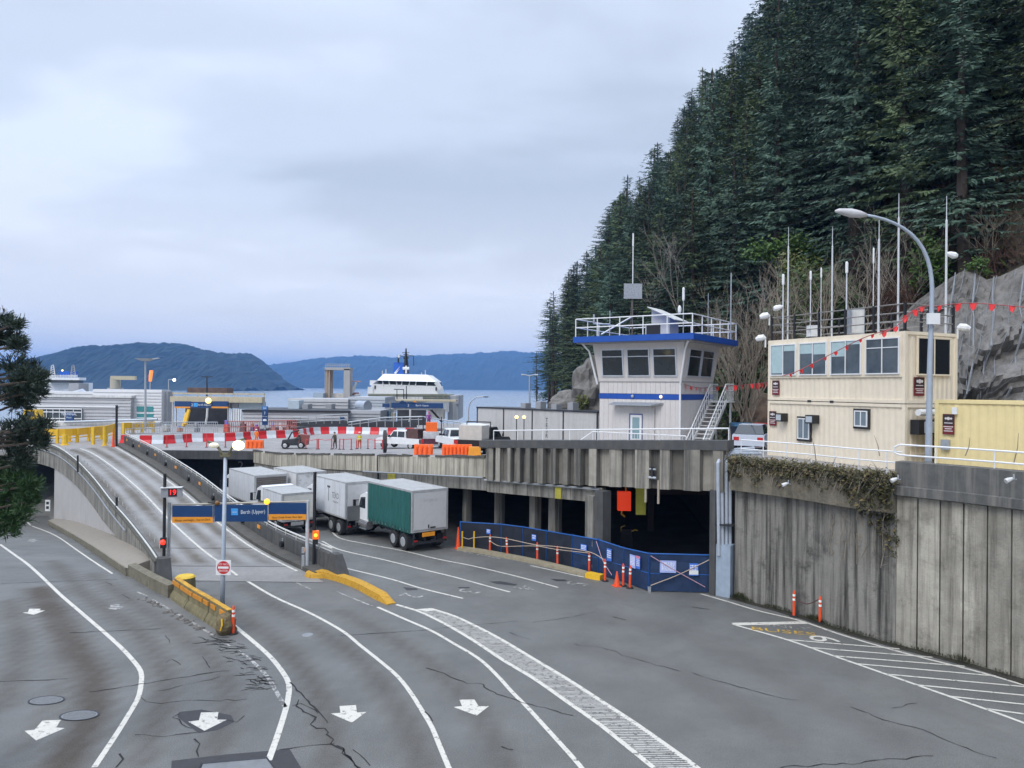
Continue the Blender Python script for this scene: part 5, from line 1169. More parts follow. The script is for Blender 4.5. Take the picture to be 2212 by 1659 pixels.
# ------------------------------------------------------------------ blue mesh fence with notices
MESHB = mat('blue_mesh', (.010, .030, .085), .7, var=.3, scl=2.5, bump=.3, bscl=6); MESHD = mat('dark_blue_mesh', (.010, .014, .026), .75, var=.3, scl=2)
FBLUE = mat('fence_blue', (.012, .10, .36), .5)
def fence():
    top = [(60, 370), (95, 375), (420, 400), (590, 425), (775, 460), (980, 500), (1185, 535), (1385, 600), (1585, 645), (2100, 657)]
    bot = [(60, 594), (95, 598), (420, 646), (590, 673), (775, 705), (980, 760), (1185, 812), (1385, 872), (1588, 945), (2100, 958)]
    P = [G(*zf(*p)) for p in bot]; Z = []
    for p, q in zip(P, top): Z.append(min(2.1, D(*zf(*q), p.y).z))
    names = ['next to the green truck', 'by the yellow posts', 'with the first blue notice', 'second from the blue notice', 'left of the first bright blue panel', 'bright blue, left of the leaning tape', 'behind the orange cone', 'behind the two close posts', 'front panel with two large notices']
    for i in range(1, 9):
        a, c = P[i], P[i + 1]; g0, g1 = gz(a), gz(c); lab = 'blue mesh fence panel ' + names[i]
        if i == 8: lab = 'blue mesh fence panel across the opening with two large notices'
        t = thing('mesh_fence', lab, 'fence panel', a, 0, 'blue mesh fence panels along the deck columns'); za, zc = Z[i], Z[i + 1]
        n = 14; vs = []; rn = random.Random(i); d = (c - a); nn = V((d.y, -d.x, 0)).normalized()
        for k in range(n + 1):
            for h in range(6):
                f = k / n; u = h / 5; p = a.lerp(c, f) + nn * (.05 * NZ.noise(V((f * 4 + i * 9, u * 3, 1))) * (1 if 0 < k < n else 0)); z = g0 + (g1 - g0) * f + .04 + u * (za + (zc - za) * f - .04 - .03 * math.sin(f * math.pi))
                vs.append((p.x, p.y, z))
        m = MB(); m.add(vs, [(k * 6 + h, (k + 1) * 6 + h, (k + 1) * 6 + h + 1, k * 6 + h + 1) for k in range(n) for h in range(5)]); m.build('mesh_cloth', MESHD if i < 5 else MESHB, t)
        f = MB(); f.tube([a + UP * za, c + UP * zc], .035, 6); f.tube([a, a + UP * (za + .06)], .04, 6); f.tube([c, c + UP * (zc + .05)], .04, 6)
        if i >= 5: f.tube([a + UP * za * .48, c + UP * zc * .48], .02, 5)
        f.build('frame', FBLUE, t)
        if i == 8: MB().ob(a + V((0, -.05, 0)), (1, 0, 0), (0, 1, 0), .25, .07, .07).build('foot', STEEL, t)
    # tapes and the kerb under the fence
    kq = [G(*zf(*p)) for p in ((80, 618), (200, 632), (400, 668), (600, 706), (800, 752), (1000, 800), (1090, 826))]; kq = bystep(kq, .8)
    t = thing('fence_kerb', 'long low concrete kerb along the foot of the blue fence', 'kerb', kq[0]); MB().sweep(kq, [(.12, 0), (.1, .16), (-.35, .18), (-.38, 0)]).build('body', mat('kerb_tan', (.27, .235, .16), .85, var=.2, spots=.4, sscl=4, dirt=(.1, .09, .05)), t)
    ye = [G(*zf(*p)) for p in ((1090, 832), (1150, 846), (1205, 855))]; t = thing('fence_kerb', 'short bright yellow kerb end in front of the blue fence', 'kerb', ye[0]); MB().sweep(ye, [(.1, 0), (.08, .24), (-.4, .24), (-.42, 0)]).build('body', YELLOW, t)
    ye = [G(*zf(*p)) for p in ((85, 612), (190, 626))]; t = thing('fence_kerb', 'small yellow kerb piece with two thin yellow posts by the green truck', 'kerb', ye[0]); MB().sweep(ye, [(.2, 0), (.15, .14), (-.3, .14), (-.32, 0)]).build('body', YELLOW, t)
    for x in (112, 205): p = G(*zf(x, 622)); MB().cyl(p, p + UP * 1.15, .05, None, 8).build('post', YELLOW, t)
    # notices on the fence: px centre, half size, text lines
    nb = mat('notice_blue', (.05, .17, .62), .5); nbw = mat('notice_pale', (.35, .42, .75), .5); pk = mat('notice_pink', (.62, .2, .3), .5); wt = mat('notice_text', (.7, .72, .85), .6)
    def bearing(px, a, c):
        r = ray(px, 1100); d = c - a; s = (a.x - r.x * a.y) / (r.x * d.y - d.x); return a + d * s
    def notice(lab, i, x0, y0, x1, y1, m, rows=4, band=None, off=.1):
        a, c = P[i], P[i + 1]; p0 = bearing(zf(x0, 0)[0], a, c); p1 = bearing(zf(x1, 0)[0], a, c); d = (c - a).normalized(); n = V((d.y, -d.x, 0))
        if n.y > 0: n = -n
        p0 = p0 + n * off; p1 = p1 + n * off; pm = (p0 + p1) / 2; zt_ = D(*zf((x0 + x1) / 2, y0), pm.y).z; zb_ = D(*zf((x0 + x1) / 2, y1), pm.y).z
        t = thing('fence_notice', lab, 'notice', V((pm.x, pm.y, zb_)), 0, 'notices tied to the blue fence'); q = [V((p0.x, p0.y, zb_)), V((p1.x, p1.y, zb_)), V((p1.x, p1.y, zt_)), V((p0.x, p0.y, zt_))]
        MB().hexa([k - n * .012 for k in q] + [k for k in q]).build('board', m, t); w_ = (p1 - p0).length; h = zt_ - zb_; b = MB(); rn = random.Random(i)
        for r in range(rows):
            z = zt_ - h * (.16 + .7 * r / rows); x = .1
            while x < .86:
                l = rn.uniform(.06, .2); e = min(.9, x + l); s0 = p0.lerp(p1, x) + n * .003; s1 = p0.lerp(p1, e) + n * .003; hh = h * .34 / rows; b.quad(V((s0.x, s0.y, z - hh)), V((s1.x, s1.y, z - hh)), V((s1.x, s1.y, z + hh * .4)), V((s0.x, s0.y, z + hh * .4))); x = e + .05
        b.build('print', wt, t)
        if band: z0 = zb_ + h * band[0]; z1 = zb_ + h * band[1]; MB().hexa([V((p0.x, p0.y, z0)) + n * .001, V((p1.x, p1.y, z0)) + n * .001, V((p1.x, p1.y, z1)) + n * .001, V((p0.x, p0.y, z1)) + n * .001, V((p0.x, p0.y, z0)) + n * .006, V((p1.x, p1.y, z0)) + n * .006, V((p1.x, p1.y, z1)) + n * .006, V((p0.x, p0.y, z1)) + n * .006]).build('band', band[2], t)
    notice('small square blue notice above the leaning third orange post', 1, 313, 452, 345, 490, nb, 2); notice('small square blue notice on the dark mesh above the middle orange post', 3, 672, 494, 706, 542, nb, 2)
    notice('blue notice with white lettering high on the first bright blue panel', 5, 1060, 572, 1107, 624, nb, 3); notice('narrow blue notice with six white marks on the second bright panel', 6, 1268, 606, 1306, 702, nb, 4)
    notice('blue and white notice on the third bright panel, left half of a pair', 7, 1452, 655, 1496, 757, nbw, 6); notice('tilted blue notice with a pink top, right half of a pair', 7, 1500, 664, 1533, 765, nb, 5, (.82, 1.0, pk))
    notice('largest landscape blue notice on the front fence panel', 8, 1675, 700, 1803, 796, nbw, 8); notice('small portrait notice with white lower half on the front fence panel', 8, 1906, 722, 1978, 818, nb, 4, (.08, .42, WHITE))
    def tape(lab, pts, r=.018, m=None):
        t = thing('rope', lab, 'rope', pts[0], 0, 'tapes and ropes along the fence'); MB().tube(resample(pts, 14), r, 4).build('strand', m or mat('rope_tan', (.45, .36, .28), .8), t)
    def on(i, x, y, off=.16):
        a, c = P[i], P[i + 1]; p = bearing(zf(x, 0)[0], a, c); d = (c - a).normalized(); n = V((d.y, -d.x, 0)); n = -n if n.y > 0 else n; p = p + n * off; return V((p.x, p.y, D(*zf(x, y), p.y).z))
    tape('pale rope crossing upward to the right on the front fence panel', [on(8, 1602, 897), on(8, 1830, 808, .1), on(8, 2085, 682)], .02); tape('pink tape crossing downward to the right on the front fence panel', [on(8, 1600, 662), on(8, 1800, 780, .1), on(8, 2030, 908)], .02, mat('tape_pink', (.5, .3, .36), .7))
    tape('pink tape leaning from the fence top down to the orange cone', [on(6, 1190, 545), on(6, 1245, 700), on(6, 1332, 815, .3)], .02, mat('tape_pink', (.5, .3, .36)))
    return P
FP = fence()
def delineator(base, lab, h=1.1, lean=0.0, first=[None], cap=True):
    if first[0] is None:
        t = thing('delineator_post', lab, 'delineator', base, 0, 'orange delineator posts')
        MB().tube([(0, 0, .03), (0, 0, .9), (0, 0, 1.0), (0, 0, 1.1)], [.06, .055, .05, .03], 10).build('tube', POSTOR, t, True); MB().cyl((0, 0, 0), (0, 0, .05), .19, .17, 10).build('base', RUBBER, t, True)
        for z in (.68, .86): MB().cyl((0, 0, z), (0, 0, z + .09), .062, .06, 10).build('band', REFL, t, True)
        first[0] = t; o = t
    else: o = dup(first[0], base, 0, lab)
    o.rotation_euler = (0, lean, random.uniform(0, 6)); return o
for px, lab, lean in (((330, 642), 'orange post third from the green truck, under a small blue notice', .02), ((470, 669), 'orange post leaning left between the two blue notices', -.12), ((705, 712), 'orange post under the blue notice on the middle dark panel', -.03),
                      ((865, 746), 'orange post in front of the seam of the last dark mesh panel', -.02), ((1115, 802), 'orange post behind the yellow kerb end', 0.0), ((1240, 862), 'orange post with dark base tied with pink tape', 0.02), ((1383, 902), 'orange post touching the right side of the orange cone', 0.0), ((1436, 918), 'nearest orange post of the fence row, right of the cone', 0.02)):
    delineator(G(*zf(*px)), lab, 1.1, lean)
delineator(G(*z8(576, 892)), 'left orange post of the chained pair by the mossy wall', 1.1); delineator(G(*z8(708, 925)), 'right orange post of the chained pair by the mossy wall', 1.1)
delineator(G(*z6(1432, 700)), 'orange post at the nose of the yellow barrier', 1.1, .05)
pa, pb = G(*z8(576, 892)) + UP * .75, G(*z8(708, 925)) + UP * 1.0
t_ = thing('chain', 'drooping dark red chain between the two orange posts by the mossy wall', 'chain', pa); MB().tube(resample([pa, (pa + pb) / 2 - UP * .22, pb], 10), .02, 4).build('links', mat('chain_dark', (.09, .03, .03), .6), t_)
def cone(base, lab, h=.72, tilt=0):
    t = thing('traffic_cone', lab, 'traffic cone', base, 0, 'orange traffic cones'); t.rotation_euler = (0, tilt, .3)
    MB().tube([(0, 0, .03), (0, 0, h)], [.16, .03], 12).build('cone', POSTOR, t, True); MB().box(-.2, -.2, 0, .2, .2, .04).build('base', POSTOR, t, True); return t
cone(G(*zf(1334, 902)), 'small plain orange traffic cone between posts at the blue fence'); c_ = cone(G(*zf(80, 606)), 'tall slim orange cone at the left end of the fence kerb', 1.3)
# rope along the post row
def postrope():
    q = [(118, 515), (160, 530), (200, 520), (315, 512), (450, 525), (690, 575), (860, 590), (1110, 630), (1230, 690)]
    bx = [(112, 622), (160, 625), (205, 627), (330, 642), (470, 669), (705, 712), (865, 746), (1115, 802), (1240, 862)]
    pts = [D(*zf(*a), G(*zf(*b)).y - .16) for a, b in zip(q, bx)]; t = thing('rope', 'long tan rope strung along the row of orange posts', 'rope', pts[0], 0, 'tapes and ropes along the fence'); MB().tube(resample(pts, 60), .02, 4).build('strand', mat('rope_tan', (.45, .36, .28)), t)
    q = [(325, 540), (390, 580), (460, 588), (690, 585), (860, 612), (1110, 640)]; bx = [bx[3], bx[4], bx[4], bx[5], bx[6], bx[7]]
    pts = [D(*zf(*a), G(*zf(*b)).y - .2) for a, b in zip(q, bx)]; t = thing('rope', 'lower pale rope sagging between the orange posts', 'rope', pts[0], 0, 'tapes and ropes along the fence'); MB().tube(resample(pts, 40), .018, 4).build('strand', mat('rope_tan', (.45, .36, .28)), t)
postrope()
# things inside the dark opening
def inside():
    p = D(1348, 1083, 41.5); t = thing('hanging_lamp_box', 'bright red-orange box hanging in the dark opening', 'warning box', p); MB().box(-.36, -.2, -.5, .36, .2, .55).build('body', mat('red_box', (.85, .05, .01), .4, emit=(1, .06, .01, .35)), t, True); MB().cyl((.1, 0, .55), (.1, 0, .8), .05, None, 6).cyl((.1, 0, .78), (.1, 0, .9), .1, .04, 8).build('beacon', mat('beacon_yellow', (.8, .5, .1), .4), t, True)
    MB().tube([(-.1, 0, -.5), (-.15, 0, -.7), (.05, 0, -.85)], .05, 6).build('hook', mat('hook_yellow', (.6, .42, .05), .5), t, True); MB().cyl((-.2, 0, .56), (-.2, 0, 1.6), .02, None, 5).cyl((.25, 0, .56), (.25, 0, 1.6), .02, None, 5).build('hanger', DARKST, t, True)
    p = D(1384, 1082, 40.2); t = thing('height_board', 'upright yellow-green board hanging in the dark opening', 'board', p); MB().box(-.27, -.04, -.75, .27, .04, .85).build('board', mat('board_lime', (.62, .60, .08), .6), t, True); MB().box(-.2, -.02, .86, -.17, .02, 1.4).box(.17, -.02, .86, .2, .02, 1.4).build('hanger', DARKST, t, True)
    p = D(1352, 1130, 44.5); t = thing('machine', 'small dark machine with yellow handles under the red box', 'machine', V((p.x, p.y, gz(p)))); MB().taper((0, 0, .0), (1, 0, 0), (0, 1, 0), 1.35, .4, .3, .3, .25).build('body', BLACK, t, True); MB().tube([(-.3, -.2, 1.2), (-.35, -.4, 1.5), (-.1, -.4, 1.6)], .035, 5).tube([(.3, -.2, 1.2), (.5, -.4, 1.35), (.65, -.4, 1.3)], .05, 5).build('handle', mat('hook_yellow', (.6, .42, .05)), t, True)
    p = D(1353, 1165, 43.0); t = thing('timber_block', 'pale timber beam lying on the floor of the dark opening', 'timber', V((p.x, p.y, gz(p)))); MB().box(-.55, -.15, 0, .55, .15, .28).build('beam', mat('timber', (.45, .36, .2), .8), t, True)
    p = D(1450, 1090, 52); t = thing('concrete_pier', 'dim brownish concrete pier deep inside the opening', 'pier', V((p.x, p.y, -1))); MB().box(-1.2, 0, 3.2, 3.0, .5, 6).box(-1.6, 0, 0, -1.2, .5, 6).build('shaft', mat('dim_brown', (.10, .075, .07), .9), t, True)
inside()

# ------------------------------------------------------------------ jersey barrier, lamp post, berth sign
JERSEY = [(-.31, 0), (-.28, .12), (-.13, .34), (-.09, .84), (.09, .84), (.13, .34), (.28, .12), (.31, 0)]
def jersey():
    pl = [(1035, 470), (1130, 555), (1235, 620), (1335, 690)]
    q = resample([G(*z6(*p)) for p in ((1040, 478), (1130, 545), (1240, 615), (1365, 700))], 40)
    m = mat('barrier_mossy', (.17, .145, .075), .85, var=.3, scl=3, spots=.5, sscl=5, dirt=(.05, .05, .03), streak=.5, bump=.4); ym = mat('barrier_yellow', (.50, .27, .02), .7, var=.3, scl=5, spots=.8, dirt=(.14, .085, .03))
    names = ('first section against the ramp parapet', 'second section from the ramp parapet', 'last section at the lamp post')
    for s in range(3):
        i0, i1 = ((0, 13), (13, 27), (27, 39))[s]; k = [p + V((0, 0, 0)) for p in q[i0:i1 + 1]]; k = offs(k, -.3)
        t = thing('jersey_barrier', 'mossy concrete jersey barrier with yellow top, ' + names[s], 'concrete barrier', k[0], 0, 'concrete barriers at the ramp mouth')
        k[0] = k[0].lerp(k[1], .15); k[-1] = k[-1].lerp(k[-2], .15)
        MB().sweep(k, JERSEY).build('body', m, t); MB().sweep(k, [(-.1, .845), (.1, .845), (.1, .87), (-.1, .87)]).build('painted_top', ym, t)
        n = 4 if s < 2 else 2
        for j in range(n):
            f = (j + .5) / n; i = min(len(k) - 2, int(f * (len(k) - 1))); p = k[i]; dr = (k[i + 1] - p).normalized(); rt = V((dr.y, -dr.x, 0))
            for sg in (1,):
                c = p + rt * .125 + UP * .5; MB().ob(c + UP * .08, dr, rt, .17, .26, .025).build('reflector', mat('reflector_dull', (.55, .22, .015), .5, var=.2), t)
    e = q[0]; t = thing('concrete_block', 'rounded yellow concrete cap at the inner end of the barrier row', 'concrete block', e); MB().cyl(e + V((.45, .6, 0)), e + V((.45, .6, .78)), .46, .42, 14).build('body', m, t); MB().cyl(e + V((.45, .6, .785)), e + V((.45, .6, .86)), .44, .36, 14).build('painted_top', mat('cap_yellow', (.6, .4, .03), .6, var=.2), t)
    e = q[-1]; dr = (q[-1] - q[-3]).normalized(); t = thing('net_mound', 'rounded brown net-covered mound against the end of the barrier', 'sandbag', e + dr * .0 + VV * .12)
    m = MB().ball((0, 0, .34), (.36, .42, .46), 16, 10); rn = random.Random(2); m.v = [(x * (1 + .3 * NZ.noise(V((x * 4, y * 4, z * 4)))), y * (1 + .25 * NZ.noise(V((x * 4 + 9, y * 4, z * 4)))), max(0, z + rn.uniform(-.02, .02))) for x, y, z in m.v]
    m.build('mound', mat('net_brown', (.15, .115, .06), .95, var=.45, scl=12, bump=1, bscl=22), t, True); MB().tube([(.0, -.38, .68), (.05, -.46, .45), (-.02, -.44, .25)], .03, 5).build('strap', YELLOW, t, True)
jersey()
def lamp_post():
    p = G(480, 1325); d = p.y; top = D(487, 984, d); t = thing('lamp_post', 'grey double-armed lamp post behind the yellow barriers with one lamp lit', 'lamp post', p)
    MB().tube([p, p.lerp(top, .25), top], [.105, .095, .075], 10).build('pole', mat('lamp_pole_grey', (.36, .41, .48)), t, smooth=True)
    MB().ob(top + V((0, 0, -.05)), (1, 0, 0), (0, 1, 0), .16, .2, .1).build('head_block', mat('lamp_olive', (.13, .12, .07), .5), t)
    for sg, pts, lit in ((-1, [(481, 982), (472, 968), (462, 958), (450, 955)], 0), (1, [(494, 982), (502, 966), (514, 953), (530, 948)], 1)):
        q = [D(x, y, d) for x, y in pts]; a = MB().sweep([q[0], q[1], q[2], q[3]], [(-.1, -.03), (.1, -.03), (.1, .05), (-.1, .05)]).build('arm', mat('lamp_olive', (.13, .12, .07)), t)
        c = D(515 if lit else 462, 962 if lit else 962, d - .12); MB().ball(c, (.26, .12, .2) if lit else (.22, .1, .12), 12, 8).build('lamp_glass', mat('lit_lamp', (1, .9, .6), .3, emit=(1.0, .86, .45, 3.2)) if lit else mat('dim_lamp', (.8, .75, .6), .3, emit=(1, .9, .65, .12)), t)
    sp = D(482.5, 1226, d - .13); g = thing('no_entry_sign', 'square DO NOT ENTER sign with red disc on the lamp post', 'road sign', sp)
    MB().box(-.31, 0, -.31, .31, .02, .31).build('plate', WHITE, g, True); MB().cyl((0, -.001, 0), (0, -.006, 0), .27, None, 28).build('disc', mat('sign_red', (.50, .015, .02), .4), g, True); MB().box(-.22, -.010, -.045, .22, -.0065, .045).build('bar', WHITE, g, True)
    text('lettering', 'DO NOT', .13, V((sp.x, sp.y - .0075, sp.z + .135)), (1, 0, 0), UP, WHITE, g); text('lettering', 'ENTER', .13, V((sp.x, sp.y - .0075, sp.z - .14)), (1, 0, 0), UP, WHITE, g)
lamp_post()
def gantry():
    a = G(361, 1248); c = G(663, 1231); a = V((a.x, a.y, 0)); c = V((c.x, c.y, 0)); d = (c - a).normalized(); n = V((d.y, -d.x, 0)); n = -n if n.y > 0 else n
    t = thing('berth_sign', 'long navy overhead sign reading Berth (Upper) spanning the ramp mouth', 'overhead sign', a)
    def at(px, py):
        r = ray(px, py); s = (a.x - r.x * a.y) / (r.x * d.y - d.x); p = a + d * s; return V((p.x, p.y, D(px, py, p.y).z))
    MB().tube([a + d * .06, V((a.x, a.y, at(364, 1085).z)) + d * .06], .075, 8).build('post', STEEL, t); MB().tube([c, V((c.x, c.y, at(663, 1082).z))], .095, 8).build('post', mat('post_pale', (.5, .53, .56), .5, .2), t)
    def panel(x0, y0, x1, y1, m, nm, off=.0, th=.08):
        p, q = at(x0, y0), at(x1, y0); p2, q2 = at(x0, y1), at(x1, y1); k = [p2, q2, q, p]; k = [v + n * (off + .1) for v in k]; return MB().hexa([v - n * th for v in k] + k).build(nm, m, t)
    panel(373, 1092, 463, 1128, NAVY, 'left_panel'); panel(464, 1090, 579.5, 1126, NAVY, 'centre_panel', .004); panel(580.5, 1086, 662, 1122, NAVY, 'right_panel')
    panel(373, 1116, 462.5, 1128.5, AMBER, 'amber_strip', .012, .006); panel(580.5, 1110, 662, 1122, AMBER, 'amber_strip', .012, .006)
    panel(500, 1097.5, 514.5, 1112, LBLUE, 'logo', .012, .006)
    lt = mat('sign_white', (.62, .68, .76), .5); bt = mat('sign_black', (.05, .03, .02), .5)
    k = MB()
    text('lettering', 'Berth (Upper)', .28, at(547, 1105) + n * .118, d, UP, lt, t, xs=.74); text('lettering', 'Always overheight - Stay on Deck', .155, at(417, 1122.5) + n * .12, d, UP, bt, t, xs=.78); text('lettering', 'Sharp Grade Ahead  Slow Signs', .15, at(621, 1116.5) + n * .12, d, UP, bt, t, xs=.78)
    text('lettering', 'FERRY', .11, at(507, 1106) + n * .12, d, UP, lt, t, xs=.8)
    for x in (461, 579): p = at(x, 1090); q = at(x, 1127); MB().tube([p + n * .11, q + n * .11], .02, 4).build('mullion', STEEL, t)
    p, q = at(372, 1090), at(664, 1083); MB().tube([p, q], .045, 6).build('beam', mat('beam_tan', (.42, .38, .32), .6), t)
    for x, y, lit in ((470, 1086, 0), (577, 1083, 1)):
        b = at(x, y) + n * .12; k = MB().ball(b + UP * .0, .15 if lit else .12, 12, 8).build('warning_lamp', mat('amber_lit', (1, .5, .05), .3, emit=(1, .42, .02, 1.5)) if lit else mat('amber_dull', (.20, .09, .02), .4), t); MB().tube([b - d * .05 - n * .02, b - d * .45 + UP * .05], .04, 5).build('hood', DARKST, k)
    # LED box and signals on a black pole beside the left post
    bp = a + V((-.08, -.2, 0)); top = V((bp.x, bp.y, at(360, 1022).z)); g = thing('signal_pole', 'black signal pole with red number display and red light at the left of the ramp', 'traffic signal', bp)
    MB().tube([bp, top], .075, 8).build('pole', BLACK, g); b = at(373, 1062) + n * .22
    MB().ob(b - UP * .24, d, n, .46, .48, .12).build('display_box', mat('box_grey', (.30, .31, .34), .5, .2), g); MB().ob(b - UP * .2 + n * .125 + d * .06, d, n, .38, .2, .008).build('display', mat('led_black', (.03, .005, .005), .4), g)
    text('led_digits', '19', .36, b + n * .138 + d * .06, d, UP, mat('led_red', (.9, .02, .02), .4, emit=(1, .02, .02, 2.0)), g); MB().ob(b + UP * .225 - n * .0, d, n, .03, .5, .2).build('hood', WHITE_D, g)
    s = V((bp.x, bp.y, at(358, 1170).z)); h = MB().ob(s - UP * .24 + n * .14, d, n, .5, .13, .12).build('signal_head', BLACK, g); MB().ball(s + UP * .06 + n * .27, .13, 12, 8).build('red_lens', mat('red_lit', (1, .03, .02), .3, emit=(1, .03, .01, 1.6)), h)
    bp = c + V((.32, .15, 0)); top = V((bp.x, bp.y, at(678, 1020).z)); g = thing('signal_pole', 'black signal pole with orange light at the right end of the berth sign', 'traffic signal', bp)
    MB().tube([bp, top], .085, 8).build('pole', BLACK, g); s = V((bp.x, bp.y, at(682, 1160).z)); h = MB().ob(s - UP * .36 + n * .14 + d * .08, d, n, .3, .12, .12).build('signal_head', BLACK, g); MB().ob(s - UP * .08 + n * .16 + d * .08, d, n, .42, .16, .14).build('orange_case', mat('case_orange', (.85, .16, .01), .4, emit=(1, .15, .0, .3)), h); MB().ball(s + UP * .13 + n * .3 + d * .08, .1, 10, 7).build('amber_lens', mat('amber_lit', (1, .5, .05)), h)
    MB().ob(c - d * .2 + UP * .9 + n * .1, d, n, .3, .07, .05).build('junction_box', STEEL, t); MB().ob(c - d * .2 + UP * .1 + n * .1, d, n, .7, .07, .05).build('junction_box', STEEL, t)
    for lab, px, y0, y1, zz in (('thin dark post on the ramp parapet near its middle', 252, 1115, 1075, 0), ('thin dark post standing on the upper part of the ramp', 168, 1020, 985, 0)):
        q = D(px, y0, 48 if px > 200 else 60); w_ = D(px, y1, q.y); k = thing('marker_post', lab, 'post', q, 0, 'thin posts along the ramp parapet'); MB().cyl(q, w_, .07, .07, 8).build('shaft', BLACK, k); MB().cyl(w_, w_ + UP * .06, .09, .05, 8).build('cap', DARKST, k)
    q = D(252, 938, 79); w_ = D(252, 877, 79); k = thing('marker_post', 'tall black post at the top of the ramp beside the yellow barriers', 'post', V((q.x, q.y, zdeck(q)))); MB().tube([V((q.x, q.y, zdeck(q))), w_], .12, 8).build('shaft', BLACK, k); MB().cyl(w_, w_ + UP * .1, .16, .1, 8).build('cap', DARKST, k)
gantry()
# ------------------------------------------------------------------ far side of the deck: terminal buildings, ferries, signs
def FB(b, x0, y0, x1, y1, dep, thick):          # frontal block: picture corners at a distance, real thickness behind
    p = D(x0, y1, dep); q = D(x1, y0, dep); b.box(min(p.x, q.x), dep, p.z, max(p.x, q.x), dep + thick, q.z); return b
def sidingblk(b, x0, y0, x1, y1, dep, thick, row=.5):
    p = D(x0, y1, dep); q = D(x1, y0, dep); z = p.z; xa, xb = min(p.x, q.x), max(p.x, q.x)
    n = max(2, int((q.z - p.z) / row)); h = (q.z - p.z) / n
    for i in range(n):
        z = p.z + i * h; b.hexa([(xa, dep - .13, z), (xb, dep - .13, z), (xb, dep + thick, z), (xa, dep + thick, z), (xa, dep, z + h - .01), (xb, dep, z + h - .01), (xb, dep + thick, z + h - .01), (xa, dep + thick, z + h - .01)])
    return b
GREYS = mat('grey_siding', (.40, .405, .42), .55, .0, var=.08, scl=.6, streak=.15, stz=.3, dirt=(.28, .28, .29)); GREYL = mat('pale_siding', (.55, .555, .57), .55, var=.06); GREYD = mat('mid_grey_siding', (.30, .31, .33), .55, var=.1)
TEAL = mat('teal_panel', (.04, .22, .23), .35); CREAMB = mat('cream_beam', (.50, .44, .31), .6, var=.1, streak=.3, dirt=(.3, .26, .18))
def far_buildings():
    t = thing('terminal_building', 'long grey ribbed ferry terminal building with teal windows behind the pine', 'building', D(200, 920, 122))
    b = MB(); sidingblk(b, 65, 857, 283, 925, 122, .9); b.build('front_wing', GREYS, t)
    b = MB(); sidingblk(b, 200, 842, 350, 925, 123, 3); b.build('main_wing', GREYL, t); b = MB(); sidingblk(b, 95, 846, 215, 857, 124, 3); b.build('upper_storey', GREYL, t)
    FB(MB(), 64, 854.5, 284, 857.2, 121.7, 1.2).build('eave', WHITE_D, t); FB(MB(), 350, 846, 363, 922, 124, 2).build('end_wall', GREYD, t)
    FB(MB(), 65, 877, 254, 878.6, 121.75, .15).build('trim', WHITE, t)
    f = FB(MB(), 72, 883, 176, 912, 121.6, .3).build('window_wall', mat('shop_glass', (.05, .065, .075), .12, var=.4, scl=.5), t); m = MB()
    for x in (72, 84, 100, 114, 128, 140, 158, 176): FB(m, x - .7, 883, x + .7, 912, 121.5, .09)
    for y in (883, 890, 904, 912): FB(m, 72, y - .6, 176, y + .6, 121.48, .08)
    m.build('frame', WHITE, f)
    for x0, x1, y0, y1 in ((295, 331, 878, 889), (295, 331, 894, 909)):
        w_ = FB(MB(), x0, y0, x1, y1, 122.85, .14).build('window', TEAL, t); k = MB(); FB(k, 312.4, y0, 313.6, y1, 122.8, .06)
        if y0 > 890: FB(k, x0, 902, x1, 903, 122.8, .06)
        k.build('frame', WHITE, w_)
    for x0, y0, x1, y1, m in ((95, 845, 135, 857, GREYL), (134, 842, 148, 857, mat('duct_metal', (.42, .46, .52), .35, .6)), (148, 828, 170, 856, GREYD)): FB(MB(), x0, y0, x1, y1, 126, 3).build('roof_unit', m, t)
    MB().tube([D(160, 850, 125.5), D(178, 845, 125.5), D(186, 853, 125.5), D(187, 857, 125.5)], .45, 9).build('duct', mat('duct_metal', (.42, .46, .52)), t)
    FB(MB(), 272, 852, 281, 857, 124, 1.2).build('roof_unit', GREYD, t); MB().tube([D(238, 857, 125), D(243, 851, 125), D(250, 857, 125)], .25, 6).build('roof_vent', GREYL, t)
    # low concourse in front of the terminal
    t = thing('concourse', 'low white covered walkway running along the foot of the grey terminal', 'walkway', D(200, 930, 116)); FB(MB(), 95, 913, 330, 921, 116, 3).build('wall', WHITE_D, t); MB().tube([D(140, 912, 115.5), D(340, 906, 115.5)], .2, 6).build('handrail', STEEL, t)
    s = thing('information_sign', 'dark blue upright sign with white lettering and arrow beside the terminal windows', 'sign', D(149, 918, 119)); FB(MB(), 141, 891, 158, 925, 119, .3).build('board', NAVY, s)
    wt = mat('sign_white', (.62, .68, .76)); text('lettering', 'TERMINAL', .55, D(149, 895, 118.96), (1, 0, 0), UP, wt, s); text('lettering', 'Foot', .42, D(149, 902, 118.96), (1, 0, 0), UP, wt, s); text('arrow', '>', 1.2, D(150, 917, 118.96), (1, 0, 0), UP, wt, s); p = D(150, 917, 118.97); MB().box(p.x - .5, p.y - .02, p.z - .05, p.x + .3, p.y, p.z + .05).build('arrow_shaft', wt, s)
    FB(MB(), 148, 920, 151, 930, 119.1, .1).build('post', STEEL, s)
    # berth gate (left): cream gantry with blue sign
    t = thing('berth_gate', 'cream steel loading gantry with a blue sign and bright warm lamp', 'gantry', D(460, 920, 120))
    FB(MB(), 367, 858, 566, 868, 118, 1.5).build('beam', CREAMB, t); FB(MB(), 372, 850, 572, 851.2, 118, .15).build('guard_rail', CREAMB, t)
    for x in (374, 400, 428, 455, 482, 505, 540, 571): FB(MB(), x - .5, 850, x + .5, 858, 118, .12).build('rail_post', CREAMB, t)
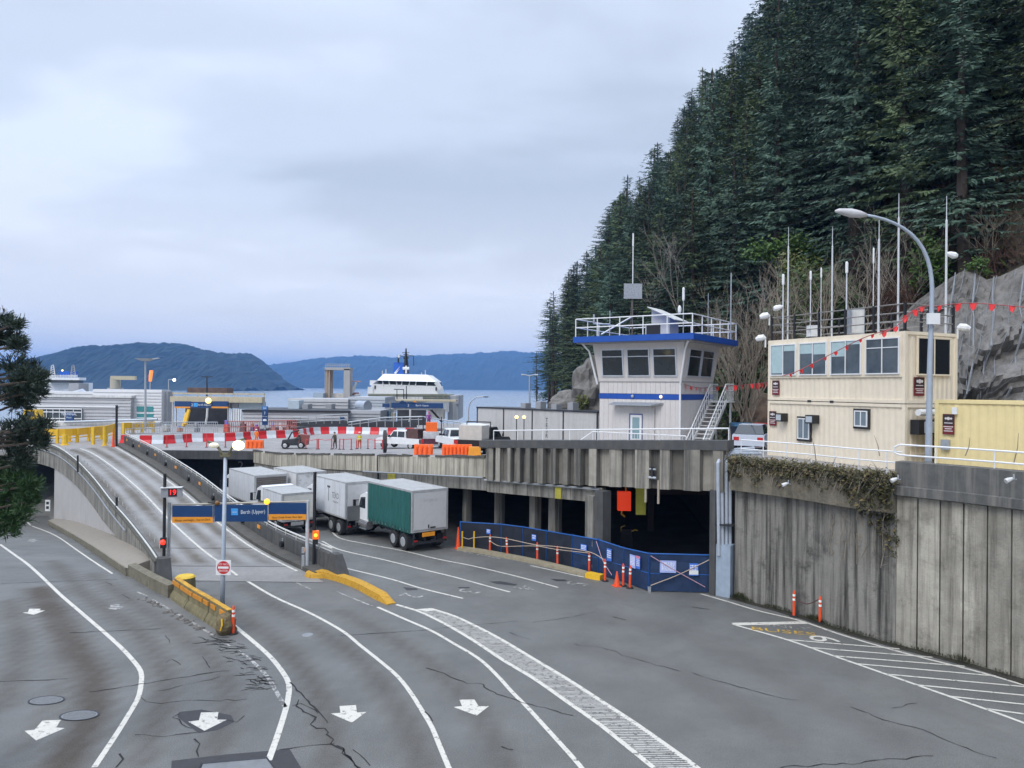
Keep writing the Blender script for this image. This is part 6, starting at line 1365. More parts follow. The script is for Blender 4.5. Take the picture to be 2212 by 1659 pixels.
    FB(MB(), 377, 867, 411, 879, 116.8, .4).build('sign_panel', NAVY, t); FB(MB(), 411, 868.5, 457, 881, 116.7, .4).build('sign_panel', NAVY, t); FB(MB(), 457, 867, 492, 879, 116.8, .4).build('sign_panel', NAVY, t)
    FB(MB(), 377, 878.5, 411, 881.5, 116.7, .3).build('amber_strip', AMBER, t); FB(MB(), 457, 878.5, 492, 881.5, 116.7, .3).build('amber_strip', AMBER, t); FB(MB(), 418, 870.5, 427, 878.5, 116.6, .09).build('logo', LBLUE, t)
    text('lettering', '2', .6, D(415, 875, 116.6), (1, 0, 0), UP, wt, t); text('lettering', 'Berth Upper', .45, D(441, 874.5, 116.6), (1, 0, 0), UP, wt, t)
    for x in (372, 379, 492, 499): FB(MB(), x - 1.2, 868, x + 1.2, 921, 119, .35).build('leg', WHITE_D, t)
    FB(MB(), 400, 882, 490, 916, 121, .3).build('dark_gate', mat('gate_dark', (.05, .052, .06), .7, var=.5, scl=.6), t); FB(MB(), 493, 870, 515, 882, 119, 2).build('box', GREYD, t); FB(MB(), 516, 868, 566, 884, 119, 2).build('bridge_girder', mat('girder_blue', (.38, .46, .52), .5), t)
    MB().ball(D(450, 865.5, 116.5), .45, 10, 7).build('lit_lamp', mat('lit_warm', (1, .8, .4), .3, emit=(1, .62, .15, 2.2)), t)
    for x in (500, 505, 510, 515, 520, 525): FB(MB(), x - 1.3, 884, x + 1.3, 912, 117.5, .4).build('white_post', WHITE, t)
    MB().tube([D(400, 917, 115), D(408, 885, 116)], .28, 6).build('strut', YELLOW, t); MB().tube([D(396, 921, 115), D(403, 892, 116)], .22, 6).build('strut', YELLOW, t)
    MB().tube([D(448, 882, 116.5), D(447, 900, 116.5), D(444, 916, 116.5)], .18, 6).build('hanging_cable', WHITE_D, t)
    FB(MB(), 404, 838, 490, 851, 126, 3).build('rusty_tower', mat('rust_frame', (.13, .085, .07), .8, var=.4, scl=1.2, spots=.5, dirt=(.03, .03, .035)), t)
    # two lamp masts and a windsock pole etc.
    def mast(lab, x, y0, y1, dep, r=.12, head='flat', m=None):
        p = D(x, y0, dep); q = D(x, y1, dep); k = thing('lamp_mast', lab, 'lamp post', p, 0); MB().tube([p, q], [r, r * .7], 7).build('pole', m or STEEL, k)
        if head == 'flat': MB().taper(q + V((0, 0, 0)), (1, 0, 0), (0, 1, 0), .35, .3, .5, 1.1, .8).ob(q + V((1.1, 0, .25)), (1, 0, .15), (0, 1, 0), .12, .75, .35).build('lamp_head', STEEL, k)
        elif head == 'arm': MB().tube([q, q + V((.9, 0, .05))], .06, 5).build('arm', m or STEEL, k); MB().ball(q + V((1.0, 0, -.05)), .28, 8, 6).build('lamp_glass', mat('lit_white', (1, .95, .85), .3, emit=(1, .95, .8, 2.0)), k)
        elif head == 'tee': MB().ob(q, (1, 0, 0), (0, 1, 0), .15, .9, .15).build('lamp_head', DARKST, k)
        elif head == 'curve': MB().tube(resample([q, q + V((.3, 0, 1.0)), q + V((1.0, 0, 1.6)), q + V((2.0, 0, 1.7))], 10), .07, 6).build('arm', STEEL, k); MB().ob(q + V((2.2, 0, 1.6)), (1, 0, 0), (0, 1, 0), .12, .35, .12).build('lamp_head', DARKST, k)
        elif head == 'double':
            for sg in (-1, 1): MB().tube([q, q + V((sg * .5, 0, .12)), q + V((sg * .9, 0, .1))], [.06, .06, .12], 6).build('lamp_head', STEEL, k)
        return k
    mast('tall grey lamp mast with flat floodlight head in front of the terminal', 314, 930, 780, 100, .16)
    mast('thin lamp post with a small lit lamp left of the cream gantry', 364, 850, 820, 128, .1, 'arm'); mast('dark lamp post with T head above the cream gantry', 447, 860, 815, 124, .14, 'tee', DARKST)
    mast('curved thin street lamp in front of the open water right of the ferry', 1012, 925, 885, 95, .1, 'curve'); mast('slim double lamp post beside the dark trees and tower', 1144, 905, 812, 80, .11, 'double')
    k = thing('windsock_pole', 'thin pole with a glowing orange tube top beyond the terminal', 'pole', D(325, 845, 130)); MB().tube([D(324, 846, 130), D(324.5, 822, 130)], .1, 6).build('pole', STEEL, k); MB().tube([D(324.5, 824, 130), D(325.5, 812, 130), D(327, 803, 130), D(327, 800, 130)], [.25, .3, .3, .3], 8).build('orange_tube', mat('orange_glow', (.9, .25, .05), .4, emit=(1, .3, .06, .6)), k)
    k = thing('mooring_dolphin', 'round concrete post with a long horizontal arm standing in the water', 'dolphin', D(250, 845, 175)); p = D(249, 849, 175)
    MB().cyl((p.x, p.y, -4), (p.x, p.y, D(249, 838, 175).z), 1.7, None, 16).build('base', CONC_L, k); MB().cyl((p.x, p.y, D(249, 838, 175).z), (p.x, p.y, D(249, 818, 175).z), 1.15, None, 16).build('column', mat('dolphin_tan', (.42, .38, .30), .8), k); q = D(241, 816.5, 174); MB().box(q.x - .3, q.y, q.z - .4, D(292, 816, 174).x, q.y + .8, q.z + .5).build('arm', CREAMB, k)
    # right terminal building
    t = thing('terminal_building', 'blue-grey two-level terminal building with round roof drum in front of the ferry', 'building', D(690, 915, 108))
    b = MB(); sidingblk(b, 524, 889, 752, 917, 106, 12, .45); b.build('lower_wing', GREYS, t); FB(MB(), 522, 887.3, 753, 889.2, 105.7, 12.5).build('eave', DARKST, t); b = MB(); sidingblk(b, 753, 887, 822, 915, 107, 12, .4); b.build('side_wing', GREYD, t)
    b = MB(); sidingblk(b, 622, 862, 752, 888, 116, 10, .4); b.build('upper_wing', GREYS, t); b = MB(); sidingblk(b, 752, 858, 832, 888, 117, 10, .4); b.build('upper_wing', mat('blue_grey_siding', (.36, .39, .43), .55, var=.08), t)
    for x0, y0, x1, y1, m in ((622, 865, 646, 886, mat('box_pale_blue', (.45, .53, .60), .5)), (652, 873, 665, 886, GREYD), (703, 873, 716, 887, GREYD)): FB(MB(), x0, y0, x1, y1, 112, 2.5).build('roof_unit', m, t)
    p = D(775, 877, 112); MB().tube([p, p + V((1.6, -1.2, 0))], [.85, .85], 16).build('roof_drum', mat('duct_metal', (.42, .46, .52)), t); 
    MB().ob(D(739, 908, 105.6), (1, 0, 0), (0, 1, 0), .55, .32, .05).build('blue_plate', NAVY, t)
    r = MB()
    for y in (893, 899, 905): r.tube([D(632, y + 8, 104.5), D(752, y + 1, 104.5)], .05, 5)
    for i in range(8): x = 632 + i * 17; r.cyl(D(x, 915, 104.5), D(x, 901 - i * 1, 104.5), .05, None, 5)
    r.tube([D(752, 912, 104.5), D(830, 902, 104.5), D(912, 900, 104.5), D(1040, 920, 92)], .09, 6); r.tube([D(752, 918, 104.5), D(830, 908, 104.5), D(912, 906, 104.5)], .06, 5)
    for i in range(9): x = 760 + i * 18; r.cyl(D(x, 922, 104.4), D(x, 911 - min(i, 5) * 1.7, 104.4), .07, None, 5)
    r.build('walkway_rail', STEEL, t); FB(MB(), 620, 911, 900, 921, 105.2, .4).build('plinth', mat('plinth_dark', (.06, .065, .07), .8), t)
    # blue totem sign
    s = thing('information_sign', 'tall narrow navy totem sign with white symbols in the middle of the deck', 'sign', D(572, 920, 103)); FB(MB(), 566, 878, 577.5, 918, 103, .35).build('board', NAVY, s); FB(MB(), 566, 878, 577.5, 885, 102.95, .04).build('header', mat('sign_blue_bright', (.02, .16, .45), .4), s)
    text('lettering', 'B4', .42, D(572, 882, 102.9), (1, 0, 0), UP, wt, s); text('symbol', 'i', .75, D(572, 892, 102.9), (1, 0, 0), UP, wt, s); text('lettering', 'Parking', .2, D(572, 899.5, 102.9), (1, 0, 0), UP, wt, s); p = D(572, 907, 102.95); MB().ball(p, (.26, .02, .12), 8, 6).box(p.x - .28, p.y - .03, p.z - .16, p.x + .28, p.y, p.z - .08).build('symbol', wt, s)
    FB(MB(), 570, 918, 574, 928, 103.1, .15).build('post', STEEL, s)
    # transfer tower frame standing in the water
    t = thing('transfer_tower', 'rust-streaked concrete portal frame tower with railed top deck', 'tower', D(727, 865, 140))
    rustc = mat('rusty_concrete', (.36, .32, .27), .85, var=.2, streak=1.0, stz=.06, dirt=(.20, .075, .03)); b = MB(); FB(b, 701, 797, 713, 865, 140, 2.5); b.build('leg', rustc, t); b = MB(); p0, p1 = D(749, 865, 140), D(754, 797, 140); b.taper(V((p0.x - .0, p0.y + 1, p0.z)), (1, 0, 0), (0, 1, 0), p1.z - p0.z, .62, 1.2, .56, 1.2); b.build('leg', CONC_L, t)
    FB(MB(), 701, 794, 756, 799, 139.8, 3).build('cross_beam', CONC_L, t); r = MB()
    for y in (786.5, 790): FB(r, 703, y - .3, 756, y + .3, 140, .1)
    for x in range(703, 757, 5): FB(r, x - .3, 786.3, x + .3, 794.5, 140, .1)
    r.build('guard_rail', STEEL, t); FB(MB(), 714, 850, 748, 866, 141, 2).build('stone_infill', mat('stone_white', (.5, .48, .45), .8, var=.3, scl=1.5), t)
    FB(MB(), 676, 849, 698, 862, 138, 2).build('blue_tank', mat('tank_blue', (.34, .42, .50), .5), t)
    t = thing('rescue_boat_davit', 'slanted white davit with a red-white platform beside the portal tower', 'davit', D(765, 860, 142)); MB().tube([D(761, 850, 142), D(770, 826, 142)], .22, 6).tube([D(760, 850, 142), D(764, 834, 142)], .16, 6).build('arm', WHITE, t); FB(MB(), 761, 822.5, 779, 825, 142, 1).build('platform', mat('red_white', (.5, .32, .3), .5, var=.4, scl=3), t); FB(MB(), 756, 848, 772, 854, 142, 1.5).build('winch_base', mat('rust_red', (.28, .1, .07), .7, var=.3), t); MB().ball(D(771, 857, 141.5), (.75, .6, .6), 10, 7).build('drum', GREYD, t)
far_buildings()
def ferries():
    def f8(x, y): return ((900 + x * .135624) / 1.15732, (860 + y * .135624) / 1.15732)
    d = 150; fw = mat('ferry_white', (.72, .73, .76), .45, var=.05, scl=.4, streak=.12, dirt=(.5, .5, .5))
    t = thing('ferry', 'large white ferry with blue funnel and black mast docked in the centre', 'ferry', D(880, 920, d))
    # bridge front with wings
    b = MB(); P = lambda x, y, k=d: D(*f8(x, y), k)
    def front(x0, x1, y0, y1, dep, th, m, nm): p, q = P(x0, y1, dep), P(x1, y0, dep); return MB().box(p.x, dep, p.z, q.x, dep + th, q.z).build(nm, m, t)
    b.hexa([P(150, 925), P(1440, 925), P(1440, 925) + V((0, 14, 0)), P(150, 925) + V((0, 14, 0)), P(225, 735), P(1405, 775), P(1405, 775) + V((0, 14, 0)), P(225, 735) + V((0, 14, 0))]); b.build('bridge_front', fw, t)
    w_ = MB(); w_.hexa([P(235, 740, d + .3), P(1405, 776, d + .3), P(1405, 776) + V((0, 12, 0)), P(235, 740) + V((0, 12, 0)), P(330, 665, d + 1), P(1400, 695, d + 1), P(1400, 695) + V((0, 12, 0)), P(330, 665) + V((0, 12, 0))]); wo = w_.build('bridge_windows', mat('ferry_glass', (.06, .075, .09), .15, var=.5, scl=.35), t)
    m = MB()
    for x in (412, 530, 665, 780, 920, 1040, 1245): m.tube([P(x + 18 * (1 if x < 700 else -1), 762, d - .1), P(x, 672, d + .7)], .13, 4)
    m.build('window_post', WHITE, wo)
    r = MB(); r.hexa([P(310, 672, d - .4), P(1400, 700, d - .4), P(1400, 700) + V((0, 13, 0)), P(310, 672) + V((0, 13, 0)), P(440, 550, d + 2.5), P(1235, 566, d + 2.5), P(1235, 566) + V((0, 11, 0)), P(440, 550) + V((0, 11, 0))]); r.build('roof', WHITE, t)
    front(180, 300, 670, 760, d + 1, 3, fw, 'bridge_wing'); MB().tube([P(1405, 700), P(1490, 830)], [.5, .45], 4).build('bridge_wing', fw, t)
    front(140, 235, 790, 925, d - .2, 8, fw, 'wing_cabin'); front(265, 290, 765, 825, d - .12, .1, BLACK, 'porthole'); front(1390, 1415, 795, 860, d - .15, .1, BLACK, 'porthole')
    f = MB(); p = P(765, 560, d + 8); q = P(765, 345, d + 8); f.taper(V((p.x, p.y, p.z)), (1, 0, 0), (0, 1, 0), q.z - p.z, 1.55, 2, 1.35, 1.7); f.build('funnel', mat('funnel_blue', (.012, .10, .46), .4, var=.1), t)
    s = MB()
    for o in (0, 40): a, c = P(620 + o * .4, 540 + o * .2, d + 5.9), P(720, 430 + o, d + 5.9); s.hexa([a, a + V((.32, 0, 0)), a + V((.32, .1, 0)), a + V((0, .1, 0)), c, c + V((.2, 0, .2)), c + V((.2, .1, .2)), c + V((0, .1, 0))])
    s.build('funnel_stripe', WHITE, t)
    mm = MB().tube([P(855, 540, d + 6), P(850, 330, d + 6), P(848, 200, d + 6), P(848, 75, d + 6)], [.55, .45, .28, .1], 7).tube([P(700, 205, d + 6), P(780, 225, d + 6), P(985, 215, d + 6)], .09, 5).tube([P(775, 160, d + 6), P(910, 160, d + 6)], .07, 4).tube([P(800, 190, d + 6), P(900, 195, d + 6)], .07, 4).tube([P(985, 215, d + 6), P(992, 400, d + 6)], .07, 4).tube([P(706, 210, d + 6), P(706, 340, d + 6)], .16, 5).tube([P(800, 260, d + 6), P(895, 255, d + 6)], .2, 5)
    mm.build('mast', BLACK, t); MB().ball(P(714, 230, d + 5.7), (.22, .22, .34), 8, 6).build('radar_dome', WHITE, t); MB().tube([P(790, 450, d + 5.5), P(905, 450, d + 5.5)], .3, 6).tube([P(850, 400, d + 5.5), P(850, 545, d + 5.5)], .2, 6).build('white_mast', WHITE, t)
    a = MB()
    for x, y0, y1 in ((412, 600, 490), (478, 548, 465), (1205, 570, 480), (1135, 560, 525)): a.cyl(P(x, y0, d + 3), P(x, y1, d + 3), .1, None, 5)
    a.build('antenna', WHITE_D, t)
    # car deck level, green-grey railing deck and hull
    front(150, 1620, 930, 990, d - 2, 16, mat('deck_green_grey', (.33, .34, .27), .7, var=.4, scl=1.2), 'gallery'); front(430, 1160, 975, 1030, d - 2.3, .3, WHITE_D, 'gallery_board')
    front(-90, 1640, 985, 1240, d - 1.5, 18, mat('hull_grey', (.42, .44, .47), .55, var=.12, scl=.4), 'hull'); front(1620, 1810, 950, 1400, d + 1, 16, GREYS, 'side_hull'); front(1765, 1820, 945, 1110, d + .6, 3, GREYD, 'side_tower')
    r = MB()
    for y in (925, 940, 955):
        p, q = P(160, y, d - 2.2), P(1610, y, d - 2.2); r.tube([p, q], .05, 4)
    for i in range(30): x = 160 + i * 50; r.cyl(P(x, 985, d - 2.2), P(x, 925, d - 2.2), .05, None, 4)
    r.build('guard_rail', mat('rail_olive', (.25, .25, .2), .6), t)
    fr = MB()
    for x in (680, 805): fr.cyl(P(x, 1030, d - 2.4), P(x, 835, d - 2.4), .08, None, 5)
    fr.tube([P(625, 835, d - 2.4), P(810, 838, d - 2.4)], .09, 5); fr.tube([P(855, 1030, d - 2.4), P(855, 770, d - 2.4)], .1, 5); fr.build('jack_staff', DARKST, t)
    # boarding ramp gantry and its blue sign in front of the ferry
    g = thing('berth_gate', 'berth gantry with ship-shaped navy sign in front of the docked ferry', 'gantry', D(900, 925, 112)); k = MB(); FB(k, 845, 871, 957, 881, 110, .4); k.build('sign_panel', NAVY, g)
    sh = MB(); FB(sh, 863, 867.5, 877, 871.2, 110, .4); FB(sh, 866, 865.5, 872, 867.6, 110, .4); FB(sh, 880, 869, 897, 871.2, 110, .4); sh.build('ship_silhouette', NAVY, g); FB(MB(), 826, 872, 841, 879.5, 110.4, .4).build('sign_panel', NAVY, g); FB(MB(), 893, 866, 899, 871, 110.5, .3).build('amber_box', AMBER, g)
    wt = mat('sign_white', (.62, .68, .76)); text('lettering', '3', .55, D(882, 876, 109.9), (1, 0, 0), UP, wt, g); text('lettering', 'Berth Upper', .38, D(912, 876, 109.9), (1, 0, 0), UP, wt, g)
    FB(MB(), 845, 881, 958, 884, 110.6, 1).build('beam', WHITE_D, g); FB(MB(), 855, 864, 985, 866.5, 113, 3).build('upper_beam', CREAMB, g)
    for x in (847, 853, 842, 958, 966, 980): FB(MB(), x - .8, 866, x + .8, 922, 112 if x > 900 else 111.2, .3).build('leg', STEEL, g)
    FB(MB(), 858, 886, 920, 918, 114, .4).build('dark_gate', mat('gate_dark', (.05, .052, .06)), g); MB().tube([D(886, 884, 110), D(886, 905, 110), D(882, 917, 110)], .16, 6).build('hanging_cable', WHITE_D, g); FB(MB(), 925, 884, 957, 906, 115, 4).build('hoist_house', WHITE_D, g); MB().tube([D(930, 884, 111), D(955, 912, 111)], .16, 5).build('brace', DARKST, g); FB(MB(), 832, 888, 842, 908, 112.5, 1.5).build('cabinet', mat('cabinet_blue', (.06, .12, .2), .5), g); FB(MB(), 845, 892, 853, 910, 112.8, 1).build('cabinet', CREAMB, g)
    # second ferry at the left
    d2 = 185; t = thing('ferry', 'distant white ferry with two lattice masts half hidden behind the terminal roof', 'ferry', D(135, 850, d2)); Q = lambda x, y, k=d2: D(*z1(x, y), k)
    def fr2(x0, x1, y0, y1, dep, th, m, nm): p, q = Q(x0, y1, dep), Q(x1, y0, dep); return MB().box(p.x, dep, p.z, q.x, dep + th, q.z).build(nm, m, t)
    fr2(240, 680, 370, 520, d2 + 2, 3, fw, 'hull'); fr2(360, 622, 345, 368, d2, 2, mat('ferry_glass', (.06, .075, .09)), 'bridge_windows'); fr2(355, 626, 328, 346, d2 - .5, 3, WHITE, 'roof'); fr2(465, 545, 278, 328, d2 + 4, 4, mat('funnel_blue', (.012, .10, .46)), 'funnel')
    for x in (415, 577):
        m = MB()
        for o in (-22, 22): m.tube([Q(x + o, 328, d2 + 2), Q(x + o * .35, 232, d2 + 2)], .14, 4)
        for j in range(6): y = 325 - j * 17; m.tube([Q(x - 21 + j * 2.6, y, d2 + 2), Q(x + 19 - j * 2.6, y - 14, d2 + 2)], .1, 4)
        m.build('lattice_mast', WHITE_D if x < 500 else GREYD, t)
    r = MB()
    for y in (312, 320): r.tube([Q(365, y), Q(610, y)], .09, 4)
    for i in range(12): r.cyl(Q(368 + i * 22, 328), Q(368 + i * 22, 305), .08, None, 4)
    r.build('guard_rail', WHITE_D, t); MB().ball(Q(493, 272, d2 + 2), .22, 8, 6).build('masthead_lamp', mat('lit_warm', (1, .8, .4)), t); FB(MB(), 148, 833, 168, 850, 132, 3)
ferries()

# ------------------------------------------------------------------ barriers on the deck
def deck_barriers():
    wm = mat('barrier_white', (.62, .66, .70), .5, var=.1, scl=2); rm = mat('barrier_red', (.60, .018, .022), .45, var=.12, scl=2)
    path = [DK(*z1(960, 848)), DK(*z1(1060, 852)), DK(*z1(1310, 851)), DK(*z1(1480, 838)), DK(*z1(1670, 832)), DK(*z1(1840, 827)), DK(*z1(2050, 811)), DK(*z1(2212, 805)), DK(*z2(780, 795)), DK(*z2(880, 778)), DK(*z2(1000, 773)), DK(*z2(1160, 771)), DK(*z2(1300, 775)), DK(*z2(1450, 778)), DK(*z2(1650, 780)), DK(*z2(1760, 782))]
    L = plen(resample(path, 200)); n = 36; q = resample(path, n + 1); base = None
    pos = ['leftmost, nearest the ramp', 'just right of the ramp rail'] + [''] * 60
    spec = []
    for i in range(n):
        a, c = q[i], q[i + 1]; red = i % 2 == 0; mid = (a + c) / 2; ang = math.atan2(c.y - a.y, c.x - a.x); ln = (c - a).length
        o = thing('water_barrier', 'x', 'barrier', V((mid.x, mid.y, zdeck(mid))), ang, 'red and white barriers across the deck')
        h = ln / 2 - .02; MB().sweep([V((-h, 0, 0)), V((h, 0, 0))], [(-.34, 0), (-.3, .12), (-.14, .45), (-.11, .95), (.11, .95), (.14, .45), (.3, .12), (.34, 0)]).build('shell', rm if red else wm, o, True)
        MB().cyl((h - .02, 0, .3), (h + .03, 0, .3), .06, None, 6).build('coupling', BLACK, o, True)
        x = round((mid.x / mid.y) * F + CX); o['label'] = ('red' if red else 'white') + ' plastic barrier, number %d from the left in the curved row' % (i + 1)
    # thin red stakes in front of the barrier
    for i, (x, y0, y1, fn) in enumerate(((1318, 880, 782, z1), (1473, 878, 782, z1), (1632, 880, 775, z1), (1780, 880, 790, z1), (90, 885, 800, z2), (836, 892, 820, z2), (925, 895, 812, z2), (936, 895, 812, z2), (1040, 895, 815, z2), (1103, 897, 815, z2), (1133, 897, 812, z2), (1195, 898, 812, z2), (1237, 893, 800, z2), (1326, 892, 815, z2), (1382, 893, 812, z2), (1440, 895, 820, z2))):
        if fn is z2 and x == 90: continue
        p = DK(*fn(x, y0)); q_ = D(*fn(x, y1), p.y)
        if i < 4: lab = ('first', 'second', 'third', 'fourth')[i] + ' thin red stake from the ramp side, in front of the barrier row'
        else: lab = 'thin red stake number %d from the left on the open deck by the workers' % (i - 4)
        k = thing('marker_stake', lab, 'stake', p, 0, 'thin red stakes on the deck'); MB().tube([p, V((p.x, p.y, q_.z))], .055, 6).build('rod', mat('stake_red', (.55, .06, .06), .5), k); MB().cyl(p, p + UP * .06, .16, .14, 8).build('foot', BLACK, k)
    for a, c in (((836, 820), (925, 815)), ((940, 815), (1040, 818)), ((1103, 815), (1195, 812)), ((1326, 815), (1440, 822))):
        p = DK(*z2(a[0], 895)); r_ = DK(*z2(c[0], 895)); s0 = D(*z2(*a), p.y); s1 = D(*z2(*c), r_.y)
        k = thing('barrier_tape', 'thin red tape between stakes starting %d stakes from the left of the open deck' % {836: 1, 940: 3, 1103: 5, 1326: 9}[a[0]], 'tape', p, 0, 'red tapes between the stakes'); MB().tube([V((p.x, p.y, s0.z)), V(((p.x + r_.x) / 2, (p.y + r_.y) / 2, (s0.z + s1.z) / 2 - .08)), V((r_.x, r_.y, s1.z))], .03, 4).build('tape', mat('stake_red', (.55, .06, .06)), k)
    # orange crowd barriers stacked in rows
    def orange_row(x0, x1, y0, y1, n, lab, fn=z2):
        for i in range(n):
            xa = x0 + (x1 - x0) * i / n; xb = x0 + (x1 - x0) * (i + 1) / n; p = DK(*fn((xa + xb) / 2, y1)); w_ = (D(*fn(xb, y1), p.y) - D(*fn(xa, y1), p.y)).length; h = D(*fn(xa, y0), p.y).z - p.z
            k = thing('orange_barrier', 'orange plastic barrier, number %d from the left in the %s' % (i + 1, lab), 'barrier', p, .12, 'orange plastic barriers on the deck'); b = MB(); b.taper((0, 0, 0), (1, 0, 0), (0, 1, 0), h, w_ * .5, .35, w_ * .46, .2); b.build('shell', ORANGE, k, True)
            MB().box(-w_ * .12, -.42, h * .1, w_ * .12, -.2, h * .85).build('rib', ORANGE, k, True)
    orange_row(365, 500, 822, 886, 4, 'stack behind the lit lamp'); orange_row(1690, 1842, 855, 937, 4, 'stack left of the white pickup'); orange_row(1912, 2148, 857, 946, 8, 'long stack right of the pickup')
    k = thing('amber_block', 'small amber block at the right end of the long orange barrier stack', 'block', DK(*z2(2170, 952))); p = DK(*z2(2170, 952)); MB().taper((0, 0, 0), (1, 0, 0), (0, 1, 0), .62, .42, .3, .36, .22).build('body', AMBER, k, True)
    # yellow railings at the head of the ramp
    ym = mat('rail_yellow', (.72, .45, .02), .5, var=.15)
    def yrail(lab, pts, npost, h=1.5, board=True):
        q = [DK(*z1(*p)) for p in pts]; k = thing('yellow_barrier', lab, 'barrier', q[0], 0, 'yellow barriers at the top of the ramp'); q = resample(q, 14); m = MB(); m.sweep([p + UP * h * .5 for p in q], [(-.05, 0), (.05, 0), (.05, h * .5), (-.05, h * .5)]); m.build('board', YELLOW, k)
        m = MB(); m.tube([p + UP * h * .36 for p in q], .07, 5); m.build('rail', ym, k)
        for i in range(npost): p = q[int(i * 13 / max(1, npost - 1))]; MB().ob(p, (1, 0, 0), (0, 1, 0), h * 1.0, .14, .14).build('post', ym, k)
    yrail('long slatted yellow barrier board across the left half of the ramp head', [(305, 845), (420, 848), (560, 845), (680, 832), (800, 815)], 5, 1.6); yrail('yellow barrier board at the right half of the ramp head with thick posts', [(735, 858), (800, 850), (900, 820)], 3, 1.9); yrail('far yellow railing right of the tall black post on the deck', [(975, 775), (1100, 768), (1215, 762)], 4, 1.5)
    for x, y0, y1, wd, lab in ((513, 862, 780, .3, 'thick yellow bollard left of the ramp head middle'), (827, 866, 718, .2, 'tall yellow post right of the ramp head middle'), (545, 835, 760, .22, 'yellow post just behind the thick bollard')):
        p = DK(*z1(x, y0)); q = D(*z1(x, y1), p.y); k = thing('yellow_post', lab, 'bollard', p, 0, 'yellow posts at the ramp head'); MB().cyl(p, q, wd, wd * .9, 10).build('shaft', ym, k); MB().cyl(p, p + UP * .08, wd * 1.6, wd * 1.5, 10).build('foot', ym, k)
    cone(DK(*z1(895, 875)), 'large orange cone drum beside the black post at the ramp head', 2.0); cone(DK(*z2(1477, 735)), 'pair-height orange cone by the berth gate', 1.7)
    # fences along the far deck
    def meshfence(lab, x0, x1, y0, y1, dep, n, m):
        k = thing('site_fence', lab, 'fence', D(x0, y1, dep), 0, 'wire fences at the back of the deck'); r = MB()
        for y in (y0, (y0 + y1) / 2, y1 - .5): r.tube([D(x0, y, dep), D(x1, y, dep)], .05, 4)
        for i in range(n + 1): x = x0 + (x1 - x0) * i / n; r.cyl(D(x, y1, dep), D(x, y0, dep), .05, None, 4)
        r.build('bars', m, k)
    meshfence('grey wire fence below the cream gantry', 350, 470, 912, 936, 98, 26, STEEL); meshfence('grey wire fence from the ramp post to the terminal lamp mast', 262, 345, 914, 936, 99, 14, STEEL); meshfence('reddish wire fence with clutter left of the totem sign', 486, 560, 910, 934, 100, 16, mat('fence_red', (.4, .12, .1), .6)); meshfence('reddish wire fence right of the totem sign', 582, 640, 908, 930, 100, 14, mat('fence_red', (.4, .12, .1)))
    rn = random.Random(11)
    cl = [(490, 915, 9, 'red stack of folded barriers behind the fence', (.55, .08, .05)), (525, 917, 10, 'dark generator with a pale cover behind the fence', (.08, .08, .085)), (546, 912, 7, 'blue portable toilet cabin behind the fence', (.02, .08, .2)), (555, 917, 5, 'magenta covered crate next to the blue cabin', (.4, .05, .16)), (590, 917, 8, 'pinkish pallet stack right of the totem sign', (.42, .2, .18)), (606, 912, 7, 'white and black machine with raised arm behind the red fence', (.55, .55, .55)), (622, 917, 6, 'brown wooden crate at the right end of the red fence', (.22, .14, .1)), (360, 920, 8, 'pale pallet pile left of the cream gantry legs', (.4, .36, .28)), (388, 916, 5, 'red and cream box by the yellow struts', (.5, .2, .12)), (425, 918, 6, 'small grey pump set on the deck below the cream gantry', (.2, .2, .21))]
    for x, y, wd, lab, c in cl:
        p = D(x, 932, 104); p.z = zdeck(p); h = wd * .065 * 1.5 + rn.uniform(0, .3); w2 = wd * .065 * .5
        k = thing('site_equipment', lab, 'equipment', p, rn.uniform(-.3, .3), 'equipment behind the wire fences'); m = mat('equip_%d' % x, c, .6, var=.25, scl=3)
        MB().taper((0, 0, .12), (1, 0, 0), (0, 1, 0), h, w2 * 1.1, .5, w2, .4).build('body', m, k, True); MB().box(-w2 * 1.15, -.45, 0, w2 * 1.15, .45, .12).build('pallet', mat('pallet_wood', (.3, .23, .15), .8), k, True); MB().box(-w2 * .8, -.3, h + .12, w2 * .3, .2, h + .12 + rn.uniform(.15, .6)).build('top_load', mat('equip_top_%d' % x, tuple(min(.7, v * 1.6 + .05) for v in c[::-1]), .6), k, True)
deck_barriers()
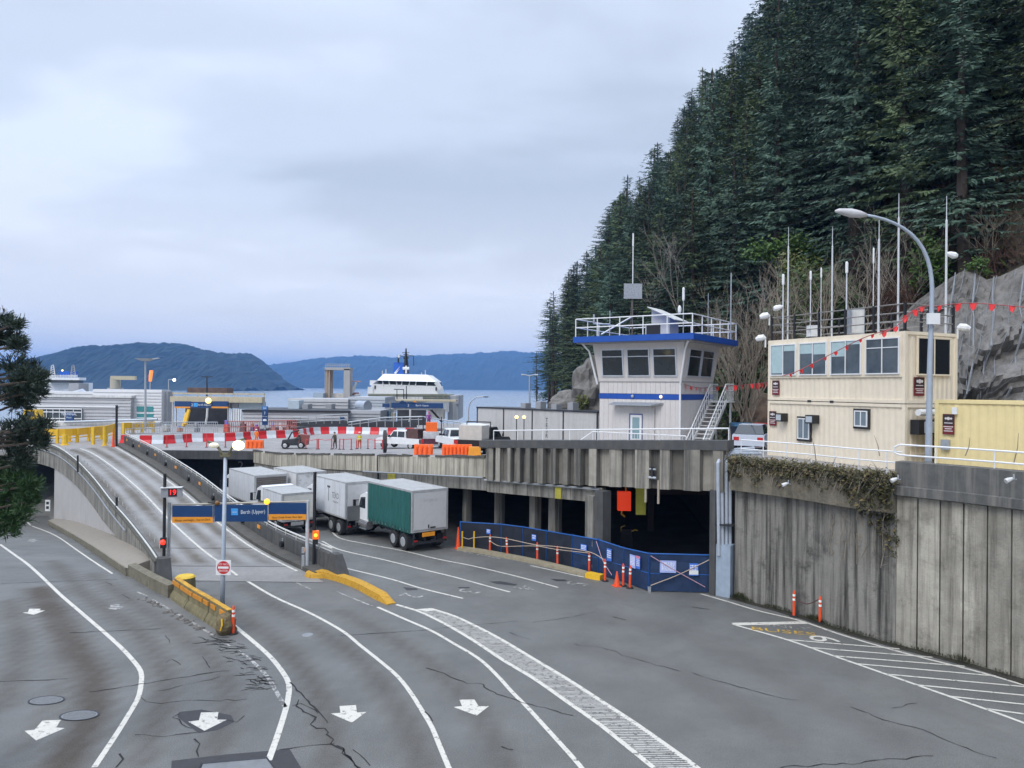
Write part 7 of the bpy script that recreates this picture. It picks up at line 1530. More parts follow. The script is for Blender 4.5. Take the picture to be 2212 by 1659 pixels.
def left_bits():
    p = D(72, 918, 112); t = thing('wheel_loader', 'yellow loader with a raised boom half hidden behind the left pine', 'loader', V((p.x, p.y, zdeck(p)))); MB().hexa([(-1.2, -.9, .5), (1.3, -.9, .5), (1.3, .9, .5), (-1.2, .9, .5), (-.9, -.8, 2.6), (.9, -.8, 2.6), (.9, .8, 2.6), (-.9, .8, 2.6)]).build('body', mat('rail_yellow', (.72, .45, .02)), t, True); MB().tube([(-.6, -.3, 2.2), (-1.6, -.3, 3.4), (-2.6, -.3, 4.6)], .16, 6).build('boom', DARKST, t, True); MB().box(-.6, -.93, 1.6, .7, -.9, 2.4).build('window', GLASS, t, True)
    for x in (-.8, .9): wheel(t, (x, -.9, .55), .55, .3, (0, -1, 0))
    cone(G(62, 1108), 'orange cone in the shade of the left tunnel mouth', .9); p = G(66, 1104); q = D(104, 1086, p.y); t = thing('barrier_gate', 'low barrier arm across the dark left tunnel mouth', 'barrier gate', p); MB().cyl(p, p + UP * 1.15, .08, None, 8).build('post', DARKST, t); MB().tube([p + UP * 1.05, V((q.x, q.y, p.z + 1.2))], .05, 6).build('arm', STEEL, t)
    p = D(103, 1092, 66); t = thing('tunnel_notice', 'small white notice on the dark wall of the left tunnel', 'notice', p); MB().box(-.22, -.02, -.5, .22, .02, .5).build('board', WHITE_D, t, True); MB().box(-.12, -.03, .1, .12, -.021, .35).box(-.12, -.03, -.3, .12, -.021, -.05).build('print', DARKST, t, True)
left_bits()
# ------------------------------------------------------------------ vehicles and plant on the deck
def car_wheels(t, xs, y, r, w_=.24):
    for x in xs:
        for sg in (-1, 1): wheel(t, (x, sg * y, r), r, w_, (0, sg, 0))
def pickup(label, p, rz, body, scale=1.0, bedload=None, name='pickup_truck'):
    t = thing(name, label, 'truck', p, rz); t.scale = (scale,) * 3
    b = MB(); b.ext([(-2.85, -.98, .55), (-2.85, -.98, 1.12), (-1.05, -.98, 1.15), (1.05, -.98, 1.15), (2.5, -.98, 1.08), (2.85, -.98, .85), (2.85, -.98, .5)], (0, 1.96, 0)); b.build('body', body, t, True)
    c = MB(); c.hexa([(-1.1, -.92, 1.15), (1.15, -.92, 1.15), (1.15, .92, 1.15), (-1.1, .92, 1.15), (-.95, -.76, 1.9), (.55, -.76, 1.9), (.55, .76, 1.9), (-.95, .76, 1.9)]); co = c.build('cab', body, t, True)
    MB().hexa([(-1.115, -.78, 1.25), (-1.115, .78, 1.25), (-1.105, .78, 1.25), (-1.105, -.78, 1.25), (-.99, -.66, 1.8), (-.99, .66, 1.8), (-.975, .66, 1.8), (-.975, -.66, 1.8)]).build('rear_window', GLASS, co, True)
    MB().hexa([(1.13, -.8, 1.2), (1.15, -.8, 1.2), (1.15, .8, 1.2), (1.13, .8, 1.2), (.62, -.68, 1.82), (.64, -.68, 1.82), (.64, .68, 1.82), (.62, .68, 1.82)]).build('windscreen', GLASS, co, True)
    for sg in (-1, 1):
        for x0, x1 in ((-.95, -.05), (.02, .9)):
            MB().hexa([(x0, sg * .925, 1.22), (x1, sg * .925, 1.22), (x1, sg * .91, 1.22), (x0, sg * .91, 1.22), (x0 + .08, sg * .80, 1.8), (min(x1, .55), sg * .80, 1.8), (min(x1, .55), sg * .785, 1.8), (x0 + .08, sg * .785, 1.8)]).build('side_window', GLASS, co, True)
        MB().box(-2.88, sg * .88 - .09, .72, -2.84, sg * .88 + .09, 1.08).build('tail_light', mat('tail_red_bright', (.5, .02, .02), .3), t, True); MB().box(2.7, sg * .75 - .15, .72, 2.87, sg * .75 + .15, .92).build('headlight', REFL, t, True)
        MB().box(.85, sg * 1.02 - .08, 1.2, 1.0, sg * 1.12 + .08, 1.4).build('mirror', BLACK, t, True)
    MB().box(-2.95, -.9, .42, -2.8, .9, .6).build('bumper', STEEL, t, True); MB().box(-2.865, -.75, .66, -2.852, .75, 1.06).build('tailgate', body, t, True)
    car_wheels(t, (-1.75, 1.75), .84, .4)
    if bedload: MB().box(-2.6, -.85, 1.1, -1.2, .85, 1.1 + bedload[0]).build('load', bedload[1], t, True)
    return t
def aim(px, fn=z2): p = DK(*fn(*px)); return p
p = aim((2010, 893)); pickup('white crew-cab pickup truck seen from behind, right of the orange stacks', p, rad(112), WHITE)
p = aim((1600, 888)); pickup('white service truck with a brown machine loaded on its bed', p, rad(150), WHITE, 1.0, (1.0, mat('load_brown', (.09, .045, .04), .7, var=.4, scl=3)))
p = aim((1835, 885)); t_ = pickup('dark maroon flatbed truck with a tall black headboard behind the orange stack', p, rad(95), mat('maroon', (.08, .02, .035), .5, var=.2), 1.0, (.7, mat('load_white', (.5, .5, .52), .6, var=.3)))
MB().box(-1.15, -.95, 1.0, -1.0, -.85, 3.2).box(-1.15, .85, 1.0, -1.0, .95, 3.2).build('headboard', BLACK, t_, True); MB().box(-2.4, -.5, 1.7, -1.5, .6, 2.7).build('orange_tarp', ORANGE, t_, True)
p = DK(1046, 979); t_ = pickup('black work truck carrying a big beige tool box beside the dark fascia', p, rad(70), BLACK, 1.0, (1.0, mat('tool_box', (.52, .50, .46), .5)))
MB().tube([(-1.1, -.9, 1.2), (-1.1, -.9, 2.3), (-1.1, .9, 2.3), (-1.1, .9, 1.2)], .05, 6).build('rack', BLACK, t_, True)
def machine(lab, p, rz, c1, c2, s=1.0):
    t = thing('utility_machine', lab, 'machine', p, rz); t.scale = (s,) * 3; m1 = mat('mach_%s' % lab[:16], c1, .6, var=.3, scl=3); m2 = mat('mach2_%s' % lab[:16], c2, .6, var=.2)
    MB().hexa([(-1.2, -.6, .35), (1.2, -.6, .35), (1.2, .6, .35), (-1.2, .6, .35), (-1.1, -.5, .9), (.8, -.5, 1.1), (.8, .5, 1.1), (-1.1, .5, .9)]).build('body', m1, t, True); MB().hexa([(.5, -.6, .5), (1.5, -.6, .4), (1.5, .6, .4), (.5, .6, .5), (.7, -.55, 1.5), (1.6, -.55, 1.4), (1.6, .55, 1.4), (.7, .55, 1.5)]).build('rack', m2, t, True)
    MB().tube([(-.6, 0, .9), (-.2, .1, 1.7), (.5, 0, 1.9)], .08, 6).build('arm', BLACK, t, True); car_wheels(t, (-.8, .8), .6, .36, .25); return t
machine('small black road cutter with a red-brown rack on the deck edge', aim((740, 888)), rad(10), (.02, .02, .024), (.22, .06, .05))
t_ = thing('spare_tyre', 'large dark tyre standing upright at the deck edge above the wall drain', 'tyre', aim((1460, 922)), .2); MB().tube([(-.16, 0, .95), (-.12, 0, .95), (.12, 0, .95), (.16, 0, .95)], [.8, .98, .98, .8], 20).build('tread', mat('tyre_brown', (.045, .035, .04), .8), t_, True); MB().tube([(-.17, 0, .95), (.17, 0, .95)], .45, 14).build('rim', mat('tyre_rim', (.07, .05, .055), .8), t_, True)
def lift(lab, px, h, c):
    p = DK(*px); t = thing('boom_lift', lab, 'lift', p, rad(20), 'blue lifts on the tower deck'); m = mat('lift_blue', (.012, .10, .36), .45, var=.15)
    MB().hexa([(-1, -.55, .4), (1, -.55, .4), (1, .55, .4), (-1, .55, .4), (-.9, -.5, 1.0), (.9, -.5, .9), (.9, .5, .9), (-.9, .5, 1.0)]).build('chassis', m, t, True); MB().tube([(-.5, 0, 1), (.4, 0, h * .7), (-.2, 0, h)], .13, 6).build('boom', m, t, True); MB().box(-.5, -.4, h - .1, .4, .4, h).tube([(-.5, -.4, h), (-.5, -.4, h + .7), (.4, -.4, h + .7), (.4, -.4, h)], .05, 5).build('basket', DARKST, t, True); car_wheels(t, (-.7, .7), .5, .4, .25)
lift('tall blue boom lift left of the white trailer', (1172, 951), 2.4, 0); lift('lower blue scissor lift right beside the white trailer', (1188, 952), 1.6, 0)
p = DK(1128, 952); t_ = pickup('red truck with dark raised equipment behind the fascia railing', p, rad(20), mat('truck_red', (.5, .02, .02), .4), .8, (.9, mat('load_navy', (.02, .025, .07), .6, var=.3)), 'work_truck'); MB().tube([(-2.2, 0, 1.9), (-1.4, 0, 2.8), (-.2, 0, 2.6), (.3, 0, 3.0)], .12, 6).box(-.1, -.5, 2.7, .9, .5, 3.0).build('raised_arm', BLACK, t_, True)
for lab, px, d in (('warm glowing round lamp left over the red truck', (1116, 901), 62), ('white glowing lamp right over the red truck', (1132, 901), 62)):
    q = D(*px, d); t_ = thing('work_light', lab, 'work light', q, 0, 'lit work lights on the deck'); MB().ball((0, 0, 0), (.16, .12, .13), 8, 6).build('glass', mat('lit_warm', (1, .8, .4)), t_, True); MB().cyl((0, .1, -2.8), (0, .1, 0), .04, None, 5).build('stand', DARKST, t_, True)
def trailer():
    p = DK(1240, 948); t = thing('cargo_trailer', 'white rounded cargo trailer parked against the left side of the tower', 'trailer', p, rad(-20)); H = 2.7; W = 2.3; L = 5.0
    prof = [(-W / 2, .45), (W / 2, .45), (W / 2, H - .25), (W / 2 - .15, H - .08), (W / 2 - .5, H), (-W / 2 + .5, H), (-W / 2 + .15, H - .08), (-W / 2, H - .25)]
    b = MB(); b.ext([(a, 0, z) for a, z in prof], (0, L, 0)); b.build('body', WHITE_D, t, True); f = MB(); n = len(prof)
    for i in range(n): a, c = prof[i], prof[(i + 1) % n]; f.tube([(a[0], -.03, a[1]), (c[0], -.03, c[1])], .05, 5)
    f.build('frame', mat('trailer_trim', (.35, .32, .3), .6), t, True); MB().box(-W / 2 + .1, -.03, .5, W / 2 - .1, .0, H - .3).build('rear_door', WHITE, t, True); MB().box(-.35, -.045, 1.75, .35, -.03, 2.05).build('vent', mat('vent_mauve', (.3, .25, .27), .6), t, True)
    for sg in (-1, 1): wheel(t, (sg * (W / 2 - .1), 2.6, .36), .36, .22, (sg, 0, 0))
    # long white shed behind
    k = thing('storage_shed', 'long low white storage shed with black TESR lettering behind the trailer', 'shed', D(1150, 925, 72)); A, B = D(1031, 925, 78), D(1290, 925, 66); d = V((B.x - A.x, B.y - A.y, 0)).normalized(); n = V((d.y, -d.x, 0)); zt = D(1031, 881, 78).z; q = []
    Ln = (V((B.x, B.y, 0)) - V((A.x, A.y, 0))).length; b = MB(); a0 = V((A.x, A.y, 0))
    for i in range(4): b.ob(a0 + d * Ln * (i + .5) / 4 - n * 1.5 + UP * 2.6, d, n, zt - 2.6, Ln / 8 - .02, 1.5)
    b.build('wall', mat('shed_white', (.46, .45, .44), .6, var=.06, streak=.15), k); tr_ = MB(); tr_.ob(a0 + d * Ln / 2 - n * 1.5 + UP * zt, d, n, .12, Ln / 2 + .1, 1.6)
    tr_.build('roof', DARKST, k)
    for i in range(5): MB().ob(a0 + d * Ln * i / 4 + n * .02 + UP * 2.6, d, n, zt - 2.6, .06, .03).build('joint', DARKST, k)
    for i, ch in enumerate('TESR'): text('lettering', ch, .55, a0 + d * Ln * .62 + n * .02 + UP * (zt - .9 - i * .5), d, UP, BLACK, k)
    MB().ob(a0 + d * 1.2 + n * .03 + UP * (zt - 2.4), d, n, .5, .6, .03).build('window', GLASS, k)
    for i in range(4): MB().ob(a0 + d * Ln * (.35 + .13 * i) - n * 1.5 + UP * (zt + .12), d, n, .5 + .2 * (i % 2), .35, .4).build('roof_unit', GREYD, k)
    v = thing('delivery_van', 'white boxy van with a small red mark left of the black work truck', 'van', DK(1024, 965), rad(115)); MB().ext([(-2.4, -.95, .4), (-2.4, -.95, 2.3), (1.2, -.95, 2.3), (1.7, -.95, 1.4), (2.4, -.95, 1.1), (2.4, -.95, .4)], (0, 1.9, 0)).build('body', WHITE, v, True)
    MB().box(-2.42, -.75, 1.3, -2.4, .75, 2.0).build('rear_window', GLASS, v, True); MB().ball((-2.42, .2, 1.0), (.02, .22, .2), 8, 6).build('emblem', RED, v, True); car_wheels(v, (-1.5, 1.6), .85, .36)
trailer()
def parked_cars():
    for lab, p, c, s in (('pale blue-white car partly hidden behind the container edge', D(1626, 957, 44), (.55, .6, .7), 1.0), ('red car behind the pale car at the container edge', D(1652, 940, 50), (.55, .04, .03), 1.0)):
        p.z = zdeck(p); t = thing('parked_car', lab, 'car', p, rad(65), 'cars beside the containers'); m = mat('car_%d' % int(p.y), c, .3, var=.04)
        MB().ext([(-2.1, -.88, .35), (-2.1, -.88, .95), (-1.4, -.88, 1.0), (1.0, -.88, 1.0), (2.0, -.88, .8), (2.1, -.88, .35)], (0, 1.76, 0)).build('body', m, t, True); co = MB().hexa([(-1.7, -.82, 1.0), (1.1, -.82, 1.0), (1.1, .82, 1.0), (-1.7, .82, 1.0), (-1.1, -.66, 1.5), (.3, -.66, 1.5), (.3, .66, 1.5), (-1.1, .66, 1.5)]).build('cabin', GLASS, t, True); MB().box(-1.1, -.65, 1.49, .3, .65, 1.53).build('roof', m, t, True); car_wheels(t, (-1.3, 1.3), .78, .33, .2)
        for sg in (-1, 1): MB().box(-2.12, sg * .65 - .15, .65, -2.09, sg * .65 + .15, .85).build('tail_light', mat('tail_red_bright', (.5, .02, .02)), t, True)
    p = D(1603, 945, 46); p.z = zdeck(p); t = thing('blue_bin', 'dark blue wheeled bin at the foot of the tower stair', 'bin', p); MB().taper((0, 0, .05), (1, 0, 0), (0, 1, 0), 1.35, .5, .45, .6, .5).build('body', mat('bin_blue', (.012, .04, .10), .5), t, True); MB().hexa([(-.65, -.55, 1.4), (.65, -.55, 1.4), (.65, .55, 1.4), (-.65, .55, 1.4), (-.6, -.45, 1.5), (.6, -.45, 1.5), (.6, .55, 1.6), (-.6, .55, 1.6)]).build('lid', mat('lid_blue', (.02, .10, .2), .5), t, True)
parked_cars()

# ------------------------------------------------------------------ people
SKIN = (.45, .27, .19)
def person(label, p, facing, top, legs, lean=0.0, hat=None, sit=False, vest=None, arms=(.25, .25)):
    t = thing('person', label, 'person', p, facing, 'workers on the deck')
    me = bpy.data.meshes.new('body'); S = []
    hz = .95 if not sit else .62
    def v(x, y, z, r): S.append((x, y, z, r)); return len(S) - 1
    E = []
    pel = v(0, 0, hz, .15); ch = v(0, lean * .5, hz + .28, .155); sh = v(0, lean, hz + .47, .13); nk = v(0, lean * 1.05, hz + .57, .055); hd = v(0, lean * 1.15 + .02, hz + .68, .095); tp = v(0, lean * 1.2, hz + .80, .075)
    E += [(pel, ch), (ch, sh), (sh, nk), (nk, hd), (hd, tp)]; hands = []
    for sg, a in ((-1, arms[0]), (1, arms[1])):
        s1 = v(sg * .2, lean, hz + .45, .065); el = v(sg * .27, lean + a * .35, hz + .2, .048); wr = v(sg * (.27 - abs(a) * .1), lean + a, hz - .02 + a * .35, .032); hn = v(sg * (.26 - abs(a) * .1), lean + a * 1.2, hz - .11 + a * .38, .036)
        E += [(sh, s1), (s1, el), (el, wr), (wr, hn)]; hands.append((S[wr][:3], S[hn][:3], sg))
        hp = v(sg * .1, 0, hz - .06, .1)
        if sit: kn = v(sg * .13, .42, hz - .05, .07); an = v(sg * .13, .45, .1, .05); ft = v(sg * .13, .62, .05, .045)
        else: kn = v(sg * .12, .03 + .05 * sg, hz * .52, .07); an = v(sg * .13, -.02 + .05 * sg, .09, .05); ft = v(sg * .14, .16 + .05 * sg, .05, .045)
        E += [(pel, hp), (hp, kn), (kn, an), (an, ft)]
    me.from_pydata([s[:3] for s in S], E, []); o = bpy.data.objects.new('body_tmp', me); col.objects.link(o); md = o.modifiers.new('s', 'SKIN')
    for i, s in enumerate(S): me.skin_vertices[0].data[i].radius = (s[3], s[3]); me.skin_vertices[0].data[i].use_root = (i == 0)
    sd = o.modifiers.new('d', 'SUBSURF'); sd.levels = 1; sd.render_levels = 1
    dg = bpy.context.evaluated_depsgraph_get(); m2 = bpy.data.meshes.new_from_object(o.evaluated_get(dg)); bpy.data.objects.remove(o)
    b = MB(); b.v = [tuple(q.co) for q in m2.vertices]; b.f = [tuple(q.vertices) for q in m2.polygons]; b.mi = []
    for f in b.f:
        c = sum((V(b.v[i]) for i in f), V()) / len(f); b.mi.append(0 if c.z > hz + .54 and abs(c.x) < .14 else (3 if c.z < .13 else (2 if c.z < hz - .02 and abs(c.x) < .21 + (.05 if sit else 0) else 1)))
    # five fingers rooted in each hand
    b.m = 0
    for wr, hn, sg in hands:
        w_, h_ = V(wr), V(hn); d = (h_ - w_).normalized(); sd_ = d.cross(V((0, 0, 1)) if abs(d.z) < .9 else V((0, 1, 0))).normalized(); cu = sd_.cross(d).normalized()
        for k, (o_, l) in enumerate(((-.026, .07), (-.009, .08), (.009, .075), (.026, .06))): q = h_ + sd_ * o_; b.tube([q, q + d * l * .6 + cu * .006, q + d * l + cu * .025], [.011, .01, .007], 5)
        q = w_.lerp(h_, .45) + sd_ * .025 * -sg; b.tube([q, q - sd_ * .035 * sg + d * .03, q - sd_ * .04 * sg + d * .065], [.013, .012, .008], 5)
    # nose, ears, eyes and mouth
    hx = V((0, lean * 1.15 + .02, hz + .69)); b.tube([hx + V((0, .085, .02)), hx + V((0, .115, -.015))], [.01, .016], 5)
    for sg in (-1, 1): b.ball(hx + V((sg * .092, 0, 0)), (.014, .025, .034), 6, 5)
    mats = [mat('skin', SKIN, .5), mat('top_%s' % label[10:30], top, .7, var=.15, scl=12), mat('leg_%s' % label[10:30], legs, .75, var=.15, scl=12), BLACK]
    b.build('body', mats, t, True, True)
    e = MB()
    for sg in (-1, 1): e.ball(hx + V((sg * .034, .086, .02)), (.011, .008, .009), 6, 5)
    e.box(hx.x - .025, hx.y + .088, hx.z - .047, hx.x + .025, hx.y + .094, hx.z - .038); e.build('face_features', BLACK, t, True)
    if hat: MB().tube([hx + V((0, .0, .045)), hx + V((0, 0, .075)), hx + V((0, -.01, .13)), hx + V((0, -.01, .16))], [.125, .12, .085, .02], 12).build('hard_hat', mat('hat_%s' % label[10:30], hat, .4), t, True)
    else: MB().ball(hx + V((0, -.02, .035)), (.1, .105, .085), 10, 7).build('hair', mat('hair_dark', (.02, .015, .012), .7), t, True)
    if vest:
        MB().tube([(0, lean * .2, hz + .0), (0, lean * .5, hz + .28), (0, lean * .9, hz + .43)], [.185, .20, .17], 14).build('vest', mat('vest_%s' % label[10:30], vest, .6), t, True)
        MB().tube([(0, lean * .3, hz + .12), (0, lean * .35, hz + .17)], [.2, .203], 14).build('reflective_band', REFL, t, True)
    return t
ORS = (.80, .18, .01)
person('person in orange overalls standing behind the orange barriers near the lit lamp', DK(*z2(445, 862)), rad(170), ORS, ORS, 0, (.75, .72, .6))
person('person in dark brown clothes standing alone on the open deck', DK(*z2(1067, 893)), rad(150), (.06, .05, .03), (.035, .03, .028), .06, (.05, .045, .04), False, None, (.3, .2))
person('person in a yellow vest and orange-red trousers on the open deck', DK(*z2(1260, 893)), rad(185), (.45, .42, .3), (.52, .08, .03), .0, (.7, .66, .6), False, (.62, .52, .03), (.2, .3))
person('person in dark jacket bending over the small black road cutter', DK(*z2(795, 890)), rad(80), (.05, .045, .035), (.04, .035, .03), .14, (.3, .26, .15), False, None, (.4, .4))
q_ = DK(*z2(1800, 880)) ; q_.y += .6
person('person in purple jacket standing high on the maroon truck', V((q_.x, q_.y, D(*z2(1800, 730), q_.y).z)), rad(180), (.22, .06, .25), (.30, .05, .10), .05, (.6, .12, .3), False, None, (.3, .3))

# ------------------------------------------------------------------ bunting
def bunting(lab, pts, n, sz, group='strings of red pennant flags'):
    pts = resample(pts, 40); t = thing('bunting', lab, 'bunting', pts[0], 0, group); MB().tube(pts, .018, 4).build('cord', mat('bunting_cord', (.3, .08, .08), .6), t); m = mat('pennant_red', (.72, .03, .03), .6, var=.1); rn = random.Random(n)
    for i in range(n):
        k = int((i + .5) / n * 39); p = pts[k]; d = (pts[min(39, k + 1)] - pts[max(0, k - 1)]); d.z = 0; d.normalize(); s = sz * rn.uniform(.8, 1.15); tw = rn.uniform(-.7, .7); d = V((d.x * math.cos(tw) - d.y * math.sin(tw), d.x * math.sin(tw) + d.y * math.cos(tw), 0)); nn = V((d.y, -d.x, 0)) * .008
        a = [p - d * s * .5, p + d * s * .5, p + d * s * .42 - UP * s * .7, p - UP * s * 1.25 + nn * 6, p - d * s * .42 - UP * s * .7]; MB().ext(a, nn).build('pennant', m, t)
c0 = CC + CDR * -.3; tp = CZT
bunting('string of red pennants running to the right from the container roof past the street lamp', [D(1945, 690, 29.8), D(1985, 664, 29.5), D(2024, 661, 29), D(2066, 656, 28.5), D(2111, 655, 28), D(2150, 658, 27.5), D(2196, 662, 27), D(2260, 668, 26.5)], 8, .23)
bunting('string of red pennants hanging diagonally across the upper container windows', [D(1925, 709, 29.9), D(1865, 730, 30.4), D(1820, 752, 30.9), D(1770, 778, 31.4), D(1720, 803, 31.9), D(1690, 812, 32.2)], 9, .15)
bunting('string of small red pennants from the tower stair to the left edge of the container', [D(1545, 836, 47), D(1570, 834, 46), D(1600, 832, 44.5), D(1630, 829, 42), D(1658, 826, 38.5)], 10, .26)
bunting('short string of red pennants along the right face of the tower', [TWd(5.45, .3, 4.3), TWd(5.45, 1.8, 4.15), TWd(5.45, 3.5, 4.1), TWd(5.45, 5.0, 4.2)], 6, .22)
bunting('short string of pink-red pennants climbing along the container roof railing', [D(1900, 722, 29.7), D(1935, 706, 29.6), D(1962, 680, 29.5), D(1990, 662, 29.3)], 4, .2)
# ------------------------------------------------------------------ hillside, rock, forest
BL_ = [(8, 172), (6, 150), (9, 124), (12, 100), (17, 70), (20, 54), (24, 44), (27, 36), (31, 20), (34, -2)]
def base_x(y):
    for i in range(len(BL_) - 1):
        (x0, y0), (x1, y1) = BL_[i], BL_[i + 1]
        if y0 >= y >= y1: return x0 + (x1 - x0) * (y0 - y) / (y0 - y1)
    return 8 if y > 160 else 34
def sm(a, b, x): t = min(1, max(0, (x - a) / (b - a))); return t * t * (3 - 2 * t)
def hill_z(x, y):
    t = (x - base_x(y)) * .97
    if t < 0: return 3.0 + max(t, -2)
    k = sm(72, 52, y); z = 4.5 + (2.0 * k) + (1 - k) * (1.22 * t if t < 40 else 48.8 + .6 * (t - 40)) + k * (10.5 * sm(0.5, 5, t) + .85 * t)
    return z + 1.2 * NZ.fractal(V((x * .09, y * .09, 5)), 1.0, 2.0, 4)
SOIL = mat('forest_floor', (.060, .050, .034), .95, var=.45, scl=.5, bump=.8, bscl=3, spots=.6, sscl=.8, dirt=(.03, .045, .018))
def hillside():
    vs = []; ny, nt = 110, 60
    for j in range(ny + 1):
        y = -2 + 174 * j / ny
        for i in range(nt + 1): x = base_x(y) - 1.5 + 95 * (i / nt) ** 1.5; vs.append((x, y, hill_z(x, y)))
    b = MB(); n = nt + 1; b.add(vs, [(j * n + i, j * n + i + 1, (j + 1) * n + i + 1, (j + 1) * n + i) for j in range(ny) for i in range(nt)]); struct(b.build('hillside', SOIL, smooth=True))
hillside()
ROCK = mat('cliff_rock', (.17, .16, .15), .9, var=.5, scl=.6, bump=1.0, bscl=5, spots=.85, sscl=1.5, dirt=(.062, .06, .045), streak=.35, stz=.5)
def rocks():
    top = [(1880, 742), (1925, 700), (1985, 645), (2050, 602), (2090, 577), (2112, 586), (2135, 600), (2165, 592), (2212, 570), (2290, 545), (2400, 520)]
    nx, nz = 90, 46; vs = []
    for i in range(nx + 1):
        f = i / nx * (len(top) - 1.0001); k = int(f); f -= k; x = top[k][0] + (top[k + 1][0] - top[k][0]) * f; y = top[k][1] + (top[k + 1][1] - top[k][1]) * f
        T = D(x, y, 43 - 4 * i / nx); B = D(x - 30 + 40 * i / nx, 900, 37 - 8 * i / nx); B.z = 5.6
        for j in range(nz + 1):
            u = j / nz; p = B.lerp(T, u); p.y += 2.2 * math.sin(u * math.pi) * (.2) ; d = NZ.fractal(V((p.x * .22, p.y * .22, p.z * .16)), .9, 2.1, 6) * 2.0 - abs(NZ.noise(V((p.x * .35, p.z * .14 + p.x * .2, 2)))) * 2.6 + NZ.noise(V((p.x * .9, p.y * .9, p.z * .7))) * .5 - NZ.voronoi(V((p.x * .5, p.y * .5, p.z * .35)))[0][0] * 1.6
            d = d * .45 + .55 * round(d * 1.5) / 1.5; p = p + V((-.35, -.9, .1)) * (d * (.35 + .65 * math.sin(min(1, u * 1.08) * math.pi)))
            vs.append(p)
        for b_ in (1, 2, 3): vs.append(T + V((1.2 * b_, 2.2 * b_, -.35 * b_ * b_)))
    n = nz + 4; b = MB(); b.add(vs, [(i * n + j, (i + 1) * n + j, (i + 1) * n + j + 1, i * n + j + 1) for i in range(nx) for j in range(n - 1)])
    t = thing('rock_cliff', 'grey rock cliff draped in safety netting at the right edge behind the containers', 'cliff', V(vs[40 * n])); b.build('face', ROCK, t)
    # net folds hanging over the cliff
    net = mat('net_grey', (.22, .235, .255), .7, var=.2); rn = random.Random(8)
    m = MB()
    def surf(fi, u):
        i = min(nx, max(0, fi * nx)); i0 = int(i); i1 = min(nx, i0 + 1); j = min(nz, int(u * nz)); return V(vs[i0 * n + j]).lerp(V(vs[i1 * n + j]), i - i0)
    for k in range(13):
        f0 = .36 + k * .05 + rn.uniform(-.012, .012); q = []
        for s in range(16):
            u = 1 - s / 15 * rn.uniform(.93, 1); p = surf(f0 - .10 * (1 - u) + .008 * math.sin(u * 9 + k), u); q.append(p + V((-.12 + .25 * math.sin(u * 4 + k * 2), -.2, 0)))
        m.tube(q, [(.012 + .03 * (k % 3 == 0)) * (.6 + .8 * abs(math.sin(s_ * .9 + k))) for s_ in range(16)], 4)
    for k in range(11):
        q = [surf(.34 + .6 * s / 20, max(0, .96 - k * .09 + .02 * math.sin(s + k))) + V((-.1, -.22, 0)) for s in range(21)]; m.tube(q, .008, 3)
    m.build('safety_net', net, t)
    for lab, px, d, s in (('brown boulder between the tower stair and the container', (1645, 900), 52, (1.0, 1.2, 1.7)), ('grey rock outcrop at the foot of the forest left of the tower', (1268, 860), 74, (1.6, 2.2, 3.6)), ('low mossy rock slope above the white shed', (1235, 880), 82, (2.6, 2.4, 1.8))):
        p = D(*px, d); m = MB().ball((0, 0, 0), s, 20, 14); m.v = [tuple(V(v) * (1 + .35 * NZ.fractal(V(v) * .7 + V((d, 0, 0)), 1, 2, 4))) for v in m.v]; k = thing('boulder', lab, 'rock', p, 0, 'rocks at the foot of the slope'); m.build('stone', ROCK if px[0] != 1645 else mat('rock_brown', (.20, .155, .11), .9, var=.35, scl=1.5, bump=.8, bscl=6), k, True)
rocks()

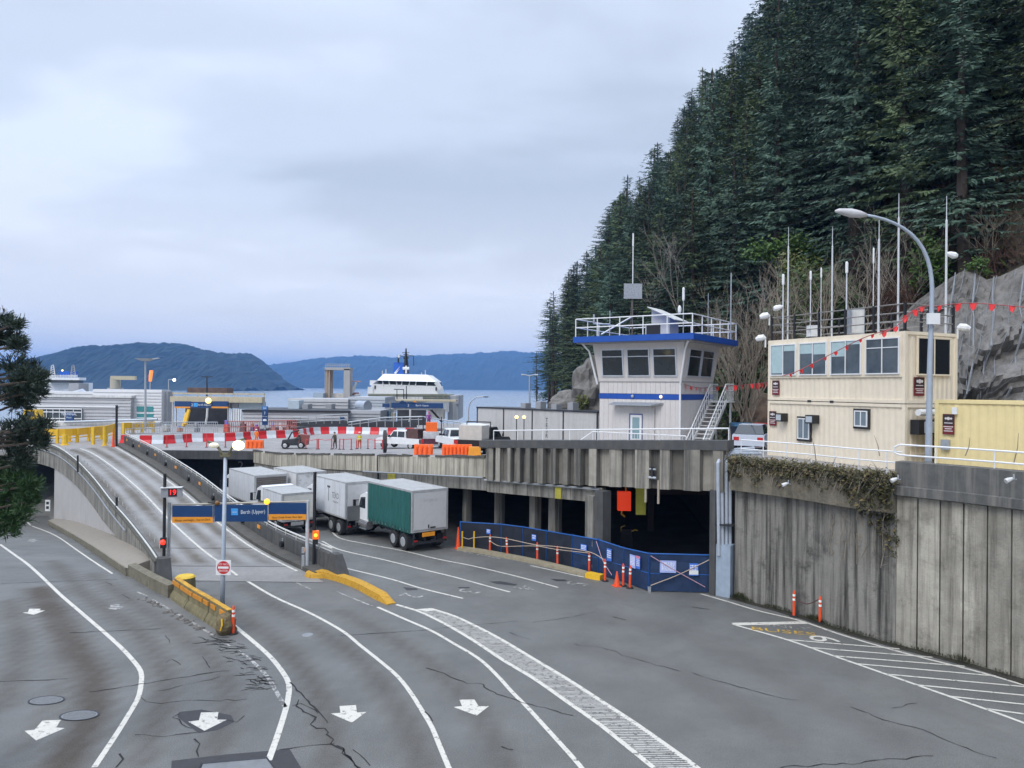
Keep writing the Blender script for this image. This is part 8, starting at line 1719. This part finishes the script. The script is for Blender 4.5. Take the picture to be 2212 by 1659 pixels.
NEEDLE = mat('conifer_needles', (.068, .110, .080), .75, var=.6, scl=.3, rnd=.5, spec=.25)
NEEDLE2 = mat('conifer_needles_green', (.094, .130, .066), .75, var=.5, scl=.4, rnd=.4, spec=.25)
BARK = mat('conifer_bark', (.055, .042, .034), .9, var=.3, scl=4, bump=.5)
def conifer_mesh(seed, h, r, base, dens, sparse=0.0):
    rn = random.Random(seed); c = MB(); tk = MB()
    lean = rn.uniform(-.012, .012); ax = lambda z: V((lean * z + .15 * math.sin(z * .12 + seed), .1 * math.cos(z * .1), z))
    tk.tube([ax(h * i / 10) for i in range(11)], [.42 * (1 - i / 10.5) * h / 30 + .03 for i in range(11)], 7); z = base * h
    while z < h * .985:
        u = (z - base * h) / (h * (1 - base)); prof = (min(1, u * 5 + .35)) * (1 - u) ** .62 * (.82 + .35 * NZ.noise(V((z * .28, seed, 0))))
        for b_ in range(dens + (1 if rn.random() < .5 else 0)):
            if rn.random() < sparse: continue
            az = rn.uniform(0, 6.283); L = r * prof * rn.uniform(.45, 1.25) * (1.35 if rn.random() < .06 else 1) + .25; el = .55 * u - .18 + rn.uniform(-.12, .12); d = V((math.cos(az), math.sin(az), 0)); sd = V((-d.y, d.x, 0)); o = ax(z + rn.uniform(-.2, .2))
            n = max(3, int(L / .26)); pts = []
            for s in range(n + 1):
                f = s / n; pts.append(o + d * (L * f) + UP * (L * (el * f - .30 * f * f + .16 * f ** 4)))
            if rn.random() < .5: tk.tube([pts[0], pts[n // 2], pts[-1]], [.05, .03, .01], 3, False)
            for s in range(1, n + 1):
                f = s / n; w_ = (.28 + .62 * (1 - f) * min(1, L / 2.6) + .15 * rn.random()) * (.44 + .36 * rn.random())
                for sg in (-1, 1):
                    tip = pts[s] + sd * sg * w_ * .95 + d * w_ * rn.uniform(.35, .8) - UP * w_ * rn.uniform(.15, .65); m = (pts[s] + tip) / 2; nn = V((rn.uniform(-1, 1), rn.uniform(-1, 1), rn.uniform(-.3, 1))).normalized(); t_ = (tip - pts[s]).normalized(); wd = t_.cross(nn)
                    if wd.length < .1: wd = sd
                    wd = wd.normalized() * w_ * rn.uniform(.14, .26); c.add([pts[s], m + wd, tip, m - wd], [(0, 1, 2, 3)])
                if rn.random() < .6:
                    tip = pts[s] + d * rn.uniform(.0, .3) - UP * rn.uniform(.35, .9) * w_ * 1.3; m = (pts[s] + tip) / 2; wd = sd * w_ * .16; c.add([pts[s], m + wd, tip, m - wd], [(0, 1, 2, 3)])
            tip = pts[-1] + d * .35 - UP * .05; wd = sd * .1; c.add([pts[-1] - d * .25, pts[-1] + wd, tip, pts[-1] - wd], [(0, 1, 2, 3)])
        z += rn.uniform(.34, .62) * (1 - .35 * u)
    top = ax(h)
    for k in range(8): a = k * .8; c.add([top - UP * .8, top - UP * .3 + V((math.cos(a), math.sin(a), 0)) * .13, top + UP * .25, top - UP * .3 - V((math.cos(a), math.sin(a), 0)) * .05], [(0, 1, 2, 3)])
    return tk, c
def forest():
    specs = [(1, 30, 4.6, .08, 5, 0), (2, 31, 5.4, .10, 5, .05), (3, 27, 4.6, .06, 5, .1), (4, 33, 4.8, .15, 5, .15), (5, 29, 3.9, .35, 4, .30), (6, 30, 5.8, .10, 5, .05), (7, 30, 3.2, .45, 3, .30)]
    proto = []
    for s in specs:
        tk, c = conifer_mesh(*s); proto.append((s[1], tk, c))
    skyl = [(1100, 760), (1150, 715), (1172, 640), (1200, 610), (1235, 545), (1262, 525), (1300, 445), (1330, 400), (1360, 385), (1385, 330), (1420, 285), (1455, 235), (1500, 130), (1550, 55), (1590, 5), (1610, -60), (1700, -400), (2600, -1500)]
    def sk(x):
        for i in range(len(skyl) - 1):
            if skyl[i][0] <= x <= skyl[i + 1][0]: f = (x - skyl[i][0]) / (skyl[i + 1][0] - skyl[i][0]); return skyl[i][1] + (skyl[i + 1][1] - skyl[i][1]) * f
        return 900 if x < 1100 else -2000
    rn = random.Random(42); pl = []; tries = 0
    def px(p): return p[0] / p[1] * F + CX
    def pick():
        y = rn.uniform(26, 165); t = 1.0 + 62 * rn.random() ** 1.25; return base_x(y) + t / .97, y, t
    forced = [(1345, 131, 4, 381, 'tall slender conifer with long bare trunk standing out at the left of the forest'), (1277, 150, 6, 560, 'thin spiky dead-topped conifer on the left skyline of the forest'), (1186, 148, 4, 672, 'small sparse conifer at the far left foot of the forest'), (1160, 146, 6, 760, 'smallest sparse conifer at the waterline left of the tower')]
    protos = {}
    def place(k, x, y, z, h, lab, grp, rz, sx):
        hh, tk, c = proto[k]; s = h / hh; p = V((x, y, z))
        if k not in protos:
            t = thing('conifer_tree', lab, 'tree', p, rz, grp); tk.build('trunk', BARK, t, True); c.build('crown', NEEDLE if k % 3 else NEEDLE2, t, True); protos[k] = t
        else: t = dup(protos[k], p, rz, lab, grp)
        if grp is None and 'group' in t: del t['group']
        t.scale = (s * sx, s * sx, s); t.rotation_euler = (rn.uniform(-.02, .02), rn.uniform(-.02, .02), rz)
    for X, dep, k, ty, lab in forced:
        r = ray(X, 800); x = r.x * dep; z = hill_z(x, dep) - .3; top = D(X, ty, dep).z; place(k, x, dep, min(z, 6), top - min(z, 6), lab, None, rn.uniform(0, 6), .9); pl.append((x, dep))
    cnt = 0
    while cnt < 290 and tries < 16000:
        tries += 1; x, y, t = pick()
        if cnt >= 210: y = rn.uniform(34, 78); t = rn.uniform(3, 20); x = base_x(y) + t / .97
        X = px((x, y))
        if not (1130 < X < 2330): continue
        mind = 3.4 if t < 8 or cnt >= 210 else 4.4
        if any((x - a) ** 2 + (y - b) ** 2 < mind ** 2 for a, b in pl): continue
        if y < 58 and t < (3.0 if X > 1840 else 5.5): continue
        z = hill_z(x, y) - .4; h = rn.uniform(22, 36) * (.75 if t < 4 or (y < 58 and t < 10) else 1); rp = 3.2 / y * F
        lim = max(sk(X - rp * .55), sk(X)) + rn.uniform(-12, 48) * (1 if rn.random() < .7 else .2); zt_ = D(X, lim, y).z
        if z + h > zt_: h = zt_ - z
        if h < 8: continue
        k = rn.choice((0, 1, 2, 3, 5, 5, 0, 1)) if X > 1300 else rn.choice((0, 2, 4, 6, 3))
        sx = max(.8, min(1.6, (30 / h) ** .6)) * rn.uniform(1.05, 1.5)
        if X < 1330: lab, grp = 'dark conifer in the left tip of the forest beyond the tower', 'conifers at the left tip of the forest'
        elif X < 1640: lab, grp = 'tall dark green conifer on the slope rising behind the tower', 'conifers behind the tower'
        elif X < 2000: lab, grp = 'tall dark green conifer on the slope above the stacked containers', 'conifers above the containers'
        else: lab, grp = 'tall dark green conifer on the steep slope above the rock cliff', 'conifers above the rock cliff'
        place(k, x, y, z, h, lab, grp, rn.uniform(0, 6.28), sx); pl.append((x, y)); cnt += 1
    print('TREES', cnt, tries)
forest()

# ------------------------------------------------------------------ bare shrubs, bushes, brambles
TWIG = mat('bare_twigs', (.23, .195, .15), .9, var=.25, scl=3); TWIGR = mat('red_brambles', (.085, .045, .03), .9, var=.35, scl=2); TWIGP = mat('pale_stems', (.27, .24, .20), .85, var=.25)
def shrub(lab, p, h, spread, stems, seed, m, depth=4, group=None, r0=.05, name='bare_shrub', tilt=(0, 0)):
    rn = random.Random(seed); b = MB()
    def grow(o, d, L, r, k):
        n = 3; pts = [o]; q = d.copy()
        for i in range(n): q = (q + V((rn.uniform(-.22, .22), rn.uniform(-.22, .22), rn.uniform(-.08, .14)))).normalized(); pts.append(pts[-1] + q * L / n)
        b.tube(pts, [r, r * .85, r * .7, r * .5], 3 if r < .03 else 4, False)
        if k > 0:
            for c in range(3 if k > 1 else 4):
                f = rn.choice((1, 2, 2, 3)); e = (q + V((rn.gauss(0, .5), rn.gauss(0, .5), rn.uniform(-.1, .45)))).normalized(); grow(pts[f], e, L * rn.uniform(.45, .72), r * .55, k - 1)
    for s in range(stems):
        a = rn.uniform(0, 6.28); d = V((math.cos(a) * spread * rn.uniform(.2, 1) + tilt[0], math.sin(a) * spread * rn.uniform(.2, 1) + tilt[1], 1)).normalized(); grow(V((rn.uniform(-.4, .4), rn.uniform(-.4, .4), -.3)), d, h * rn.uniform(.35, .55), r0, depth)
    t = thing(name, lab, 'shrub', p, 0, group); b.build('branches', m, t, True); return t
def leafy(b, c, rad_, n, size, rn, squash=1.0, hang=0.0):
    for i in range(n):
        v = V((rn.gauss(0, .5), rn.gauss(0, .5), rn.gauss(0, .5) * squash))
        if v.length > 1.3: continue
        p = V(c) + V((v.x * rad_[0], v.y * rad_[1], v.z * rad_[2])); a = V((rn.uniform(-1, 1), rn.uniform(-1, 1), rn.uniform(-1, 1) - hang)).normalized(); e = a.orthogonal().normalized(); s = size * rn.uniform(.6, 1.3)
        b.add([p, p + a * s * .5 + e * s * .3, p + a * s, p + a * s * .5 - e * s * .3], [(0, 1, 2, 3)])
GRN = mat('ivy_leaf', (.050, .085, .022), .6, var=.4, scl=2.0); GRNB = mat('bush_leaf_bright', (.060, .120, .020), .6, var=.35, scl=1.5); DRY = mat('dry_leaf', (.135, .105, .045), .8, var=.35, scl=3); MOSSL = mat('moss_leaf', (.050, .050, .018), .85, var=.45, scl=2.5)
def bush(lab, px, d, rr, n, size, m, seed, stem=True):
    rn = random.Random(seed); p = D(*px, d); t = thing('leafy_bush', lab, 'bush', p - UP * rr[2] * .8); c = MB()
    for k in range(7): o = V((rn.uniform(-.7, .7) * rr[0], rn.uniform(-.7, .7) * rr[1], rn.uniform(-.5, .6) * rr[2])); leafy(c, p + o, (rr[0] * .45, rr[1] * .45, rr[2] * .4), n // 7, size, rn)
    c.build('foliage', m, t); s = MB()
    for k in range(5): s.tube([p - UP * rr[2] * .9, p + V((rn.uniform(-.5, .5) * rr[0], rn.uniform(-.5, .5) * rr[1], rn.uniform(-.2, .6) * rr[2]))], [.05, .015], 4)
    s.build('stems', TWIG, t)
def plants():
    shrub('large fan of bare grey-brown branches between the tower and the container', D(1612, 905, 50), 11, .55, 16, 3, TWIG, 4, None, .055)
    shrub('second bare shrub leaning left beside the tower roof', D(1590, 880, 58), 9, .5, 9, 5, TWIG, 4, None, .045, tilt=(-.25, 0)); shrub('bare twiggy shrub on top of the cliff at the right edge', D(2138, 585, 43), 5.0, .6, 9, 8, TWIG, 4, None, .04)
    for i, (x, y, d, h, lab) in enumerate(((1715, 745, 46, 6, 'thin bare saplings behind the left end of the container roof'), (1785, 735, 47, 7, 'pinkish bare sapling clump behind the grey roof cabinet'), (1850, 720, 47, 8, 'leaning bare birch stems behind the container roof centre'), (1910, 705, 47, 8, 'pale bare stems left of the street lamp arm'), (1955, 690, 46, 7, 'pale crooked bare stem beside the street lamp curve'))):
        shrub(lab, D(x, y, d), h, .45, 6, 20 + i, TWIGP if i > 1 else TWIG, 3, None, .04, 'bare_sapling')
    for i, (x, y, d, h) in enumerate(((1470, 610, 73, 10), (1420, 650, 82, 11), (1655, 660, 57, 6))): shrub('grey bare deciduous tree among the conifers, ' + ('upper one behind the tower mast', 'lower one left of the tower mast', 'one left of the first container antenna')[i], D(x, y + 60, d), h, .4, 4, 40 + i, mat('grey_twigs', (.22, .20, .18), .9, var=.25), 3, None, .07, 'bare_tree')
    for lab, c in (('reddish brown bramble thicket on the slope right of the cliff shrub', ((2175, 520, 44), (2205, 545, 42), (2160, 560, 43), (2215, 500, 44), (2190, 480, 46), (2140, 570, 43))), ('reddish brown bramble thicket below the street lamp curve', ((1925, 640, 47), (1950, 655, 46), (1975, 640, 46), (1905, 660, 47), (1990, 620, 47)))):
        rn = random.Random(len(c)); b = MB()
        for x, y, d in c:
            for k in range(240):
                p = D(x + rn.gauss(0, 16), y + rn.gauss(0, 22), d + rn.uniform(-1, 1)); a = V((rn.uniform(-.7, .7), rn.uniform(-.4, .4), rn.uniform(-.2, 1))).normalized(); q = p + a * rn.uniform(.3, .9); b.tube([p, (p + q) / 2 + UP * .08, q], [.018, .014, .006], 3, False)
        t = thing('bramble_thicket', lab, 'brambles', D(*c[0])); b.build('canes', TWIGR, t)
    bush('bright green leafy bush on the slope left of the tall container antennas', (1690, 560), 58, (3.2, 2, 2.2), 2600, .32, GRNB, 1); bush('deep green bush behind the left container antennas', (1770, 640), 50, (3.4, 1.6, 3.0), 2600, .3, GRN, 2); bush('green bush between the pole antennas and the street lamp', (1850, 620), 52, (2.6, 1.6, 2.6), 1800, .3, GRN, 3)
    bush('yellow-green slim bush right of the street lamp', (2020, 560), 45, (1.3, 1.2, 3.2), 1800, .28, GRNB, 4); bush('dark green tree crown at the right edge above the cliff', (2150, 330), 50, (5, 3, 6), 4200, .4, GRN, 5); bush('small round bright green bush on the cliff top', (2112, 578), 41.5, (.7, .6, .7), 700, .16, GRNB, 6); bush('yellow-green bush low behind the container roof railing', (1720, 590), 52, (2.0, 1.4, 2.4), 1400, .26, mat('bush_yellow', (.10, .115, .02), .6, var=.35), 7); bush('bright green shrub mass in the middle of the slope above the lamp', (1960, 380), 62, (5, 3, 5), 3600, .42, GRNB, 8)
    bush('dark low bush under the bare shrub beside the tower', (1585, 850), 60, (3.5, 2, 3.0), 2400, .35, GRN, 9); bush('yellow-green shrub beside the rock left of the tower', (1262, 872), 72, (.8, .8, 1.0), 600, .22, mat('bush_yellow', (.10, .115, .02)), 10)
    # ivy and moss on the wall top
    rn = random.Random(6); q = resample(RW, 60); b = MB(); dry = MB(); tw = MB()
    for i, p in enumerate(q):
        f = i / 59; d = V((1, 0, 0)); n = V((-.77, -.64, 0))
        for k in range(46):
            c = p + n * (.42 + rn.uniform(-.5, .18)) + UP * (6.42 - rn.random() ** 1.6 * (.75 + .25 * math.sin(i * .7)) + rn.uniform(-.05, .25) * rn.random()); c += V((rn.uniform(-.12, .12), rn.uniform(-.12, .12), 0)); (leafy(b if rn.random() < .62 else dry, c, (.1, .1, .09), 4, .13, rn, 1, .4))
        for k in range(5):
            c = p + n * .4 + UP * rn.uniform(6.0, 6.5); e = c + n * rn.uniform(0, .3) + V((rn.uniform(-.4, .4), rn.uniform(-.3, .3), rn.uniform(-.7, .5))); tw.tube([c, (c + e) / 2 + UP * .1, e], [.014, .01, .004], 3, False)
        if f > .72:
            for k in range(int(60 * (f - .7) / .3 * max(.1, .5 + NZ.noise(V((f * 30, 2, 2))) * 1.2))):
                z = 6.2 - rn.random() ** 1.5 * 2.8 * min(1, (f - .68) / .3); c = p + n * (.05 + (.42 if z > 5.0 else 0) + rn.uniform(0, .12)) + UP * z; leafy(b if rn.random() < .75 else dry, c, (.12, .12, .14), 4, .14, rn, 1, .7)
    for k in range(16):
        f = rn.uniform(.62, 1); p = q[int(f * 59)] + V((-.77, -.64, 0)) * .1; pts = [p + UP * (5.0 - j * rn.uniform(.2, .45)) + V((rn.uniform(-.2, .2), rn.uniform(-.15, .15), 0)) for j in range(7)]; tw.tube(pts, .012, 3, False)
    for px in ((1763, 935, 1000), (1900, 940, 985), (2190, 935, 1000), (2085, 945, 985)):
        a = D(px[0], px[2], 31 if px[0] < 2000 else 25.5); c = D(px[0] - 12 if px[0] < 2000 else px[0] + 10, px[1], a.y); k_ = thing('dry_stalk', 'single dry plant stalk standing up in front of the ' + {1763: 'lower left container window', 1900: 'right part of the cream container', 2190: 'yellow container near the right edge', 2085: 'yellow container left part'}[px[0]], 'plant stalk', a, 0); MB().tube([a, a.lerp(c, .5) + V((.05, 0, 0)), c], [.02, .015, .006], 4, False).build('stem', TWIG, k_)
    t = thing('ivy_overgrowth', 'mossy ivy and dry growth hanging over the top of the dark retaining wall', 'ivy', RW[1] + UP * 6.3); b.build('foliage', MOSSL, t); dry.build('dry_leaves', DRY, t); tw.build('twigs', TWIG, t)
    # undergrowth over the open slope
    u = MB(); u2 = MB()
    for k in range(24000):
        y = rn.uniform(32, 64) if k > 9000 else rn.uniform(30, 95); x = base_x(y) + rn.random() ** 1.2 * (16 if k > 9000 else 24); z = hill_z(x, y); s = rn.uniform(.3, .85); a = V((rn.uniform(-1, 1), rn.uniform(-1, 1), rn.uniform(.1, 1))).normalized(); e = a.orthogonal().normalized(); c = V((x, y, z + rn.uniform(-.1, .5) + (.9 * rn.random() if NZ.noise(V((x * .2, y * .2, 0))) > .1 else 0)))
        (u if NZ.noise(V((x * .13, y * .13, 9))) + rn.uniform(-.3, .3) > -.05 else u2).add([c, c + a * s * .5 + e * s * .22, c + a * s, c + a * s * .5 - e * s * .22], [(0, 1, 2, 3)])
    o = u.build('undergrowth', GRN); o['kind'] = 'stuff'; o = u2.build('dead_undergrowth', mat('dead_fern', (.085, .055, .032), .9, var=.4, scl=1)); o['kind'] = 'stuff'
    # weeds along the wall foot
    b = MB(); foot = resample(RW + RP[1:], 120)
    for i, p in enumerate(foot):
        k = max(0.15, NZ.noise(V((i * .13, 1, 4))) + .55); n = V((-.77, -.64, 0))
        for j in range(int(26 * k)):
            c = p + n * rn.uniform(.02, .5) * rn.random() ** .6 + UP * rn.uniform(0, .14) * k; a = V((rn.uniform(-.6, .6), rn.uniform(-.6, .6), 1)).normalized(); e = a.orthogonal().normalized(); s = rn.uniform(.06, .22) * k; b.add([c - e * .012, c + e * .012, c + a * s + e * .03, c + a * s * 1.1], [(0, 1, 2, 3)])
    o = b.build('weeds', mat('weed_green', (.05, .062, .018), .8, var=.45, scl=4)); o['kind'] = 'stuff'
    q2 = offs([V((p.x, p.y, gz(p))) for p in resample(RW + RP[1:], 30)], .25, .005); struct(MB().ribbon(q2, [.45 + .25 * NZ.noise(V((i * .4, 0, 7))) for i in range(30)], .002).build('soil_strip', mat('soil_dark', (.035, .032, .022), .95, var=.4, scl=5, bump=.6)))
plants()
def pine():
    rn = random.Random(12); t = thing('pine_tree', 'dark pine with needle-clustered branches reaching in at the left edge', 'tree', V((-13.6, 17.5, 0))); tr_ = MB(); tr_.tube([(-13.6, 17.5, 0), (-13.5, 17.6, 6), (-13.3, 17.4, 10), (-13.2, 17.6, 14)], [.3, .26, .2, .1], 9)
    cl = [(12, 698, 17.5, .30), (30, 702, 17.2, .2), (20, 738, 17.6, .32), (5, 730, 17.6, .3), (40, 748, 17.0, .22), (35, 800, 17.6, .5), (65, 812, 17.3, .42), (80, 822, 17.0, .26), (55, 838, 17.5, .5), (25, 850, 17.9, .42), (75, 845, 17.3, .3), (45, 870, 17.6, .4), (40, 925, 17.2, .4), (70, 930, 17.0, .32), (92, 920, 16.8, .22), (15, 945, 17.8, .5), (55, 950, 17.4, .35), (85, 955, 17.0, .25), (35, 985, 17.7, .4), (50, 1000, 17.4, .28), (15, 1035, 18, .6), (45, 1040, 17.6, .45), (65, 1050, 17.3, .3), (25, 1075, 17.8, .55), (55, 1085, 17.4, .35), (12, 1110, 17.9, .45), (35, 1120, 17.6, .35), (15, 1145, 17.8, .3), (-25, 1060, 18, .5)]
    c = MB(); c2 = MB()
    for i, (x, y, d, r) in enumerate(cl):
        p = D(x, y, d); o = V((-13.45, 17.5, p.z - .4 - rn.random() * .5)); tr_.tube([o, o.lerp(p, .5) + UP * .1, p], [.06, .04, .02], 5); cc = c2 if y > 1015 else c
        for k in range(int(110 * r / .4)):
            v = V((rn.gauss(0, .5), rn.gauss(0, .5), rn.gauss(0, .42)))
            if v.length > 1.05: continue
            q = p + v * r * .74; ax = (v.normalized() * .7 + V((.35, 0, .5)) + V((rn.uniform(-.4, .4), rn.uniform(-.4, .4), rn.uniform(-.3, .3)))).normalized(); e = ax.orthogonal().normalized(); f = ax.cross(e)
            for j in range(9):
                a = j * .7 + rn.uniform(0, .5); dr = (ax * rn.uniform(.7, 1.2) + (e * math.cos(a) + f * math.sin(a)) * .65).normalized(); l = rn.uniform(.09, .17); wd = dr.cross(V((rn.uniform(-1, 1), rn.uniform(-1, 1), rn.uniform(-1, 1))))
                if wd.length < .1: continue
                wd = wd.normalized() * .011; b0 = q + ax * rn.uniform(-.05, .1); cc.add([b0 - wd, b0 + wd, b0 + dr * l + wd * .4, b0 + dr * l - wd * .4], [(0, 1, 2, 3)])
    tr_.build('trunk', BARK, t); c.build('crown', mat('pine_needles', (.030, .050, .034), .6, var=.4, scl=1.5), t); c2.build('lower_crown', mat('pine_needles_green', (.035, .085, .025), .6, var=.4, scl=1.5), t)
pine()
# ------------------------------------------------------------------ haze
def haze():
    b = MB().box(-9300, -240, -4.9, 9300, 9300, 285); m = bpy.data.materials.new('haze_air'); m.use_nodes = True; nt = m.node_tree
    nt.nodes.remove(nt.nodes['Principled BSDF']); p = nt.nodes.new('ShaderNodeVolumePrincipled')
    p.inputs['Color'].default_value = (0.19, 0.45, 0.98, 1); p.inputs['Density'].default_value = 0.00018; p.inputs['Anisotropy'].default_value = 0.0
    nt.links.new(p.outputs[0], nt.nodes['Material Output'].inputs['Volume'])
    o = b.build('haze', m); o['kind'] = 'stuff'
haze()
